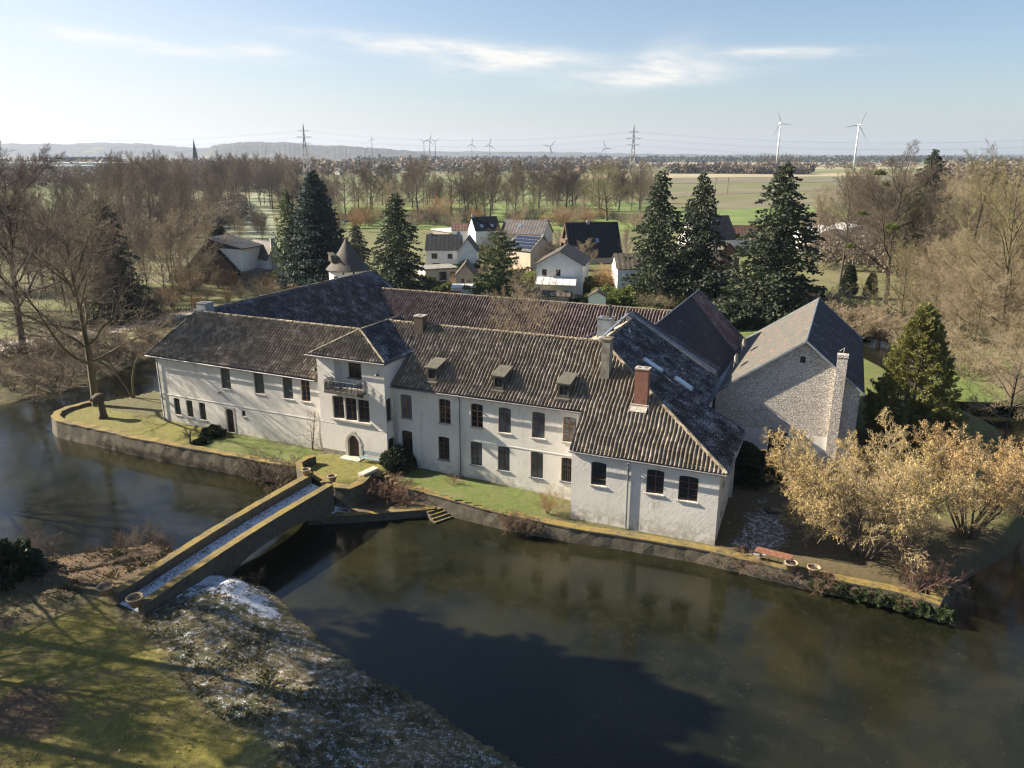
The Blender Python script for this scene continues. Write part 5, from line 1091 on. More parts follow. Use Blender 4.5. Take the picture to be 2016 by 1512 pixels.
SH = grow(22, 6.8, .07, [dict(wob=.05, up=.02, seg=7, tip=.2), dict(n=8, ratio=.42, ang=32, up=.05, wob=.1, seg=5, rr=.45, tip=.3), dict(n=7, ratio=.5, ang=38, up=.04, wob=.1, seg=3, rr=.5, tip=.4), dict(n=4, ratio=.5, ang=42, up=0, wob=.1, seg=2, rr=.6, tip=.6)], .25, (.6, 0), stems=16, base_r=1.2)
proto('hazelB', 'hazel_bush', SH, 'twigdark', 'beige', 1, [catk(SH, 30000, 'catkin2', 6, (.024, .042))])
def conifer(key, name, seed, H, Rb, mat, nb=120, per=46, size=(.28, .55), droop=.35, top=.55, clear=.08, bulge=1.0, trunkr=.28, gap=0.0, bk='dark', up=0.0, light=None):
    rs = np.random.RandomState(seed); C = []; S = []; SG = [((0, 0, -.2), (0, 0, H * .5), trunkr, trunkr * .6, 0), ((0, 0, H * .5), (0, 0, H), trunkr * .6, .02, 0)]; O = []
    for i in range(nb):
        f = clear + (1 - clear) * (i / nb) ** .92; z = H * f; prof = (1 - f) ** (.78 * bulge) * (1 if f > .12 else (.6 + f * 3.3))
        L = Rb * prof * rs.uniform(.72, 1.12) + .15
        if rs.rand() < gap: L *= .45
        a = i * 2.399 + rs.normal(0, .3); dx = np.array([math.cos(a), math.sin(a), 0]); n = int(per * (L / Rb) ** 1.1) + 5
        t = rs.rand(n) ** .75; dz = -droop * L * t ** 1.3 + up * L * t + .12 * L * np.maximum(0, t - .7) * 2
        sp = (.10 + .22 * t * (1.15 - t)) * L; side = rs.normal(0, 1, n) * sp; per_ = np.array([-dx[1], dx[0], 0])
        P = dx[None] * (t * L)[:, None] + per_[None] * side[:, None]; P[:, 2] = z + dz - np.abs(rs.normal(0, .14, n)) * (.5 + L * .09); C.append(P); S.append(rs.uniform(size[0], size[1], n) * (.7 + .3 * L / Rb)); O.append(np.repeat(dx[None], n, 0) * .9 + per_[None] * np.sign(side)[:, None] * .4)
        q = dx * L * .85; SG.append(((0, 0, z), (q[0], q[1], z - droop * L * .75 + up * L), .03 + .02 * (1 - f), .012, 1))
    C = np.concatenate(C); S = np.concatenate(S); O = np.concatenate(O)
    fo = cards('foliage', C, S, LF[mat], rs, 1.5, .35, O)
    PROTO[key] = (name, [('trunk', seg_mesh('trunk', [s[0] for s in SG], [s[1] for s in SG], [s[2] for s in SG], [s[3] for s in SG], 5, BK[bk])), ('crown', fo)])
conifer('fir', 'fir_tree', 31, 22, 7.6, 'bluefir', 320, 150, (.25, .48), .12, clear=.02, bulge=.85)
conifer('spruceA', 'spruce_tree', 32, 20, 7.0, 'spruce', 180, 165, (.22, .45), .42, clear=.06, bulge=.85, gap=.25)
conifer('spruceB', 'spruce_tree', 33, 20, 6.8, 'spruce', 160, 165, (.22, .45), .5, clear=.06, bulge=.8, gap=.3)
conifer('pine', 'pine_tree', 34, 13, 6.4, 'pine', 60, 260, (.2, .4), .05, clear=.1, bulge=.55, gap=.25, up=.12)
conifer('larch', 'spruce_tree', 35, 18, 5.8, 'pine', 120, 70, (.3, .5), .4, clear=.2, bulge=.7, gap=.3)
# dense golden-green cypress in flame-shaped lumps
def cypress(key, seed, H, Rb, n=34000, mat='thuja', size=(.10, .24)):
    rs = np.random.RandomState(seed); nl = 620; f = rs.rand(nl) ** 1.15; a = rs.rand(nl) * 6.283; rad = Rb * np.clip((1 - f) ** .8, 0, 1) * np.clip(.62 + f * 2.2, 0, 1) * rs.uniform(.72, 1.06, nl)
    B = np.stack([np.cos(a) * rad * .86, np.sin(a) * rad * .86, f * H + .2], -1); out = np.stack([np.cos(a), np.sin(a), np.full(nl, .75)], -1)
    i = rs.randint(0, nl, n); t = rs.rand(n); ln = .55 + .65 * (1 - f[i]); w = .30 * (1 - t * .75) * (1 + .6 * (1 - f[i]))
    P = B[i] + out[i] * (t * ln)[:, None] + rs.normal(0, 1, (n, 3)) * w[:, None] * .55
    C = cards('foliage', P, rs.uniform(size[0], size[1], n), LF[mat], rs, 1.5, -.3, out[i])
    core = []
    SG = [((0, 0, -.2), (0, 0, H * .9), .25, .05, 0)] + [((0, 0, max(.2, b[2] - .8)), tuple(b), .03, .015, 1) for b in B[:260]]
    PROTO[key] = ('cypress_tree', [('trunk', seg_mesh('trunk', [s[0] for s in SG], [s[1] for s in SG], [s[2] for s in SG], [s[3] for s in SG], 5, BK['dark'])), ('crown', C)])
conifer('highpine', 'pine_tree', 36, 30, 7.5, 'spruce', 110, 110, (.4, .8), .15, clear=.66, bulge=.6, trunkr=.4)
cypress('cypress', 41, 13.5, 4.9, 110000, 'thuja', (.06, .15))
cypress('column', 42, 7, 1.5, 7000, 'box', (.15, .3))
def leafball(key, name, seed, r, n, mat, size=(.08, .16), flat=.85, lump=.22):
    rs = np.random.RandomState(seed); d = rs.normal(size=(n, 3)); d /= np.linalg.norm(d, axis=1)[:, None]; d[:, 2] = np.abs(d[:, 2]) * 1.0 - .12 * (rs.rand(n) < .3)
    k = 1 + lump * (np.sin(d[:, 0] * 5 + seed) * np.cos(d[:, 1] * 6) + .6 * np.sin(d[:, 2] * 9 + d[:, 0] * 7)); rad = r * k * rs.uniform(.72, 1.0, n) ** .5
    P = d * rad[:, None]; P[:, 2] = P[:, 2] * flat + r * .15
    SG = [((0, 0, -.1), tuple(P[i] * .8), .025, .01, 0) for i in range(24)]
    PROTO[key] = (name, [('stems', seg_mesh('stems', [s[0] for s in SG], [s[1] for s in SG], [s[2] for s in SG], [s[3] for s in SG], 4, BK['dark'])), ('leaves', cards('leaves', P, rs.uniform(size[0], size[1], n), LF[mat], rs, 1.3, 0, d))])
leafball('boxball', 'evergreen_bush', 51, 1.15, 5200, 'box', (.07, .14), 1.25, .04)
leafball('rhodo', 'evergreen_bush', 52, 1.6, 4200, 'box', (.12, .24))
leafball('hedgebush', 'garden_shrub', 53, 1.5, 3600, 'hedge', (.10, .2))
leafball('ivyclump', 'ivy', 55, 1.5, 4200, 'ivy', (.10, .2), .9, .3)
leafball('deadbush', 'dry_bush', 54, 1.0, 2600, 'dead', (.05, .12), 1.0, .2)

def hgt(P, v):                                   # height of something standing at P whose top shows at row v
    b = (756 - v) / FPX; yy = math.cos(PITCH) + b * math.sin(PITCH); zz = -math.sin(PITCH) + b * math.cos(PITCH); return CAMH + zz / yy * P.y
for k_b in BASEH: BASEH[k_b] *= .92
BASEH.update(fir=22.1, spruceA=20.1, spruceB=20.1, pine=13.2, larch=18, cypress=13.9, column=7.2, boxball=1.5, rhodo=1.7, hedgebush=1.6, deadbush=1.1)
rT = random.Random(99)
def pt(key, u, v, vtop, label, cat='tree', group=None, wide=1.0, name=None, rz=None, z=0.0, H=None):
    P = at(u, v, z); H = H or hgt(P, vtop) - z; s = H / BASEH[key]
    return plant(key, P.x, P.y, z - .05, rT.uniform(0, 6.28) if rz is None else rz, s, label, cat, group, name, (s * wide, s * wide, s))
# -- conifers
pt('spruceA', 232, 628, 386, 'dark blue green spruce rising out of the bare trees left of the long wing', name='spruce_tree')
pt('fir', 632, 575, 333, 'tallest dense blue green fir, just left of the round tower', wide=1.05)
pt('larch', 578, 570, 372, 'lighter green thin conifer leaning against the big fir', wide=.75)
pt('spruceB', 786, 588, 376, 'shaggy spruce right of the round tower', wide=1.15)
pt('pine', 984, 590, 452, 'spreading dark pine in front of the white village houses', wide=1.0)
pt('spruceB', 1290, 592, 330, 'left one of the pair of tall spruces behind the slate roofed range', wide=1.0)
pt('spruceA', 1368, 600, 336, 'right one of the pair of tall spruces behind the slate roofed range', wide=.95)
pt('spruceA', 1520, 622, 316, 'broadest tall spruce, with bare lower trunk, behind the barn', wide=1.25)
pt('spruceB', 1808, 520, 290, 'dark conifer top rising behind the bare trees on the right', wide=1.0)
pt('cypress', 1785, 872, 603, 'golden green cypress standing right of the barn')
pt('column', 1668, 585, 525, 'small dark columnar conifer on the lawn behind the barn')
pt('column', 1712, 588, 540, 'smaller dark columnar conifer right beside the wider one')
pt('column', 432, 487, 446, 'dark evergreen at the edge of the orchard meadow', wide=2.0)
pt('column', 502, 505, 494, 'little dark conifer behind the flat roofed garage', wide=1.6)
pt('spruceB', 705, 560, 440, 'low spruce squeezed between the fir and the shaggy spruce', wide=1.3)
# -- large single trees
pt('broadA', 46, 690, 262, 'huge bare tree at the left edge of the view beyond the moat', wide=.95)
pt('broadB', 189, 798, 392, 'mossy bare tree growing from the round end of the terrace', wide=1.05, rz=2.0)
pt('broadA', 437, 408, 304, 'round crowned tree standing alone at the edge of the far meadow', wide=.9)
pt('broadA', 1742, 598, 300, 'bare tree dotted with mistletoe behind the barn', wide=1.1, rz=.4)
pt('oliveA', 1895, 560, 296, 'olive brown bare tree behind the cypress', wide=1.1)
pt('oliveA', 1965, 700, 318, 'tall bare tree at the right edge of the view', wide=1.0)
P = at(1745, 598)
for k in range(11):
    a = rT.uniform(0, 6.28); rr_ = rT.uniform(2, 9); zz = rT.uniform(9, 25); q = P + Vector((math.cos(a) * rr_, math.sin(a) * rr_, zz))
    o = plant('hedgebush', q.x, q.y, q.z, a, rT.uniform(.35, .7), 'round mistletoe clump hanging in the bare tree behind the barn', 'mistletoe', 'mistletoe clumps', 'mistletoe')
# courtyard tree, its crown showing over the ridge
c_ = FM(5.2, 17); plant('beigeB', c_.x, c_.y, 0, .5, .66, 'round bare tree in the courtyard showing over the main roof', 'tree')
# twin stemmed pollard, stump, pruned tree on the terrace
S = grow(61, 8.5, .17, [dict(wob=.10, up=.03, seg=8, tip=.35), dict(n=4, ratio=.3, ang=60, up=.05, wob=.18, seg=5, rr=.4, tip=.4), dict(n=5, ratio=.4, ang=50, up=.0, wob=.2, seg=3, rr=.4, tip=.5)], .5, (.32, 0), stems=2, base_r=.3)
proto('twin', 'forked_tree', S, 'moss', 'twig', 1)
plant('twin', *at(262, 783)[:2], -.05, .2, 1.0, 'crooked forked tree with two bare stems beside the round wall', 'tree')
c = at(204, 823); mb = MB(); rr_ = random.Random(3)
mb.tube([c + Vector((0, 0, -.1)), c + Vector((.02, 0, .5)), c + Vector((-.05, .05, 1.4)), c + Vector((-.12, 0, 2.0)), c + Vector((-.2, 0, 2.35)), c + Vector((-.28, 0, 2.6)), c + Vector((-.3, 0, 2.75))], [.52, .38, .34, .42, .66, .52, .2], 12); mb.tube([c + Vector((-.4, -.1, 2.2)), c + Vector((-.8, -.2, 2.25)), c + Vector((-.95, -.25, 1.95))], [.3, .2, .12], 7); mb.tube([c + Vector((0, 0, 2.2)), c + Vector((.4, -.1, 2.3)), c + Vector((.5, -.1, 2.0))], [.3, .24, .14], 7)
tag(mb.build('tree_stump', BK['dark'], None, True), 'thick knobbly pollarded stump on the terrace beside the mossy tree', 'stump')
S = grow(62, 1.2, .12, [dict(wob=.05, up=.0, seg=3, tip=.7), dict(n=6, ratio=1.1, ang=40, up=.05, wob=.1, seg=4, rr=.6, tip=.7)], .5)
proto('pruned', 'pruned_tree', S, 'grey', 'grey', 2); plant('pruned', *at(376, 876)[:2], 0, .3, 1.05, 'small hard pruned tree with stubby branches by the moat wall', 'tree')
pt('rhodo', 420, 858, 838, 'dark evergreen shrub beside the left wing door', 'bush', wide=1.0)
pt('rhodo', 396, 872, 862, 'low grey green creeping shrub next to the pruned tree', 'bush', wide=1.4)
pt('boxball', 783, 925, 882, 'dark clipped round bush between tower and main house', 'bush', wide=1.0)
pt('rhodo', 1468, 935, 880, 'dark evergreen bush at the rear corner of the pavilion', 'bush', wide=1.0, z=-.3)
pt('rhodo', 1500, 930, 898, 'lower dark bush in front of the barn door', 'bush', z=-.3)
pt('rhodo', 8, 1135, 1078, 'dark round evergreen bush at the left edge on the near bank', 'bush')
pt('bushR', 1078, 1008, 966, 'dry orange brown bush on the lawn beside the pavilion', 'bush', z=-.2, wide=1.2)
pt('bushRed', 890, 952, 930, 'small reddish shrub on the front lawn', 'bush', z=0, wide=1.2)
# hazels in golden catkin
plant('hazelA', *at(1700, 1092, -.4)[:2], -.45, 1.2, .98, 'big golden catkin hazel in front of the barn', 'bush', szs=(1.5, 1.3, 1.28))
plant('hazelB', *at(1905, 1052, -.3)[:2], -.3, .3, .95, 'second golden hazel at the right edge of the view', 'bush', szs=(1.3, 1.25, 1.2))
plant('hazelB', *at(2010, 1010, -.3)[:2], -.3, 2.3, .9, 'rust tinged hazel cut by the right edge of the view', 'bush')
plant('bushRed', *at(1795, 1160, -.4)[:2], -.4, .3, 1.15, 'red stemmed bush at the right corner of the moat wall', 'bush')
plant('bushRed', *at(1835, 1165, -.4)[:2], -.4, 1.3, .9, 'smaller red stemmed bush just right of the bigger one', 'bush')
# -- woods
def wood(n, poly, keys, hr, label, group, seed, mind=4.0, cat='tree', wide=(.85, 1.15), vt=None, name=None):
    rs = random.Random(seed); P = [xy(at(u, v)) for u, v in poly]; xs = [p[0] for p in P]; ys = [p[1] for p in P]; done = []; k = 0
    while len(done) < n and k < 6000:
        k += 1; x, y = rs.uniform(min(xs), max(xs)), rs.uniform(min(ys), max(ys))
        if sdist(np.array([[x]]), np.array([[y]]), P)[0, 0] > 0: continue
        if any((x - a) ** 2 + (y - b) ** 2 < mind ** 2 for a, b in done): continue
        done.append((x, y)); ky = rs.choice(keys); H = rs.uniform(*hr); s = H / BASEH[ky]; w = rs.uniform(*wide) * s
        plant(ky, x, y, -.1, rs.uniform(0, 6.28), s, label, cat, group, name, (w, w, s))
wood(80, [(120, 470), (200, 400), (420, 385), (560, 372), (640, 372), (560, 400), (505, 430), (440, 470), (400, 520), (250, 560), (130, 560)], ['tallA', 'tallB', 'tallC', 'tallA'], (19, 27), 'bare brown tree in the dense wood on the left', 'trees of the left wood', 201, 6)
wood(26, [(60, 640), (60, 560), (250, 560), (400, 530), (430, 560), (380, 600), (300, 610), (200, 660)], ['tallA', 'tallC', 'beigeA', 'tallB'], (11, 18), 'lower bare tree at the near edge of the left wood', 'trees at the near edge of the left wood', 202, 4.5)
wood(30, [(250, 620), (380, 545), (560, 560), (600, 590), (420, 600), (380, 612), (300, 640)], ['bushA', 'bushB', 'bushA', 'bushR'], (2.8, 4.6), 'bare brown bush in the scrub behind the long wing', 'scrub bushes behind the left wing', 203, 2.6, 'bush', (1, 1.5))
wood(40, [(-40, 790), (0, 700), (150, 655), (300, 660), (310, 685), (200, 735), (110, 765)], ['bushA', 'bushA', 'brambleB'], (1.5, 3.0), 'tangled bare bush on the far bank of the left moat', 'bushes on the far left bank', 204, 2.0, 'bush', (1.2, 1.8))
wood(14, [(-300, 640), (-300, 520), (100, 480), (60, 640)], ['tallC', 'broadA', 'tallA'], (18, 26), 'bare tree at the left border of the view beyond the moat', 'trees beyond the left moat', 205, 7)
wood(10, [(455, 480), (460, 452), (520, 448), (520, 475)], ['broadA', 'beigeB'], (7, 9), 'small orchard tree in the meadow behind the garage', 'orchard trees', 206, 7)
rq_ = random.Random(44)
for i, (u, v, vt, ky, w) in enumerate([(rq_.uniform(560, 1300), rq_.uniform(388, 436), rq_.uniform(316, 362), rq_.choice(['tallA', 'tallB', 'tallC', 'oliveA', 'beigeA', 'broadA']), rq_.uniform(1.0, 1.6)) for _ in range(76)] + [(590, 430, 318, 'tallC', 1), (668, 455, 345, 'tallB', .8), (700, 430, 350, 'tallB', .8), (735, 425, 335, 'oliveA', .9), (768, 420, 318, 'tallC', 1), (812, 410, 312, 'broadA', 1), (842, 400, 310, 'tallA', 1), (905, 420, 336, 'tallC', .9), (922, 425, 338, 'tallC', .9), (975, 400, 330, 'tallA', 1), (1030, 405, 322, 'broadA', .9), (1065, 395, 330, 'tallA', .9),
                                      (1095, 428, 325, 'broadA', 1.0), (1130, 415, 345, 'tallB', 1), (1165, 402, 322, 'oliveA', .8), (1196, 400, 330, 'tallA', .7), (1218, 416, 330, 'broadA', .9), (1245, 400, 340, 'tallB', .8), (1010, 425, 365, 'beigeA', 1.1), (945, 430, 372, 'oliveA', 1), (1050, 430, 372, 'tallB', 1), (640, 410, 340, 'tallB', .9), (880, 432, 385, 'beigeA', 1), (1150, 440, 388, 'beigeA', 1.1), (560, 400, 322, 'tallB', 1), (788, 440, 370, 'beigeA', 1.0), (1000, 412, 345, 'tallC', 1), (860, 425, 350, 'tallA', 1), (720, 445, 380, 'oliveA', 1.0), (1260, 425, 350, 'tallA', .9)]):
    pt(ky, u, v, vt, 'bare tree in the row behind the village gardens', 'tree', 'trees behind the village', wide=w)
pt('bushR', 862, 440, 382, 'glowing orange brown bush behind the village houses', 'bush', wide=1.3)
pt('bushR', 1105, 447, 405, 'paler brown bush behind the steep roofed house', 'bush', wide=1.4)
wood(48, [(1560, 560), (1600, 470), (1760, 430), (2016, 430), (2150, 520), (2100, 660), (1860, 640), (1700, 600)], ['oliveA', 'tallA', 'beigeA', 'tallC', 'beigeB'], (15, 23), 'bare tree in the wood on the right', 'trees of the right wood', 207, 5.5)
wood(40, [(1740, 660), (1800, 600), (2016, 600), (2150, 700), (2150, 800), (1900, 720), (1850, 680)], ['beigeA', 'beigeB', 'oliveA', 'beigeA'], (9, 15), 'pale beige twiggy tree in the thicket right of the barn', 'pale thicket right of the barn', 208, 4.0, 'tree', (1.0, 1.4))
wood(26, [(1560, 610), (1640, 600), (1740, 650), (1900, 720), (2100, 790), (2100, 830), (1880, 760), (1720, 680)], ['bushB', 'bushA', 'bushB'], (3, 5.5), 'pale bare bush at the foot of the right thicket', 'bushes below the right thicket', 209, 2.6, 'bush', (1.1, 1.7))
pt('beigeB', 1975, 880, 660, 'crooked pale bare tree overhanging the side moat at the right edge', 'tree', wide=1.3)
pt('beigeB', 2040, 830, 600, 'bare tree mostly beyond the right edge, its branches reaching in', 'tree', wide=1.3)
wood(16, [(1180, 590), (1250, 575), (1420, 600), (1440, 615), (1300, 615)], ['bushB', 'bushA', 'hedgebush'], (1.8, 3.2), 'garden bush on the lawn behind the north range', 'garden bushes behind the north range', 210, 2.6, 'bush', (1, 1.4))
wood(12, [(1400, 640), (1400, 618), (1580, 625), (1720, 640), (1700, 660), (1500, 640)], ['rhodo', 'bushA'], (2, 3.5), 'dark bush along the fence behind the slate roofs', 'dark bushes behind the slate roofs', 211, 3, 'bush', (1, 1.6))
wood(60, [(545, 452), (560, 432), (900, 428), (1290, 430), (1290, 452), (900, 450)], ['bushA', 'bushB', 'bushR', 'bushA'], (4, 7.5), 'bare bush in the strip of scrub behind the village', 'scrub strip behind the village', 221, 4, 'bush', (1.1, 1.7))
wood(26, [(830, 592), (830, 540), (960, 500), (1110, 490), (1240, 540), (1240, 575), (1060, 592)], ['bushA', 'hedgebush', 'rhodo', 'bushB', 'hedgebush'], (1.5, 3.6), 'shrub between the village houses', 'shrubs between the village houses', 222, 4, 'bush', (1, 1.4))
wood(9, [(840, 540), (960, 500), (1110, 480), (1240, 520), (1200, 560)], ['tallB', 'broadA', 'beigeA'], (6, 10), 'small bare garden tree between the village houses', 'garden trees of the village', 223, 7, 'tree', (1, 1.3))
# -- brambles and shrubs on walls and banks
for i, (u, v, z, ky, s) in enumerate([(498, 925, -.9, 'brambleB', 1.1), (520, 940, -1.1, 'brambleB', 1.2), (548, 938, -.8, 'brambleB', 1.1), (575, 945, -.8, 'brambleB', 1.2), (590, 935, -.4, 'brambleB', 1.0), (560, 965, -1.4, 'brambleB', 1.1)]):
    plant(ky, *at(u, v, z)[:2], z, i, s, 'leafless bramble hanging over the moat wall left of the bridge', 'bramble', 'brambles left of the bridge')
for i, (u, v, s) in enumerate([(730, 975, .9), (755, 985, 1.0), (780, 985, 1.0), (700, 990, .7), (805, 990, .8), (765, 965, .9)]):
    plant('bramble', *at(u, v, -1)[:2], -1.0, i * 1.3, s, 'reddish bramble on the low terrace right of the bridge', 'bramble', 'brambles on the low terrace')
for i in range(16):
    f = i / 15; p = Vector(frt[2]).lerp(frt[3], f) if i < 8 else Vector(frt[6]).lerp(frt[9], (i - 8) / 7); plant('brambleB' if i % 3 else 'bramble', p.x, p.y - .35, -1.0, i, rT.uniform(.45, .7), 'dry bramble tangle on the long front moat wall', 'bramble', 'tangles on the front moat wall')
for i in range(7):
    p = Vector(frt[8]).lerp(frt[10], i / 6 * 1.05); plant('ivyclump', p.x, p.y - .1, -1.25, i, .42, 'ivy clump covering the right end of the moat wall', 'ivy', 'ivy on the moat wall', 'ivy')
for i in range(18):
    p = Vector(fl[7]).lerp(fl[12], i / 17); plant('brambleB', p.x + .1, p.y - .3, -1.2, i * 2.1, rT.uniform(.35, .55), 'thin bare creeper on the left terrace wall', 'creeper', 'creepers on the left terrace wall')
for i, (u, v) in enumerate([(310, 1085), (330, 1080), (100, 1100), (180, 1098), (250, 1094), (505, 1150), (60, 1102)]): plant('bushRed' if i % 2 else 'bushA', *at(u, v, -1.2)[:2], -1.3, i, .45, 'small bare sapling at the water edge of the near bank', 'sapling', 'saplings on the near bank')
S = grow(71, 4.2, .05, [dict(wob=.07, up=.05, seg=6, tip=.2), dict(n=7, ratio=.4, ang=45, up=.05, wob=.15, seg=4, rr=.5, tip=.3), dict(n=5, ratio=.4, ang=45, up=.0, wob=.15, seg=2, rr=.5, tip=.5)], .15, (.15, 0), stems=3, base_r=.2)
proto('climber', 'climbing_plant', S, 'dark', 'twig', 1); q = FL(20.0, -.4); plant('climber', q.x, q.y, 0, 0, 1.0, 'bare climber growing up the corner between left wing and tower', 'climber')
q = FM(-.1, -.25); plant('climber', q.x, q.y, 0, 1, .9, 'bare creeper on the corner between tower and main house', 'climber', szs=(.35, .35, 1.5)); q = FM(q1, -.3); plant('climber', q.x, q.y, -.1, 1, .9, 'dry creeper at the foot of the main house downpipe', 'climber', szs=(.3, .3, .5))
# -- trees outside the frame on the left whose branches and shadows reach in
for i, (x, y, ky, s) in enumerate([(-44, 48, 'broadB', .92), (-36.5, 36.5, 'broadA', .6), (-47, 37, 'broadB', .8), (-40.5, 31, 'broadB', .72), (-58, 62, 'tallC', 1.0), (-63, 47, 'tallA', 1.1)]):
    plant(ky, x, y, -.1, 1.0 + i * 1.7, s, 'big bare tree on the near left bank, its boughs hanging into the view', 'tree', 'trees on the near left bank')
for i, (x, y, s) in enumerate([(-43, 47, 1.08), (-40.5, 41, 1.05), (-41.5, 34.5, 1.05), (-38, 28, 1.0)]): plant('highpine', x, y, -.1, i * 1.1, s, 'tall high crowned pine on the near left bank beyond the edge of the view', 'tree', 'pines beyond the left edge')
# -- rough grass tufts on the near bank and lawn edges: one mass
rs = np.random.RandomState(8); n = 9000; TX = rs.uniform(-40, 6, n); TY = rs.uniform(21, 50, n); sdm = sdist(TX[None], TY[None], moat)[0]; ldm = sdist(TX[None], TY[None], lawn)[0]
ok = (sdm > .1) & (ldm > .1) & ((sdm < 9) | (rs.rand(n) < .25)) & ~((TX < -14) & (TX > -30) & (np.abs((TX - PN_L.x) * (PF_R.y - PN_L.y) - (TY - PN_L.y) * (PF_R.x - PN_L.x)) / (PF_R - PN_L).length < 2.6) & (TY > 38))
TX, TY = TX[ok], TY[ok]; clump = fbm(TX, TY, 2.2, 3, 77); V = []; F = []
C = []; S_ = []
for x, y, c in zip(TX, TY, clump):
    if c < .42: continue
    z = gz(x, y); nb_ = 12; h = .07 + .26 * max(0, c - .42) + .05
    for k in range(nb_):
        a = random.uniform(0, 6.28); d = random.uniform(.02, .16); bx, by = x + math.cos(a) * d, y + math.sin(a) * d; ln = random.uniform(.5, 1.2) * h; ox, oy = math.cos(a) * ln * .9, math.sin(a) * ln * .9; w = .012; px_, py_ = -math.sin(a) * w, math.cos(a) * w; b0 = len(V)
        V += [(bx - px_, by - py_, z - .03), (bx + px_, by + py_, z - .03), (bx + ox * .6 + px_, by + oy * .6 + py_, z + ln * .8), (bx + ox, by + oy, z + ln * .6)]; F.append((b0, b0 + 1, b0 + 2, b0 + 3))
m = NT('dry_grass_blades'); ob = m.coord(); nn = m.noise(ob, 1.5, 4, .7); DG = m.done(m.mix(m.step(nn, .35, .65), (.085, .085, .03), (.22, .18, .09)), .8)
tag(link('grass_tufts', raw_mesh('grass_tufts', np.array(V), np.array(F), DG), []), 'rough tussocks of dry grass on the near bank', 'grass', None, 'stuff')

# -- fallen leaves on lawn and bank: one mass
rs = np.random.RandomState(18); n = 26000; LX = rs.uniform(-44, 4, n); LY = rs.uniform(20, 52, n); a_ = sdist(LX[None], LY[None], moat)[0]; b_ = sdist(LX[None], LY[None], leafbed)[0]; c_ = fbm(LX, LY, 3.0, 3, 41)
ok = (a_ > .4) & ((b_ < .3) | (rs.rand(n) < .10 + .5 * (c_ > .55)) | ((LY > 42) & (LX < -24) & (rs.rand(n) < .8))) & ~((np.abs((LX - PN_L.x) * (PF_R.y - PN_L.y) - (LY - PN_L.y) * (PF_R.x - PN_L.x)) / (PF_R - PN_L).length < 2.4) & (LY > 38))
LX, LY = LX[ok], LY[ok]; LZ = np.array([gz(x, y) + .035 for x, y in zip(LX, LY)])
tag(link('fallen_leaves', cards('fallen_leaves', np.stack([LX, LY, LZ], -1), rs.uniform(.07, .14, len(LX)), LF['dead'], rs, 1.3, 0), []), 'brown fallen leaves scattered over the near lawn and bank', 'leaves', None, 'stuff')
# ------------------------------------------------------------------ village
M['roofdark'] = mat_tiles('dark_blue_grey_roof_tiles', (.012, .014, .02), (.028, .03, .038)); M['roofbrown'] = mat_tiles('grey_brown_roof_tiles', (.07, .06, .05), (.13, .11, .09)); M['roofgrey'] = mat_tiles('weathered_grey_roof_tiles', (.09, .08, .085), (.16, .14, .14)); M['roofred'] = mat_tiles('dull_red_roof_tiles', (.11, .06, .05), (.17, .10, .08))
M['solar'] = plain('solar_panels', (.02, .03, .06), .15, .2, 2.0); M['flat'] = plain('grey_flat_roofing', (.19, .19, .165), .9, .3, 1.0); M['whitemetal'] = plain('white_metal_sheet', (.60, .60, .58), .4, .1, 1.0); M['peach'] = plain('peach_render', (.56, .45, .35), .85, .1, 1.0); M['brickv'] = mat_brick('village_brick', (.25, .12, .08), (.18, .09, .06), (.2, .17, .14)); M['redfence'] = plain('red_painted_fence', (.35, .08, .06), .7, .2, 2.0); M['brownw'] = plain('brown_boards', (.10, .06, .04), .7, .3, 4.0)
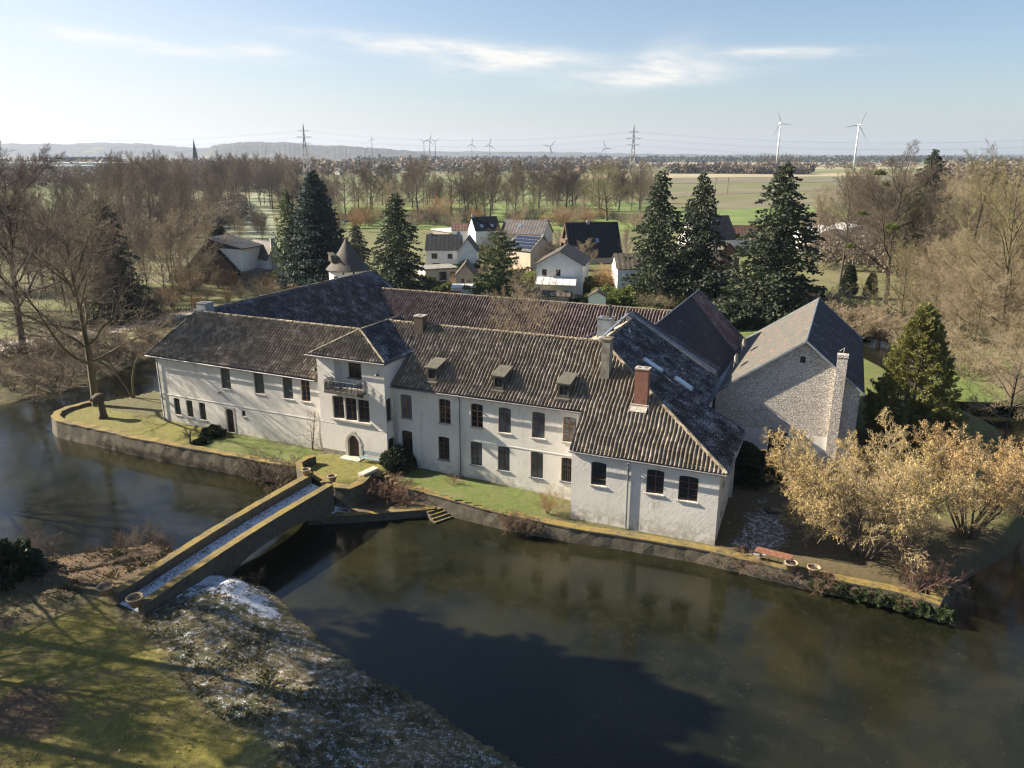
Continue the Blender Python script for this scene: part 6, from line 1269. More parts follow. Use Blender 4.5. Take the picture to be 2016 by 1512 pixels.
def house(name, label, a, b, depth, wh, rh, ridge='w', wall='paint', roof='roofdark', ov=.4, off=0.0, wins=(), swins=(), left=True, cat='house', z=0.0, chim=(), sky=(), base=None, rz_=0.0, shed=False):
    """a, b: left and right foot of the front face (pixels on the ground); ridge along the width ('w') or the depth ('d')"""
    A, B = (at(*a, z), at(*b, z)) if len(a) == 2 else (Vector(a), Vector(b)); A.z = B.z = z
    w = (B - A).length; fr = Fr(A.x, A.y, math.degrees(math.atan2(B.y - A.y, B.x - A.x))); t = thing(name, label, cat, tuple(fr(w / 2, depth / 2)))
    wh += z; rh += z
    mb = MB(); op = [[(q[0] * w - q[2] / 2, q[1] + z), (q[0] * w + q[2] / 2, q[1] + z), (q[0] * w + q[2] / 2, q[1] + z + q[3]), (q[0] * w - q[2] / 2, q[1] + z + q[3])] for q in wins]
    fa = [(0, z - .3), (w, z - .3), (w, wh), (0, wh)] if ridge != 'd' else [(0, z - .3), (w, z - .3), (w, wh), (w / 2, rh - .1), (0, wh)]
    mb.wall(fr, 0, fa, op, .15)
    sides = []
    for sx, k in ((0, 0), (w, 1)):
        P = [(0, z - .3), (depth, z - .3), (depth, wh), (0, wh)] if ridge != 'w' else [(0, z - .3), (depth, z - .3), (depth, wh), (depth / 2, rh - .1), (0, wh)]
        if ridge == 'flat': P = [(0, z - .3), (depth, z - .3), (depth, wh), (0, wh)]
        mb.poly([fr(sx, q[0], q[1]) for q in P])
    mb.poly([fr(q[0], depth, q[1]) for q in fa]); mb.build('wall', M[wall], t)
    for q, o in zip(wins, op):
        s0, s1, z0, z1 = o[0][0], o[1][0], o[0][1], o[2][1]
        g = MB(); g.box(fr, s0, s1, .10, .13, z0, z1); wn2 = g.build('window', M['glass'], t)
        g = MB(); f_ = .07
        for bx in ((s0, s0 + f_, z0, z1), (s1 - f_, s1, z0, z1), (s0 + f_, s1 - f_, z0, z0 + f_), (s0 + f_, s1 - f_, z1 - f_, z1)): g.box(fr, bx[0], bx[1], .05, .099, bx[2], bx[3])
        g.build('frame', M['whitemetal' if wall != 'paint' else 'greyrender'], wn2)
    for sd, fy, zz, ww, hh in swins:
        x = -.03 if sd == 0 else w + .03; g = MB(); g.box(fr, min(x, x * 1.0) - .02, x + .02, fy * depth - ww / 2, fy * depth + ww / 2, zz + z, zz + z + hh); g.build('window', M['glass'], t)
    if ridge == 'w':
        s_ = (rh - wh) / (depth / 2)
        flatroof('roof', [fr(-ov, -ov, wh - ov * s_ + .1), fr(w + ov, -ov, wh - ov * s_ + .1), fr(w + ov, depth / 2, rh + .1), fr(-ov, depth / 2, rh + .1)], M[roof], t, .15); flatroof('rear_roof', [fr(-ov, depth / 2, rh + .1), fr(w + ov, depth / 2, rh + .1), fr(w + ov, depth + ov, wh - ov * s_ + .1), fr(-ov, depth + ov, wh - ov * s_ + .1)], M[roof], t, .15)
        for q in sky: 
            f0, f1 = q; zc = wh + (rh - wh) * f1; n_ = Vector(fr.b * -s_ + Vector((0, 0, 1))).normalized(); c = fr(f0 * w, depth / 2 * f1, zc + .16); u_ = (fr.b + Vector((0, 0, s_))).normalized(); g = MB(); g.slab([c - fr.e * .45 - u_ * .6, c + fr.e * .45 - u_ * .6, c + fr.e * .45 + u_ * .6, c - fr.e * .45 + u_ * .6], n_ * .06); g.build('skylight', M['skyglass'], t)
    elif ridge == 'd':
        s_ = (rh - wh) / (w / 2)
        flatroof('roof', [fr(-ov, -ov, wh - ov * s_ + .1), fr(w / 2, -ov, rh + .1), fr(w / 2, depth + ov, rh + .1), fr(-ov, depth + ov, wh - ov * s_ + .1)], M[roof], t, .15); flatroof('side_roof', [fr(w / 2, -ov, rh + .1), fr(w + ov, -ov, wh - ov * s_ + .1), fr(w + ov, depth + ov, wh - ov * s_ + .1), fr(w / 2, depth + ov, rh + .1)], M[roof], t, .15)
        for f0, f1 in sky:
            c = fr(w / 2 * (1 - f1), depth * f0, wh + (rh - wh) * (1 - f1) * 0 + wh * 0 + (rh - (rh - wh) * f1) + .16); n_ = Vector(fr.e * -s_ + Vector((0, 0, 1))).normalized(); u_ = (fr.e + Vector((0, 0, s_))).normalized(); g = MB(); g.slab([c - fr.b * .45 - u_ * .7, c + fr.b * .45 - u_ * .7, c + fr.b * .45 + u_ * .7, c - fr.b * .45 + u_ * .7], n_ * .06); g.build('skylight', M['skyglass'], t)
    else:
        mb = MB(); mb.box(fr, -ov, w + ov, -ov, depth + ov, wh + .003, wh + .25); mb.build('roof', M[roof], t)
    for f0, f1, hh in chim: mb = MB(); mb.box(fr, f0 * w - .35, f0 * w + .35, f1 * depth - .35, f1 * depth + .35, wh, rh + hh); mb.build('chimney', M['zinc'], t)
    return t, fr, w
t, fr, w = house('village_house', 'white gabled house with two skylights and a glass veranda, nearest in the village', (1056, 577), (1146, 580), 12.5, 6.0, 8.6, 'd', 'paint', 'roofbrown', .5, wins=((.17, 3.6, 1.0, 1.3), (.47, 3.6, 1.0, 1.3)), swins=((0, .15, 3.6, .9, 1.2), (0, .12, 1.0, .8, 1.2), (0, .3, 3.6, .7, .9)), sky=((.42, .42), (.68, .42)))
mb = MB(); 
for x in (.6, 3.2, 6.2, 8.0): mb.box(fr, x, x + .12, -3.4, -3.28, 0, 2.3)
mb.slab([fr(.3, -3.6, 2.3), fr(8.4, -3.6, 2.3), fr(8.0, -.05, 3.3), fr(.2, -.05, 3.3)], (0, 0, .09))
for i in range(7): x = .3 + i * 1.33; mb.slab([fr(x, -3.6, 2.4), fr(x + .07, -3.6, 2.4), fr(x + .07 - .2, -.05, 3.4), fr(x - .2, -.05, 3.4)], (0, 0, .05))
mb.build('veranda', M['whitemetal'], t)
t, fr, w = house('village_house', 'house with a steep dark roof coming low down and a wooden balcony in its gable', (1126, 520), (1222, 517), 9.5, 2.2, 10.0, 'w', 'cream', 'roofdark', .5, chim=((.42, .5, .6),), sky=((.55, .42),))
mb = MB(); mb.slab([fr(-.5, -.4, 1.9), fr(-.5, 4.75, 10.2), fr(-.5, 4.75, 9.5), fr(-.5, 0.1, 1.9)], fr.e * -.25); mb.slab([fr(-.5, 9.9, 1.9), fr(-.5, 4.75, 10.2), fr(-.5, 4.75, 9.5), fr(-.5, 9.4, 1.9)], fr.e * -.25); mb.box(fr, -1.2, -.02, 2.2, 7.4, 5.0, 5.9); mb.box(fr, -.08, -.02, 2.6, 7.0, 2.4, 4.6); mb.box(fr, -.08, -.02, 3.6, 6.0, 6.0, 7.6); mb.build('balcony', M['brownw'], t)
house('village_house', 'white terraced house with blue black roof and dark framed windows', (840, 538), (905, 538), 9, 5.6, 8.6, 'w', 'paint', 'roofdark', .3, wins=((.25, 3.4, 1.4, 1.3), (.72, 3.4, 1.2, 1.2), (.3, .6, 1.6, 1.8)), chim=((.12, .5, .4), (.95, .5, .8)))
house('village_extension', 'flat roofed ground floor extension in front of the terraced white house', (838, 556), (900, 552), 6, 2.7, 2.9, 'flat', 'cream', 'flat', .3, wins=((.55, .2, 1.8, 2.0), (.85, .2, 1.2, 1.9)), cat='annexe')
house('village_house', 'narrow white house with small grey gable turned to the viewer', (903, 540), (940, 540), 8, 5.5, 8.4, 'd', 'paint', 'roofbrown', .3, swins=((0, .2, 3.6, .8, 1.2),), wins=((.3, .8, .8, 1.1),), chim=((.1, .6, .2),))
house('village_house', 'small peach gabled house behind the spreading pine', (898, 572), (936, 572), 7, 3.2, 5.6, 'd', 'peach', 'roofbrown', .3, wins=((.35, 1.5, .8, 1.0),))
house('village_house', 'white house with tall dark roof and two small skylights above the pine', (937, 486), (985, 484), 8, 4.8, 8.6, 'w', 'paint', 'roofdark', .2, sky=((.3, .3), (.72, .3)), chim=((.05, .5, .9),))
house('village_house', 'low white walled house with brown roof strip beside the two skylight house', (890, 478), (928, 478), 8, 3.8, 5.6, 'w', 'paint', 'roofred', .2)
house('village_house', 'cream house with long weathered purple grey roof', (985, 484), (1068, 488), 9, 4.0, 7.6, 'w', 'cream', 'roofgrey', .3, wins=((.72, 1.8, 2.4, 1.6),), chim=((.96, .5, .5),), sky=((.4, .55),))
t, fr, w = house('village_house', 'peach walled house with striped solar panels on its roof', (996, 528), (1044, 534), 9, 4.8, 7.8, 'w', 'peach', 'roofgrey', .3, chim=((.85, .7, .4),))
for i in range(4):
    s_ = 3.0 / 4.5; f0 = .1 + i * .22; mb = MB(); a0, a1 = f0, f0 + .15; P = [fr(.3, 4.5 * a0, 4.8 + 3 * a0 + .2), fr(w - .3, 4.5 * a0, 4.8 + 3 * a0 + .2), fr(w - .3, 4.5 * a1, 4.8 + 3 * a1 + .2), fr(.3, 4.5 * a1, 4.8 + 3 * a1 + .2)]; mb.slab(P, (0, 0, .06)); mb.build('solar_panel', M['solar'], t)
house('shed', 'open sided pale roofed shelter at the back of the village', (852, 470), (886, 476), 7, 3.0, 3.4, 'flat', 'greyrender', 'whitemetal', .4, cat='shed')
house('shed', 'long brown garden shed right behind the north range', (1063, 602), (1120, 604), 3.5, 1.9, 2.6, 'w', 'greyrender', 'roofbrown', .2, cat='shed')
house('shed', 'little white garden house with grey gable roof beside the hedge', (1158, 604), (1192, 605), 3.2, 2.0, 2.9, 'd', 'paint', 'roofbrown', .25, cat='shed')
house('shed', 'low white flat roofed shed behind the red fence', (890, 588), (935, 588), 4, 2.0, 2.2, 'flat', 'paint', 'whitemetal', .2, cat='shed')
mb = MB(); a, b = at(878, 588), at(908, 590); f0 = Fr(a.x, a.y, math.degrees(math.atan2(b.y - a.y, b.x - a.x)))
for i in range(8): mb.box(f0, 0, (b - a).length, -.03 - .004 * i, .02, .1 + i * .2, .27 + i * .2)
tag(mb.build('fence', M['redfence']), 'red board fence in the village gardens', 'fence')
mb = MB(); a, b = at(1010, 582), at(1062, 586); f0 = Fr(a.x, a.y, math.degrees(math.atan2(b.y - a.y, b.x - a.x))); mb.box(f0, 0, (b - a).length, 0, .1, 0, 2.0)
for i in range(5): mb.box(f0, (b - a).length * i / 4 - .05, (b - a).length * i / 4 + .05, -.03, .13, 0, 2.08)
tag(mb.build('fence', M['greyrender']), 'pale grey privacy fence left of the veranda house', 'fence')
house('village_house', 'long white house half hidden behind the pair of tall spruces', (1214, 588), (1420, 588), 9, 5.9, 8.2, 'w', 'paint', 'roofbrown', .3, wins=tuple((f, z_, 1.1, 1.3) for f in (.15, .3, .45, .6, .75, .9) for z_ in (.8, 3.6)), chim=((.3, .5, .6),))
house('village_house', 'red brick house with brown roof between the spruces', (1404, 556), (1452, 552), 8, 5.8, 8.4, 'd', 'brickv', 'roofbrown', .4, wins=((.3, 3.4, 1.0, 1.3), (.7, 3.4, 1.0, 1.3), (.5, .8, 1.4, 1.4)))
house('village_house', 'house with big dark brown roof behind the spruces', (1372, 498), (1448, 494), 10, 3.6, 9.8, 'w', 'paint', 'roofbrown', .3, chim=((.4, .5, .8),))
house('village_house', 'low white house with mossy reddish roof beside the broadest spruce', (1424, 487), (1500, 487), 8, 2.6, 6.2, 'w', 'paint', 'roofred', .3, wins=((.2, .8, 1.6, 1.2), (.6, .8, 1.6, 1.2)))
t, fr, w = house('sports_hall', 'white modern building with pale vaulted metal roof among the trees', (1600, 500), (1745, 500), 18, 4.6, 4.8, 'flat', 'paint', 'whitemetal', .3, wins=tuple((f, 1.2, 3.0, 1.6) for f in (.15, .4, .65, .88)), cat='hall')
mb = MB(); 
for k in range(2):
    x0, x1 = (w * .02, w * .52) if k == 0 else (w * .45, w * .98); n_ = 8; y0 = k * 5
    prof = [(x0 + (x1 - x0) * i / n_, 4.9 + k * .3 + 2.2 * math.sin(math.pi * i / n_) ** .8) for i in range(n_ + 1)]
    mb.slab([fr(a_, y0, z_) for a_, z_ in prof], fr.b * 12)
mb.build('vaulted_roof', M['whitemetal'], t)
house('cottage', 'whitewashed cottage with grey roof behind the tall spruce trunk', (1500, 612), (1584, 616), 6, 2.6, 3.8, 'w', 'white2', 'flat', .3, wins=((.3, .7, .9, 1.1), (.75, .5, .8, 1.6)), cat='cottage')
t, fr, w = house('village_house', 'brown ivy clad gable house with dark metal roof dormer left of the flat garage', (366, 556), (474, 562), 9, 2.6, 9.4, 'd', 'brownw', 'roofdark', .3, wins=((.35, 1.4, 1.6, 1.9),))
mb = MB(); mb.box(fr, w * .5, w * 1.0, .8, 8.2, 2.6, 7.6); mb.build('dormer_wall', M['paint'], t); mb = MB(); mb.slab([fr(w * .30, .4, 10.0), fr(w * .72, .4, 10.3), fr(w * 1.04, 8.6, 8.2), fr(w * .95, 8.6, 8.0), fr(w * 1.05, .4, 7.7)][0:0] + [fr(w * .42, .4, 9.7), fr(w * 1.06, .4, 7.6), fr(w * 1.06, 8.6, 7.6), fr(w * .42, 8.6, 9.7)], (0, 0, .18)); mb.build('dormer_roof', plain('dark_standing_seam_metal', (.018, .024, .03), .85, .2, 1.0), t)
t, fr, w = house('garage', 'flat roofed open carport linking the dormer house and the chimney house', (470, 562), (538, 556), 9, 2.6, 2.8, 'flat', 'greyrender', 'flat', .25, cat='garage')
t, fr, w = house('village_house', 'tall narrow white house with outside grey chimney left of the firs', (530, 556), (562, 552), 9, 5.2, 8.6, 'd', 'paint', 'roofgrey', .3)
mb = MB(); mb.box(fr, w * .25, w * .25 + .9, -.5, -.02, 0, 9.6); mb.build('chimney', M['concrete'], t)
mb = MB(); hd = [at(u, v) for u, v in ((1143, 575), (1165, 566), (1200, 590), (1222, 600))]
for i in range(9):
    f = i / 8; k = min(2, int(f * 3)); p = hd[k].lerp(hd[k + 1], f * 3 - k); plant('hedgebush', p.x, p.y, -.1, i, 1.25, 'lump of the green garden hedge right of the veranda house', 'hedge', 'green hedge right of the veranda house', 'hedge', (1.2, 1.2, 1.5))
for i in range(7): p = at(1120 + i * 6, 603 - i * .3); plant('rhodo', p.x, p.y, -.1, i, .8, 'dark lump of hedge between brown shed and garden house', 'hedge', 'dark hedge between the sheds', 'hedge')
pt('bushR', 1190, 580, 515, 'pale brown round bush between the steep roofed house and the hedge', 'bush', wide=1.2)
for i in range(9): p = at(842 + i * 7, 562 + (i % 3) * 6); plant('rhodo' if i % 2 else 'hedgebush', p.x, p.y, -.1, i, .55, 'clipped shrub in the gardens behind the north range', 'shrub', 'garden shrubs')
# post and rail fence behind the scrub, street lamp
mb = MB(); a, b = at(250, 655), at(405, 604); n_ = 26
for i in range(n_ + 1): p = a.lerp(b, i / n_); mb.tube([p, p + Vector((0, 0, 1.5 + .1 * math.sin(i * 3)))], .06, 5)
for z_ in (.5, 1.1): mb.tube([a + Vector((0, 0, z_)), b + Vector((0, 0, z_))], .03, 4)
tag(mb.build('paddock_fence', BK['grey']), 'weathered stake fence along the lane behind the long wing', 'fence')
mb = MB(); a, b = at(1600, 612), at(1760, 628); n_ = 24
for i in range(n_ + 1): p = a.lerp(b, i / n_); mb.tube([p, p + Vector((0, 0, 1.7))], .06, 5)
for z_ in (.3, .8, 1.3): mb.tube([a + Vector((0, 0, z_)), b + Vector((0, 0, z_))], .03, 4)
tag(mb.build('garden_fence', BK['grey']), 'dark post fence crossing the lawn behind the barn', 'fence')
# lane and paths
lane = [at(u, v, 0) for u, v in ((-200, 700), (60, 668), (240, 640), (420, 600), (430, 606), (260, 650), (80, 682), (-200, 720))]
mb = MB(); mb.prism([xy(p) for p in lane], .02, .06); tag(mb.build('lane', plain('pale_gravel_lane', (.33, .29, .25), .95, .2, 1.5)), 'pale lane behind the left moat', None, None, 'structure')
# green gardens and fields as flat sheets
M['grassA'] = plain('bright_winter_grass', (.105, .150, .03), .95, .25, .08); M['grassB'] = plain('pale_green_field', (.125, .155, .05), .95, .2, .03); M['plough'] = plain('brown_plough_land', (.12, .11, .06), .95, .2, .03); M['stubble'] = plain('tan_stubble', (.28, .235, .14), .95, .2, .03); M['frostg'] = plain('frosty_meadow', (.16, .185, .11), .95, .4, .12)
for i, (mk, poly, lb) in enumerate([('grassA', [(1430, 600), (1720, 590), (1720, 640), (1430, 660)], 'lawn'), ('grassA', [(1160, 590), (1430, 590), (1430, 640), (1160, 625)], 'lawn'), ('grassA', [(1800, 690), (2200, 690), (2200, 800), (1850, 790)], 'lawn'), ('frostg', [(420, 470), (455, 430), (500, 380), (530, 380), (540, 440), (560, 500), (440, 500)], 'meadow'),
        ('grassB', [(-300, 520), (-200, 372), (220, 352), (110, 440), (60, 520)], 'field'), ('grassB', [(640, 352), (1000, 346), (1180, 352), (1250, 392), (640, 396)], 'field'), ('plough', [(640, 370), (950, 364), (1000, 369), (640, 377)], 'field'), ('grassA', [(640, 402), (1300, 398), (1420, 440), (1300, 455), (640, 450)], 'field'),
        ('plough', [(1250, 381), (1750, 362), (1750, 372), (1380, 384), (1300, 392)], 'field'), ('stubble', [(1130, 344), (1800, 340), (1800, 346), (1130, 352)], 'field'), ('stubble', [(1150, 322), (1250, 319), (1800, 322), (1800, 327), (1150, 328)], 'field'), ('grassA', [(1380, 415), (1700, 388), (2000, 388), (2000, 425), (1380, 450)], 'field'), ('plough', [(1390, 398), (1700, 376), (2000, 378), (2000, 388), (1390, 415)], 'field'), ('grassB', [(1300, 332), (2016, 331), (2016, 338), (1300, 339)], 'field'), ('stubble', [(1560, 330), (2016, 326), (2016, 330), (1560, 334)], 'field'), ('plough', [(1280, 352), (1900, 346), (1900, 356), (1300, 362)], 'field')]):
    mb = MB(); mb.poly([tuple(at(u, v, 0).xy) + (.03 + .012 * i,) for u, v in poly]); o = mb.build(lb, M[mk]); tag(o, None, None, None, 'structure')

# ------------------------------------------------------------------ far landscape
def forest(name, label, path, depth, h, n, seed, mat, hj=.35, rr=(3.5, 7), k=26, cs=1.0):
    """a far wood: many small uneven crowns made of loose faces"""
    rs = np.random.RandomState(seed); P = np.array([[p[0], p[1], p[2] if len(p) > 2 else 0] for p in path], float); seg = np.linalg.norm(np.diff(P[:, :2], axis=0), axis=1); cum = np.concatenate([[0], np.cumsum(seg)]); u = rs.rand(n) * cum[-1]; C = np.stack([np.interp(u, cum, P[:, k]) for k in range(3)], -1)
    out = C[:, :2] / np.linalg.norm(C[:, :2], axis=1)[:, None]; dd = rs.rand(n) * depth; C[:, :2] += out * dd[:, None]; H = h * rs.uniform(1 - hj, 1 + hj, n)
    Q = rs.normal(size=(n, k, 3)); Q /= np.linalg.norm(Q, axis=2)[:, :, None]; r_ = rs.uniform(rr[0], rr[1], n)
    ctr = C[:, None, :] + Q * np.stack([r_, r_, H * .42], -1)[:, None, :] * rs.uniform(.5, 1, (n, k, 1)); ctr[:, :, 2] += (H * .55)[:, None]; ctr = ctr.reshape(-1, 3)
    fo = cards(name, ctr, rs.uniform(.35, .6, len(ctr)) * np.repeat(r_, k) * .9 * cs, mat, rs, 1.6)
    return tag(link(name, fo, []), label, 'woodland', None, 'stuff')
def wpt(u, dist, z=0): a = (u - 1008) / FPX; return (dist * a * math.cos(PITCH), dist, z)
def HV(dist, v): return hgt(Vector((0, dist, 0)), v)
FW = [leafm('far_brown_wood', (.075, .062, .046), (.155, .125, .09), .05), leafm('far_dark_wood', (.03, .038, .03), (.065, .07, .055), .02)]
def fd(v): return at(1008, v).y           # ground distance seen at row v
forest('woodland', 'bare wood closing the plain on the left', [wpt(-150, 620), wpt(200, 640), wpt(560, 560)], 120, 17, 520, 1, FW[0], k=70, cs=.5)
forest('woodland', 'belt of trees behind the factory', [wpt(-300, 1000), wpt(300, 1150), wpt(640, 1100)], 300, 17, 620, 2, FW[0], rr=(6, 11))
forest('woodland', 'wooded belt round the far village', [wpt(560, 1050), wpt(900, 1250), wpt(1250, 1500)], 380, 15, 640, 3, FW[0], rr=(6, 12))
forest('woodland', 'dark evergreen clumps in the far village', [wpt(640, 1000), wpt(960, 1050), wpt(1130, 1200)], 160, 15, 60, 4, FW[1], rr=(5, 8))
forest('woodland', 'long distant tree line under the horizon', [wpt(700, 2300), wpt(1300, 2700), wpt(1750, 2900), wpt(2300, 2600)], 500, 16, 900, 5, FW[1], rr=(9, 18))
forest('woodland', 'rounded wood before the horizon right of centre', [wpt(1320, 1180), wpt(1500, 1120), wpt(1600, 1100)], 60, 12, 200, 6, FW[0], rr=(5, 9))
forest('woodland', 'scattered bushes between the far fields on the right', [wpt(1260, 1500), wpt(1560, 1450), wpt(1800, 1500)], 500, 10, 120, 7, FW[0], rr=(5, 9))
forest('woodland', 'brown wood on the right edge of the plain', [wpt(1850, 700), wpt(2300, 560)], 500, 17, 520, 8, FW[0], rr=(5, 9))
forest('woodland', 'brown undergrowth inside the left wood', [wpt(60, 190), wpt(300, 240), wpt(470, 330)], 150, 5.5, 1100, 10, FW[0], rr=(1.8, 3.2), k=80, cs=.45)
forest('woodland', 'undergrowth inside the right wood', [wpt(1600, 190), wpt(1850, 170), wpt(2250, 150)], 120, 5.0, 800, 11, FW[0], rr=(1.8, 3), k=80, cs=.45)
# poplar row
for i in range(13): p = wpt(1492 + i * 7, 1250); plant('tallB', p[0], p[1], 0, i, 1.35, 'tall slim poplar in the dense row below the left large wind turbine', 'tree', 'poplar row', None, (.7, .7, 1.15 + .1 * math.sin(i)))
# hills: ridges covered with forest
def hill(name, label, prof, dist, depth, mat, seed):
    X_ = [wpt(u, dist)[0] for u, v in prof]; Zt = [HV(dist, v) for u, v in prof]; xs = np.linspace(X_[0], X_[-1], 260); zt = np.interp(xs, X_, Zt); rs = np.random.RandomState(seed)
    zt = zt + (fbm(xs, xs * 0 + seed, 90, 4, seed) - .5) * 14; rows = []
    for f, k in ((0, 0), (.25, .35), (.5, .72), (.75, .93), (1, 1), (1.5, .8), (2.2, 0)): rows.append(np.stack([xs * (1 + f * depth / dist), np.full_like(xs, dist + f * depth), np.maximum(-2, zt * k + (rs.rand(len(xs)) - .5) * 5 * (k > 0))], -1))
    V = np.concatenate(rows); n = len(xs); F = [(r * n + i, r * n + i + 1, (r + 1) * n + i + 1, (r + 1) * n + i) for r in range(6) for i in range(n - 1)]
    o = link(name, raw_mesh(name, V, np.array(F), mat), []); return tag(o, label, None, None, 'structure')
m = NT('wooded_hillside'); ob = m.coord(); n1 = m.noise(ob, .02, 6, .7); n2 = m.noise(ob, .004, 4); HM = m.done(m.mix(m.step(n2, .62, .68), m.mix(m.step(n1, .35, .65), (.03, .034, .03), (.08, .075, .06)), (.12, .13, .06)), .95, m.bump(n1, 1.0, 12))
hill('hills', 'wooded hill left of the pylon', [(395, 306), (420, 282), (480, 276), (560, 276), (620, 282), (700, 285), (760, 291), (830, 300), (850, 306)], 4200, 700, HM, 3)
hill('hills', 'long far ridge on the left horizon', [(-300, 285), (0, 281), (60, 279), (140, 280), (190, 277), (290, 279), (350, 286), (420, 290), (560, 300), (600, 306)], 5600, 900, HM, 4)
hill('hills', 'faint low ridge along the whole horizon', [(-300, 290), (300, 292), (800, 296), (1100, 299), (1320, 303), (1430, 305), (1500, 304), (1600, 306), (2400, 304)], 6800, 900, HM, 5)
# far village: small houses
def smallhouse(i, u, v, wd, col_, roof, turn):
    p = at(u, v); f0 = Fr(p.x, p.y, turn); t = thing('distant_house', 'tiny house of the far village below the wooded hill', 'house', (p.x, p.y, 0), 'houses of the far village'); d = wd * .7
    mb = MB(); mb.box(f0, 0, wd, 0, d, 0, 5.5); mb.slab([f0(0.01, 0, 5.5), f0(.01, d, 5.5), f0(.01, d / 2, 9)], f0.e * (wd - .02)); mb.build('wall', M[col_], t)
    mb = MB(); mb.slab([f0(-.4, -.4, 5.3), f0(wd + .4, -.4, 5.3), f0(wd + .4, d / 2, 9.3), f0(-.4, d / 2, 9.3)], (0, 0, .25)); mb.slab([f0(-.4, d / 2, 9.3), f0(wd + .4, d / 2, 9.3), f0(wd + .4, d + .4, 5.3), f0(-.4, d + .4, 5.3)], (0, 0, .25)); mb.build('roof', M[roof], t)
rh_ = random.Random(12)
for i in range(34):
    u = rh_.uniform(628, 800) if i < 20 else rh_.uniform(800, 1180); smallhouse(i, u, rh_.uniform(337, 345) if i < 20 else rh_.uniform(330, 341), rh_.uniform(9, 15), rh_.choice(['paint', 'paint', 'cream', 'brickv']), rh_.choice(['roofdark', 'roofbrown', 'roofgrey']), rh_.uniform(-60, 60))
# factory on the left
for (u0, u1, v, d, h, nm, lb, wl, rf_) in [(60, 150, 351, 60, 13, 'factory_hall', 'grey factory office block in front of the long white hall', 'zinc', 'whitemetal'), (-60, 210, 345, 90, 15, 'factory_hall', 'long pale factory hall on the plain at the left', 'whitemetal', 'whitemetal'), (80, 200, 337, 60, 22, 'factory_hall', 'darker factory hall with bright roof behind the long one', 'greyrender', 'whitemetal')]:
    a, b = at(u0, v), at(u1, v); f0 = Fr(a.x, a.y, math.degrees(math.atan2(b.y - a.y, b.x - a.x))); L_ = (b - a).length; t = thing(nm, lb, 'factory', tuple(a)); mb = MB(); mb.box(f0, 0, L_, 0, d, 0, h); mb.build('wall', M[wl], t); mb = MB(); mb.box(f0, -1, L_ + 1, -1, d + 1, h + .01, h + 1.2)
    for k in range(9): mb.box(f0, L_ * (k + .3) / 9, L_ * (k + .5) / 9, d * .2, d * .35, h + 1.2, h + 2.6)
    mb.build('roof', M[rf_], t); mb = MB()
    for k in range(14): mb.box(f0, L_ * (k + .2) / 14, L_ * (k + .75) / 14, -.25, -.02, h * .4, h * .62)
    mb.build('window_band', M['glass'], t)
# church
P = Vector(wpt(384, 1300)); t = thing('church', 'distant church with needle sharp spire above the left wood', 'church', tuple(P)); f0 = Fr(P.x, P.y, 20); mb = MB(); mb.box(f0, -3.5, 3.5, -3.5, 3.5, 0, 22); mb.box(f0, 3.5, 26, -6, 6, 0, 11); mb.build('wall', M['brickv'], t)
mb = MB(); ap = f0(0, 0, 52); B_ = [f0(-4, -4, 22), f0(4, -4, 22), f0(4, 4, 22), f0(-4, 4, 22)]; mb.add(B_ + [ap], [(0, 1, 4), (1, 2, 4), (2, 3, 4), (3, 0, 4), (3, 2, 1, 0)]); mb.build('spire', M['slate_dark'], t)
mb = MB(); mb.slab([f0(3.4, -6.5, 10.8), f0(26.5, -6.5, 10.8), f0(26.5, 0, 17), f0(3.4, 0, 17)], (0, 0, .3)); mb.slab([f0(3.4, 6.5, 10.8), f0(26.5, 6.5, 10.8), f0(26.5, 0, 17), f0(3.4, 0, 17)], (0, 0, .3)); mb.build('roof', M['roofdark'], t)
# pylons and cables
M['galv'] = plain('galvanised_steel', (.16, .17, .18), .5, .1, 1.0)
def pylon(u, vb, vt, label):
    dist = fd(vb) if vb > 312 else 1500; P = Vector(wpt(u, dist)); H = HV(dist, vt); t = thing('pylon', label, 'pylon', tuple(P), 'electricity pylons')
    mb = MB(); lv = [0, .2, .38, .52, .64, .74, .83, .92, 1.0]; wd = [1, .74, .52, .36, .24, .18, .13, .07, .01]; q = H * .075; rr = .28
    cn = [[P + Vector((sx * q * w_, sy * q * w_, H * l_)) for sx, sy in ((-1, -1), (1, -1), (1, 1), (-1, 1))] for l_, w_ in zip(lv, wd)]
    for i in range(len(lv) - 1):
        for k in range(4):
            mb.tube([cn[i][k], cn[i + 1][k]], rr, 4, False); mb.tube([cn[i][k], cn[i + 1][(k + 1) % 4]], rr * .6, 3, False); mb.tube([cn[i][(k + 1) % 4], cn[i + 1][k]], rr * .6, 3, False)
    mb.build('lattice_mast', M['galv'], t); tips = []
    for l_, L_ in ((.62, .21), (.74, .26), (.86, .17)):
        mb = MB(); c = P + Vector((0, 0, H * l_)); ax = Vector((.97, .24, 0))
        for sg in (-1, 1): e_ = c + ax * sg * H * L_ * .6; mb.tube([c + Vector((0, 0, .022 * H)), e_], rr * .8, 4); mb.tube([c - Vector((0, 0, .01 * H)), e_], rr * .8, 4); tips.append(e_)
        mb.build('crossarm', M['galv'], t)
    return P, H, tips
P1_ = pylon(601, 345, 243, 'lattice pylon on the left, in front of the wooded hill'); P2_ = pylon(1246, 350, 245, 'lattice pylon right of centre, standing in the fields')
def cable(a, b, sag, label):
    mb = MB(); mb.tube([a.lerp(b, i / 16) - Vector((0, 0, sag * 4 * (i / 16) * (1 - i / 16))) for i in range(17)], .045, 3, False); tag(mb.build('power_cable', M['galv']), label, 'cable', 'power cables')
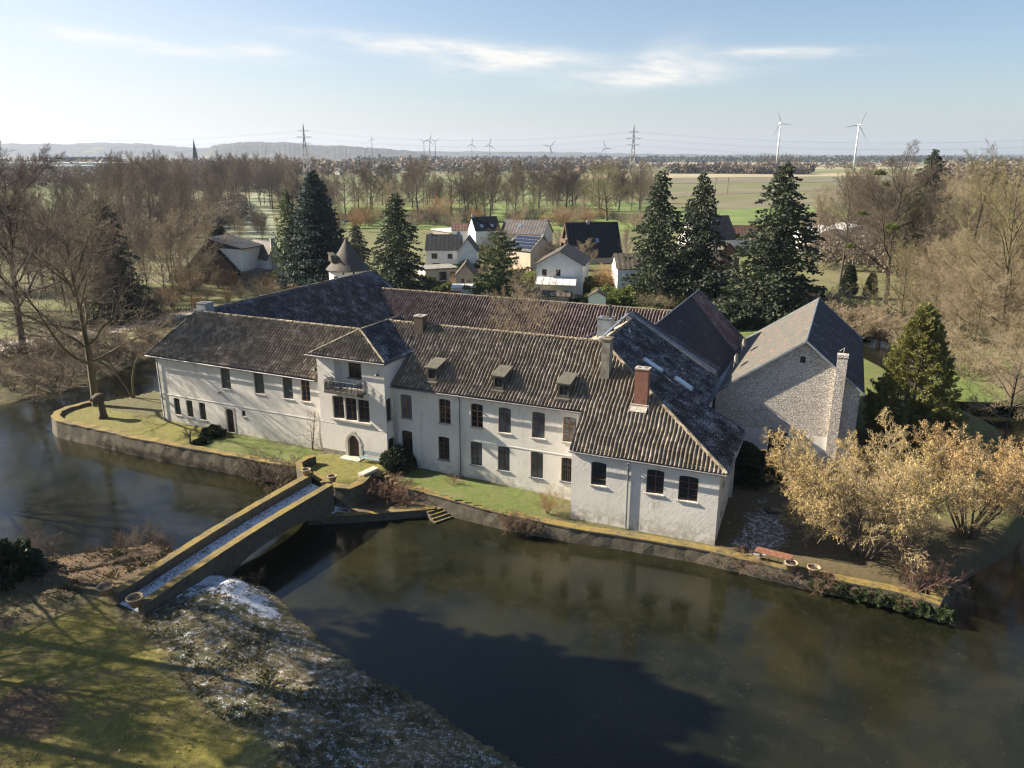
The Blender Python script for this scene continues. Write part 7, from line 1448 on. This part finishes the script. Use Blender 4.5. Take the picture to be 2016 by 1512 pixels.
for i in range(6):
    cable(P1_[2][i], P2_[2][i], 11, 'power cable sagging between the two pylons'); dv = P2_[2][i] - P1_[2][i]
    cable(P2_[2][i], P2_[2][i] + Vector((dv.x * 1.35, -dv.y * .6 - 150, -2)), 12, 'power cable running off to the right of the second pylon'); cable(P1_[2][i], P1_[2][i] + Vector((-520, 60, -2)), 11, 'power cable running off to the left of the first pylon')
# wind turbines
M['turb'] = plain('white_turbine_paint', (.62, .63, .64), .4, .03, .5)
def turbine(u, vb, vh, dist, blade_px, rot, yaw, label, mt='turb'):
    P = Vector(wpt(u, dist)); H = HV(dist, vh); Lb = blade_px / FPX * dist; t = thing('wind_turbine', label, 'wind turbine', tuple(P), 'wind turbines')
    mb = MB(); rb = H * (.026 if mt == 'turb' else .034); mb.tube([P, P + Vector((0, 0, H * .5)), P + Vector((0, 0, H))], [rb, rb * .75, rb * .5], 14); mb.build('tower', M[mt], t, True)
    a = R(yaw); ax = Vector((math.sin(a), -math.cos(a), 0)); X = Vector((math.cos(a), math.sin(a), 0)); hub = P + Vector((0, 0, H)) + ax * H * .03
    mb = MB(); mb.tube([P + Vector((0, 0, H)) - ax * H * .05, P + Vector((0, 0, H)) + ax * H * .02, hub + ax * H * .012], [H * .022, H * .022, H * .008], 10); mb.build('nacelle', M[mt], t, True)
    for k in range(3):
        th = R(rot + 120 * k); d = X * math.sin(th) + Vector((0, 0, 1)) * math.cos(th); s_ = X * math.cos(th) - Vector((0, 0, 1)) * math.sin(th); mb = MB(); V = []; wk = 1 if mt == 'turb' else 1.6; st = [(0, .016, .016), (.06, .02, .016), (.2, .045, .010), (.5, .03, .006), (.8, .018, .004), (1, .004, .002)]
        for f, c_, tk in st: c = hub + d * Lb * f; V += [c - s_ * Lb * c_ * .35 * wk, c + ax * Lb * tk, c + s_ * Lb * c_ * 1.1 * wk, c - ax * Lb * tk]
        mb.add(V, [(i * 4 + j, i * 4 + (j + 1) % 4, (i + 1) * 4 + (j + 1) % 4, (i + 1) * 4 + j) for i in range(5) for j in range(4)]); mb.build('blade', M[mt], t)
turbine(1531, 303, 243, 1650, 27, -25, 18, 'left one of the two large wind turbines on the right, rotor beside the poplars')
turbine(1684, 315, 247, 1500, 32, 24, 12, 'right one of the two large wind turbines on the right')
for (u, vh, bp_, rt, d, lb) in [(733, 273, 9, -15, 4200, 'small far wind turbine above the wooded hill'), (835, 279, 10, -60, 3400, 'left one of the three small turbines standing close together'), (846, 276, 13, 20, 3200, 'middle and biggest of the three small turbines standing close together'), (857, 278, 11, 60, 3400, 'right one of the three small turbines standing close together'), (929, 284, 13, 5, 3000, 'small turbine with a blade straight up, left of centre'), (964, 285, 14, 8, 3200, 'small turbine seen edge on, next to the one with a blade up'), (1083, 289, 15, 40, 2800, 'small turbine right of centre leaning its rotor left'), (1191, 291, 15, -20, 2900, 'small turbine just left of the second pylon')]:
    turbine(u, 300, vh, d, bp_, rt, 10, lb, 'galv')  # backlit look put into the colour: grey steel in place of white paint
for u, v in ((307, 0),): pass
for i, u in enumerate((1408, 1432)): p = at(u, 381); mb = MB(); mb.tube([p, p + Vector((0, 0, 11))], .18, 6); mb.box(Fr(p.x, p.y, 0), -.9, .9, -.08, .08, 10.2, 10.4); tag(mb.build('utility_pole', BK['grey']), 'thin wooden pole in the fields behind the broadest spruce', 'pole', 'field poles')
# ------------------------------------------------------------------ haze
HZ = bpy.data.materials.new('pale_blue_haze'); HZ.use_nodes = True; nt = HZ.node_tree; nt.nodes.clear(); vo_ = nt.nodes.new('ShaderNodeVolumePrincipled'); oo = nt.nodes.new('ShaderNodeOutputMaterial'); vo_.inputs['Color'].default_value = (.62, .76, 1, 1); vo_.inputs['Density'].default_value = .00006; vo_.inputs['Anisotropy'].default_value = .2; nt.links.new(vo_.outputs[0], oo.inputs['Volume'])
mb = MB(); mb.box(Fr(0, 0, 0), -9000, 9000, -400, 9500, -4.2, 215); tag(mb.build('haze', HZ), 'thin pale winter haze over the plain', None, None, 'stuff')
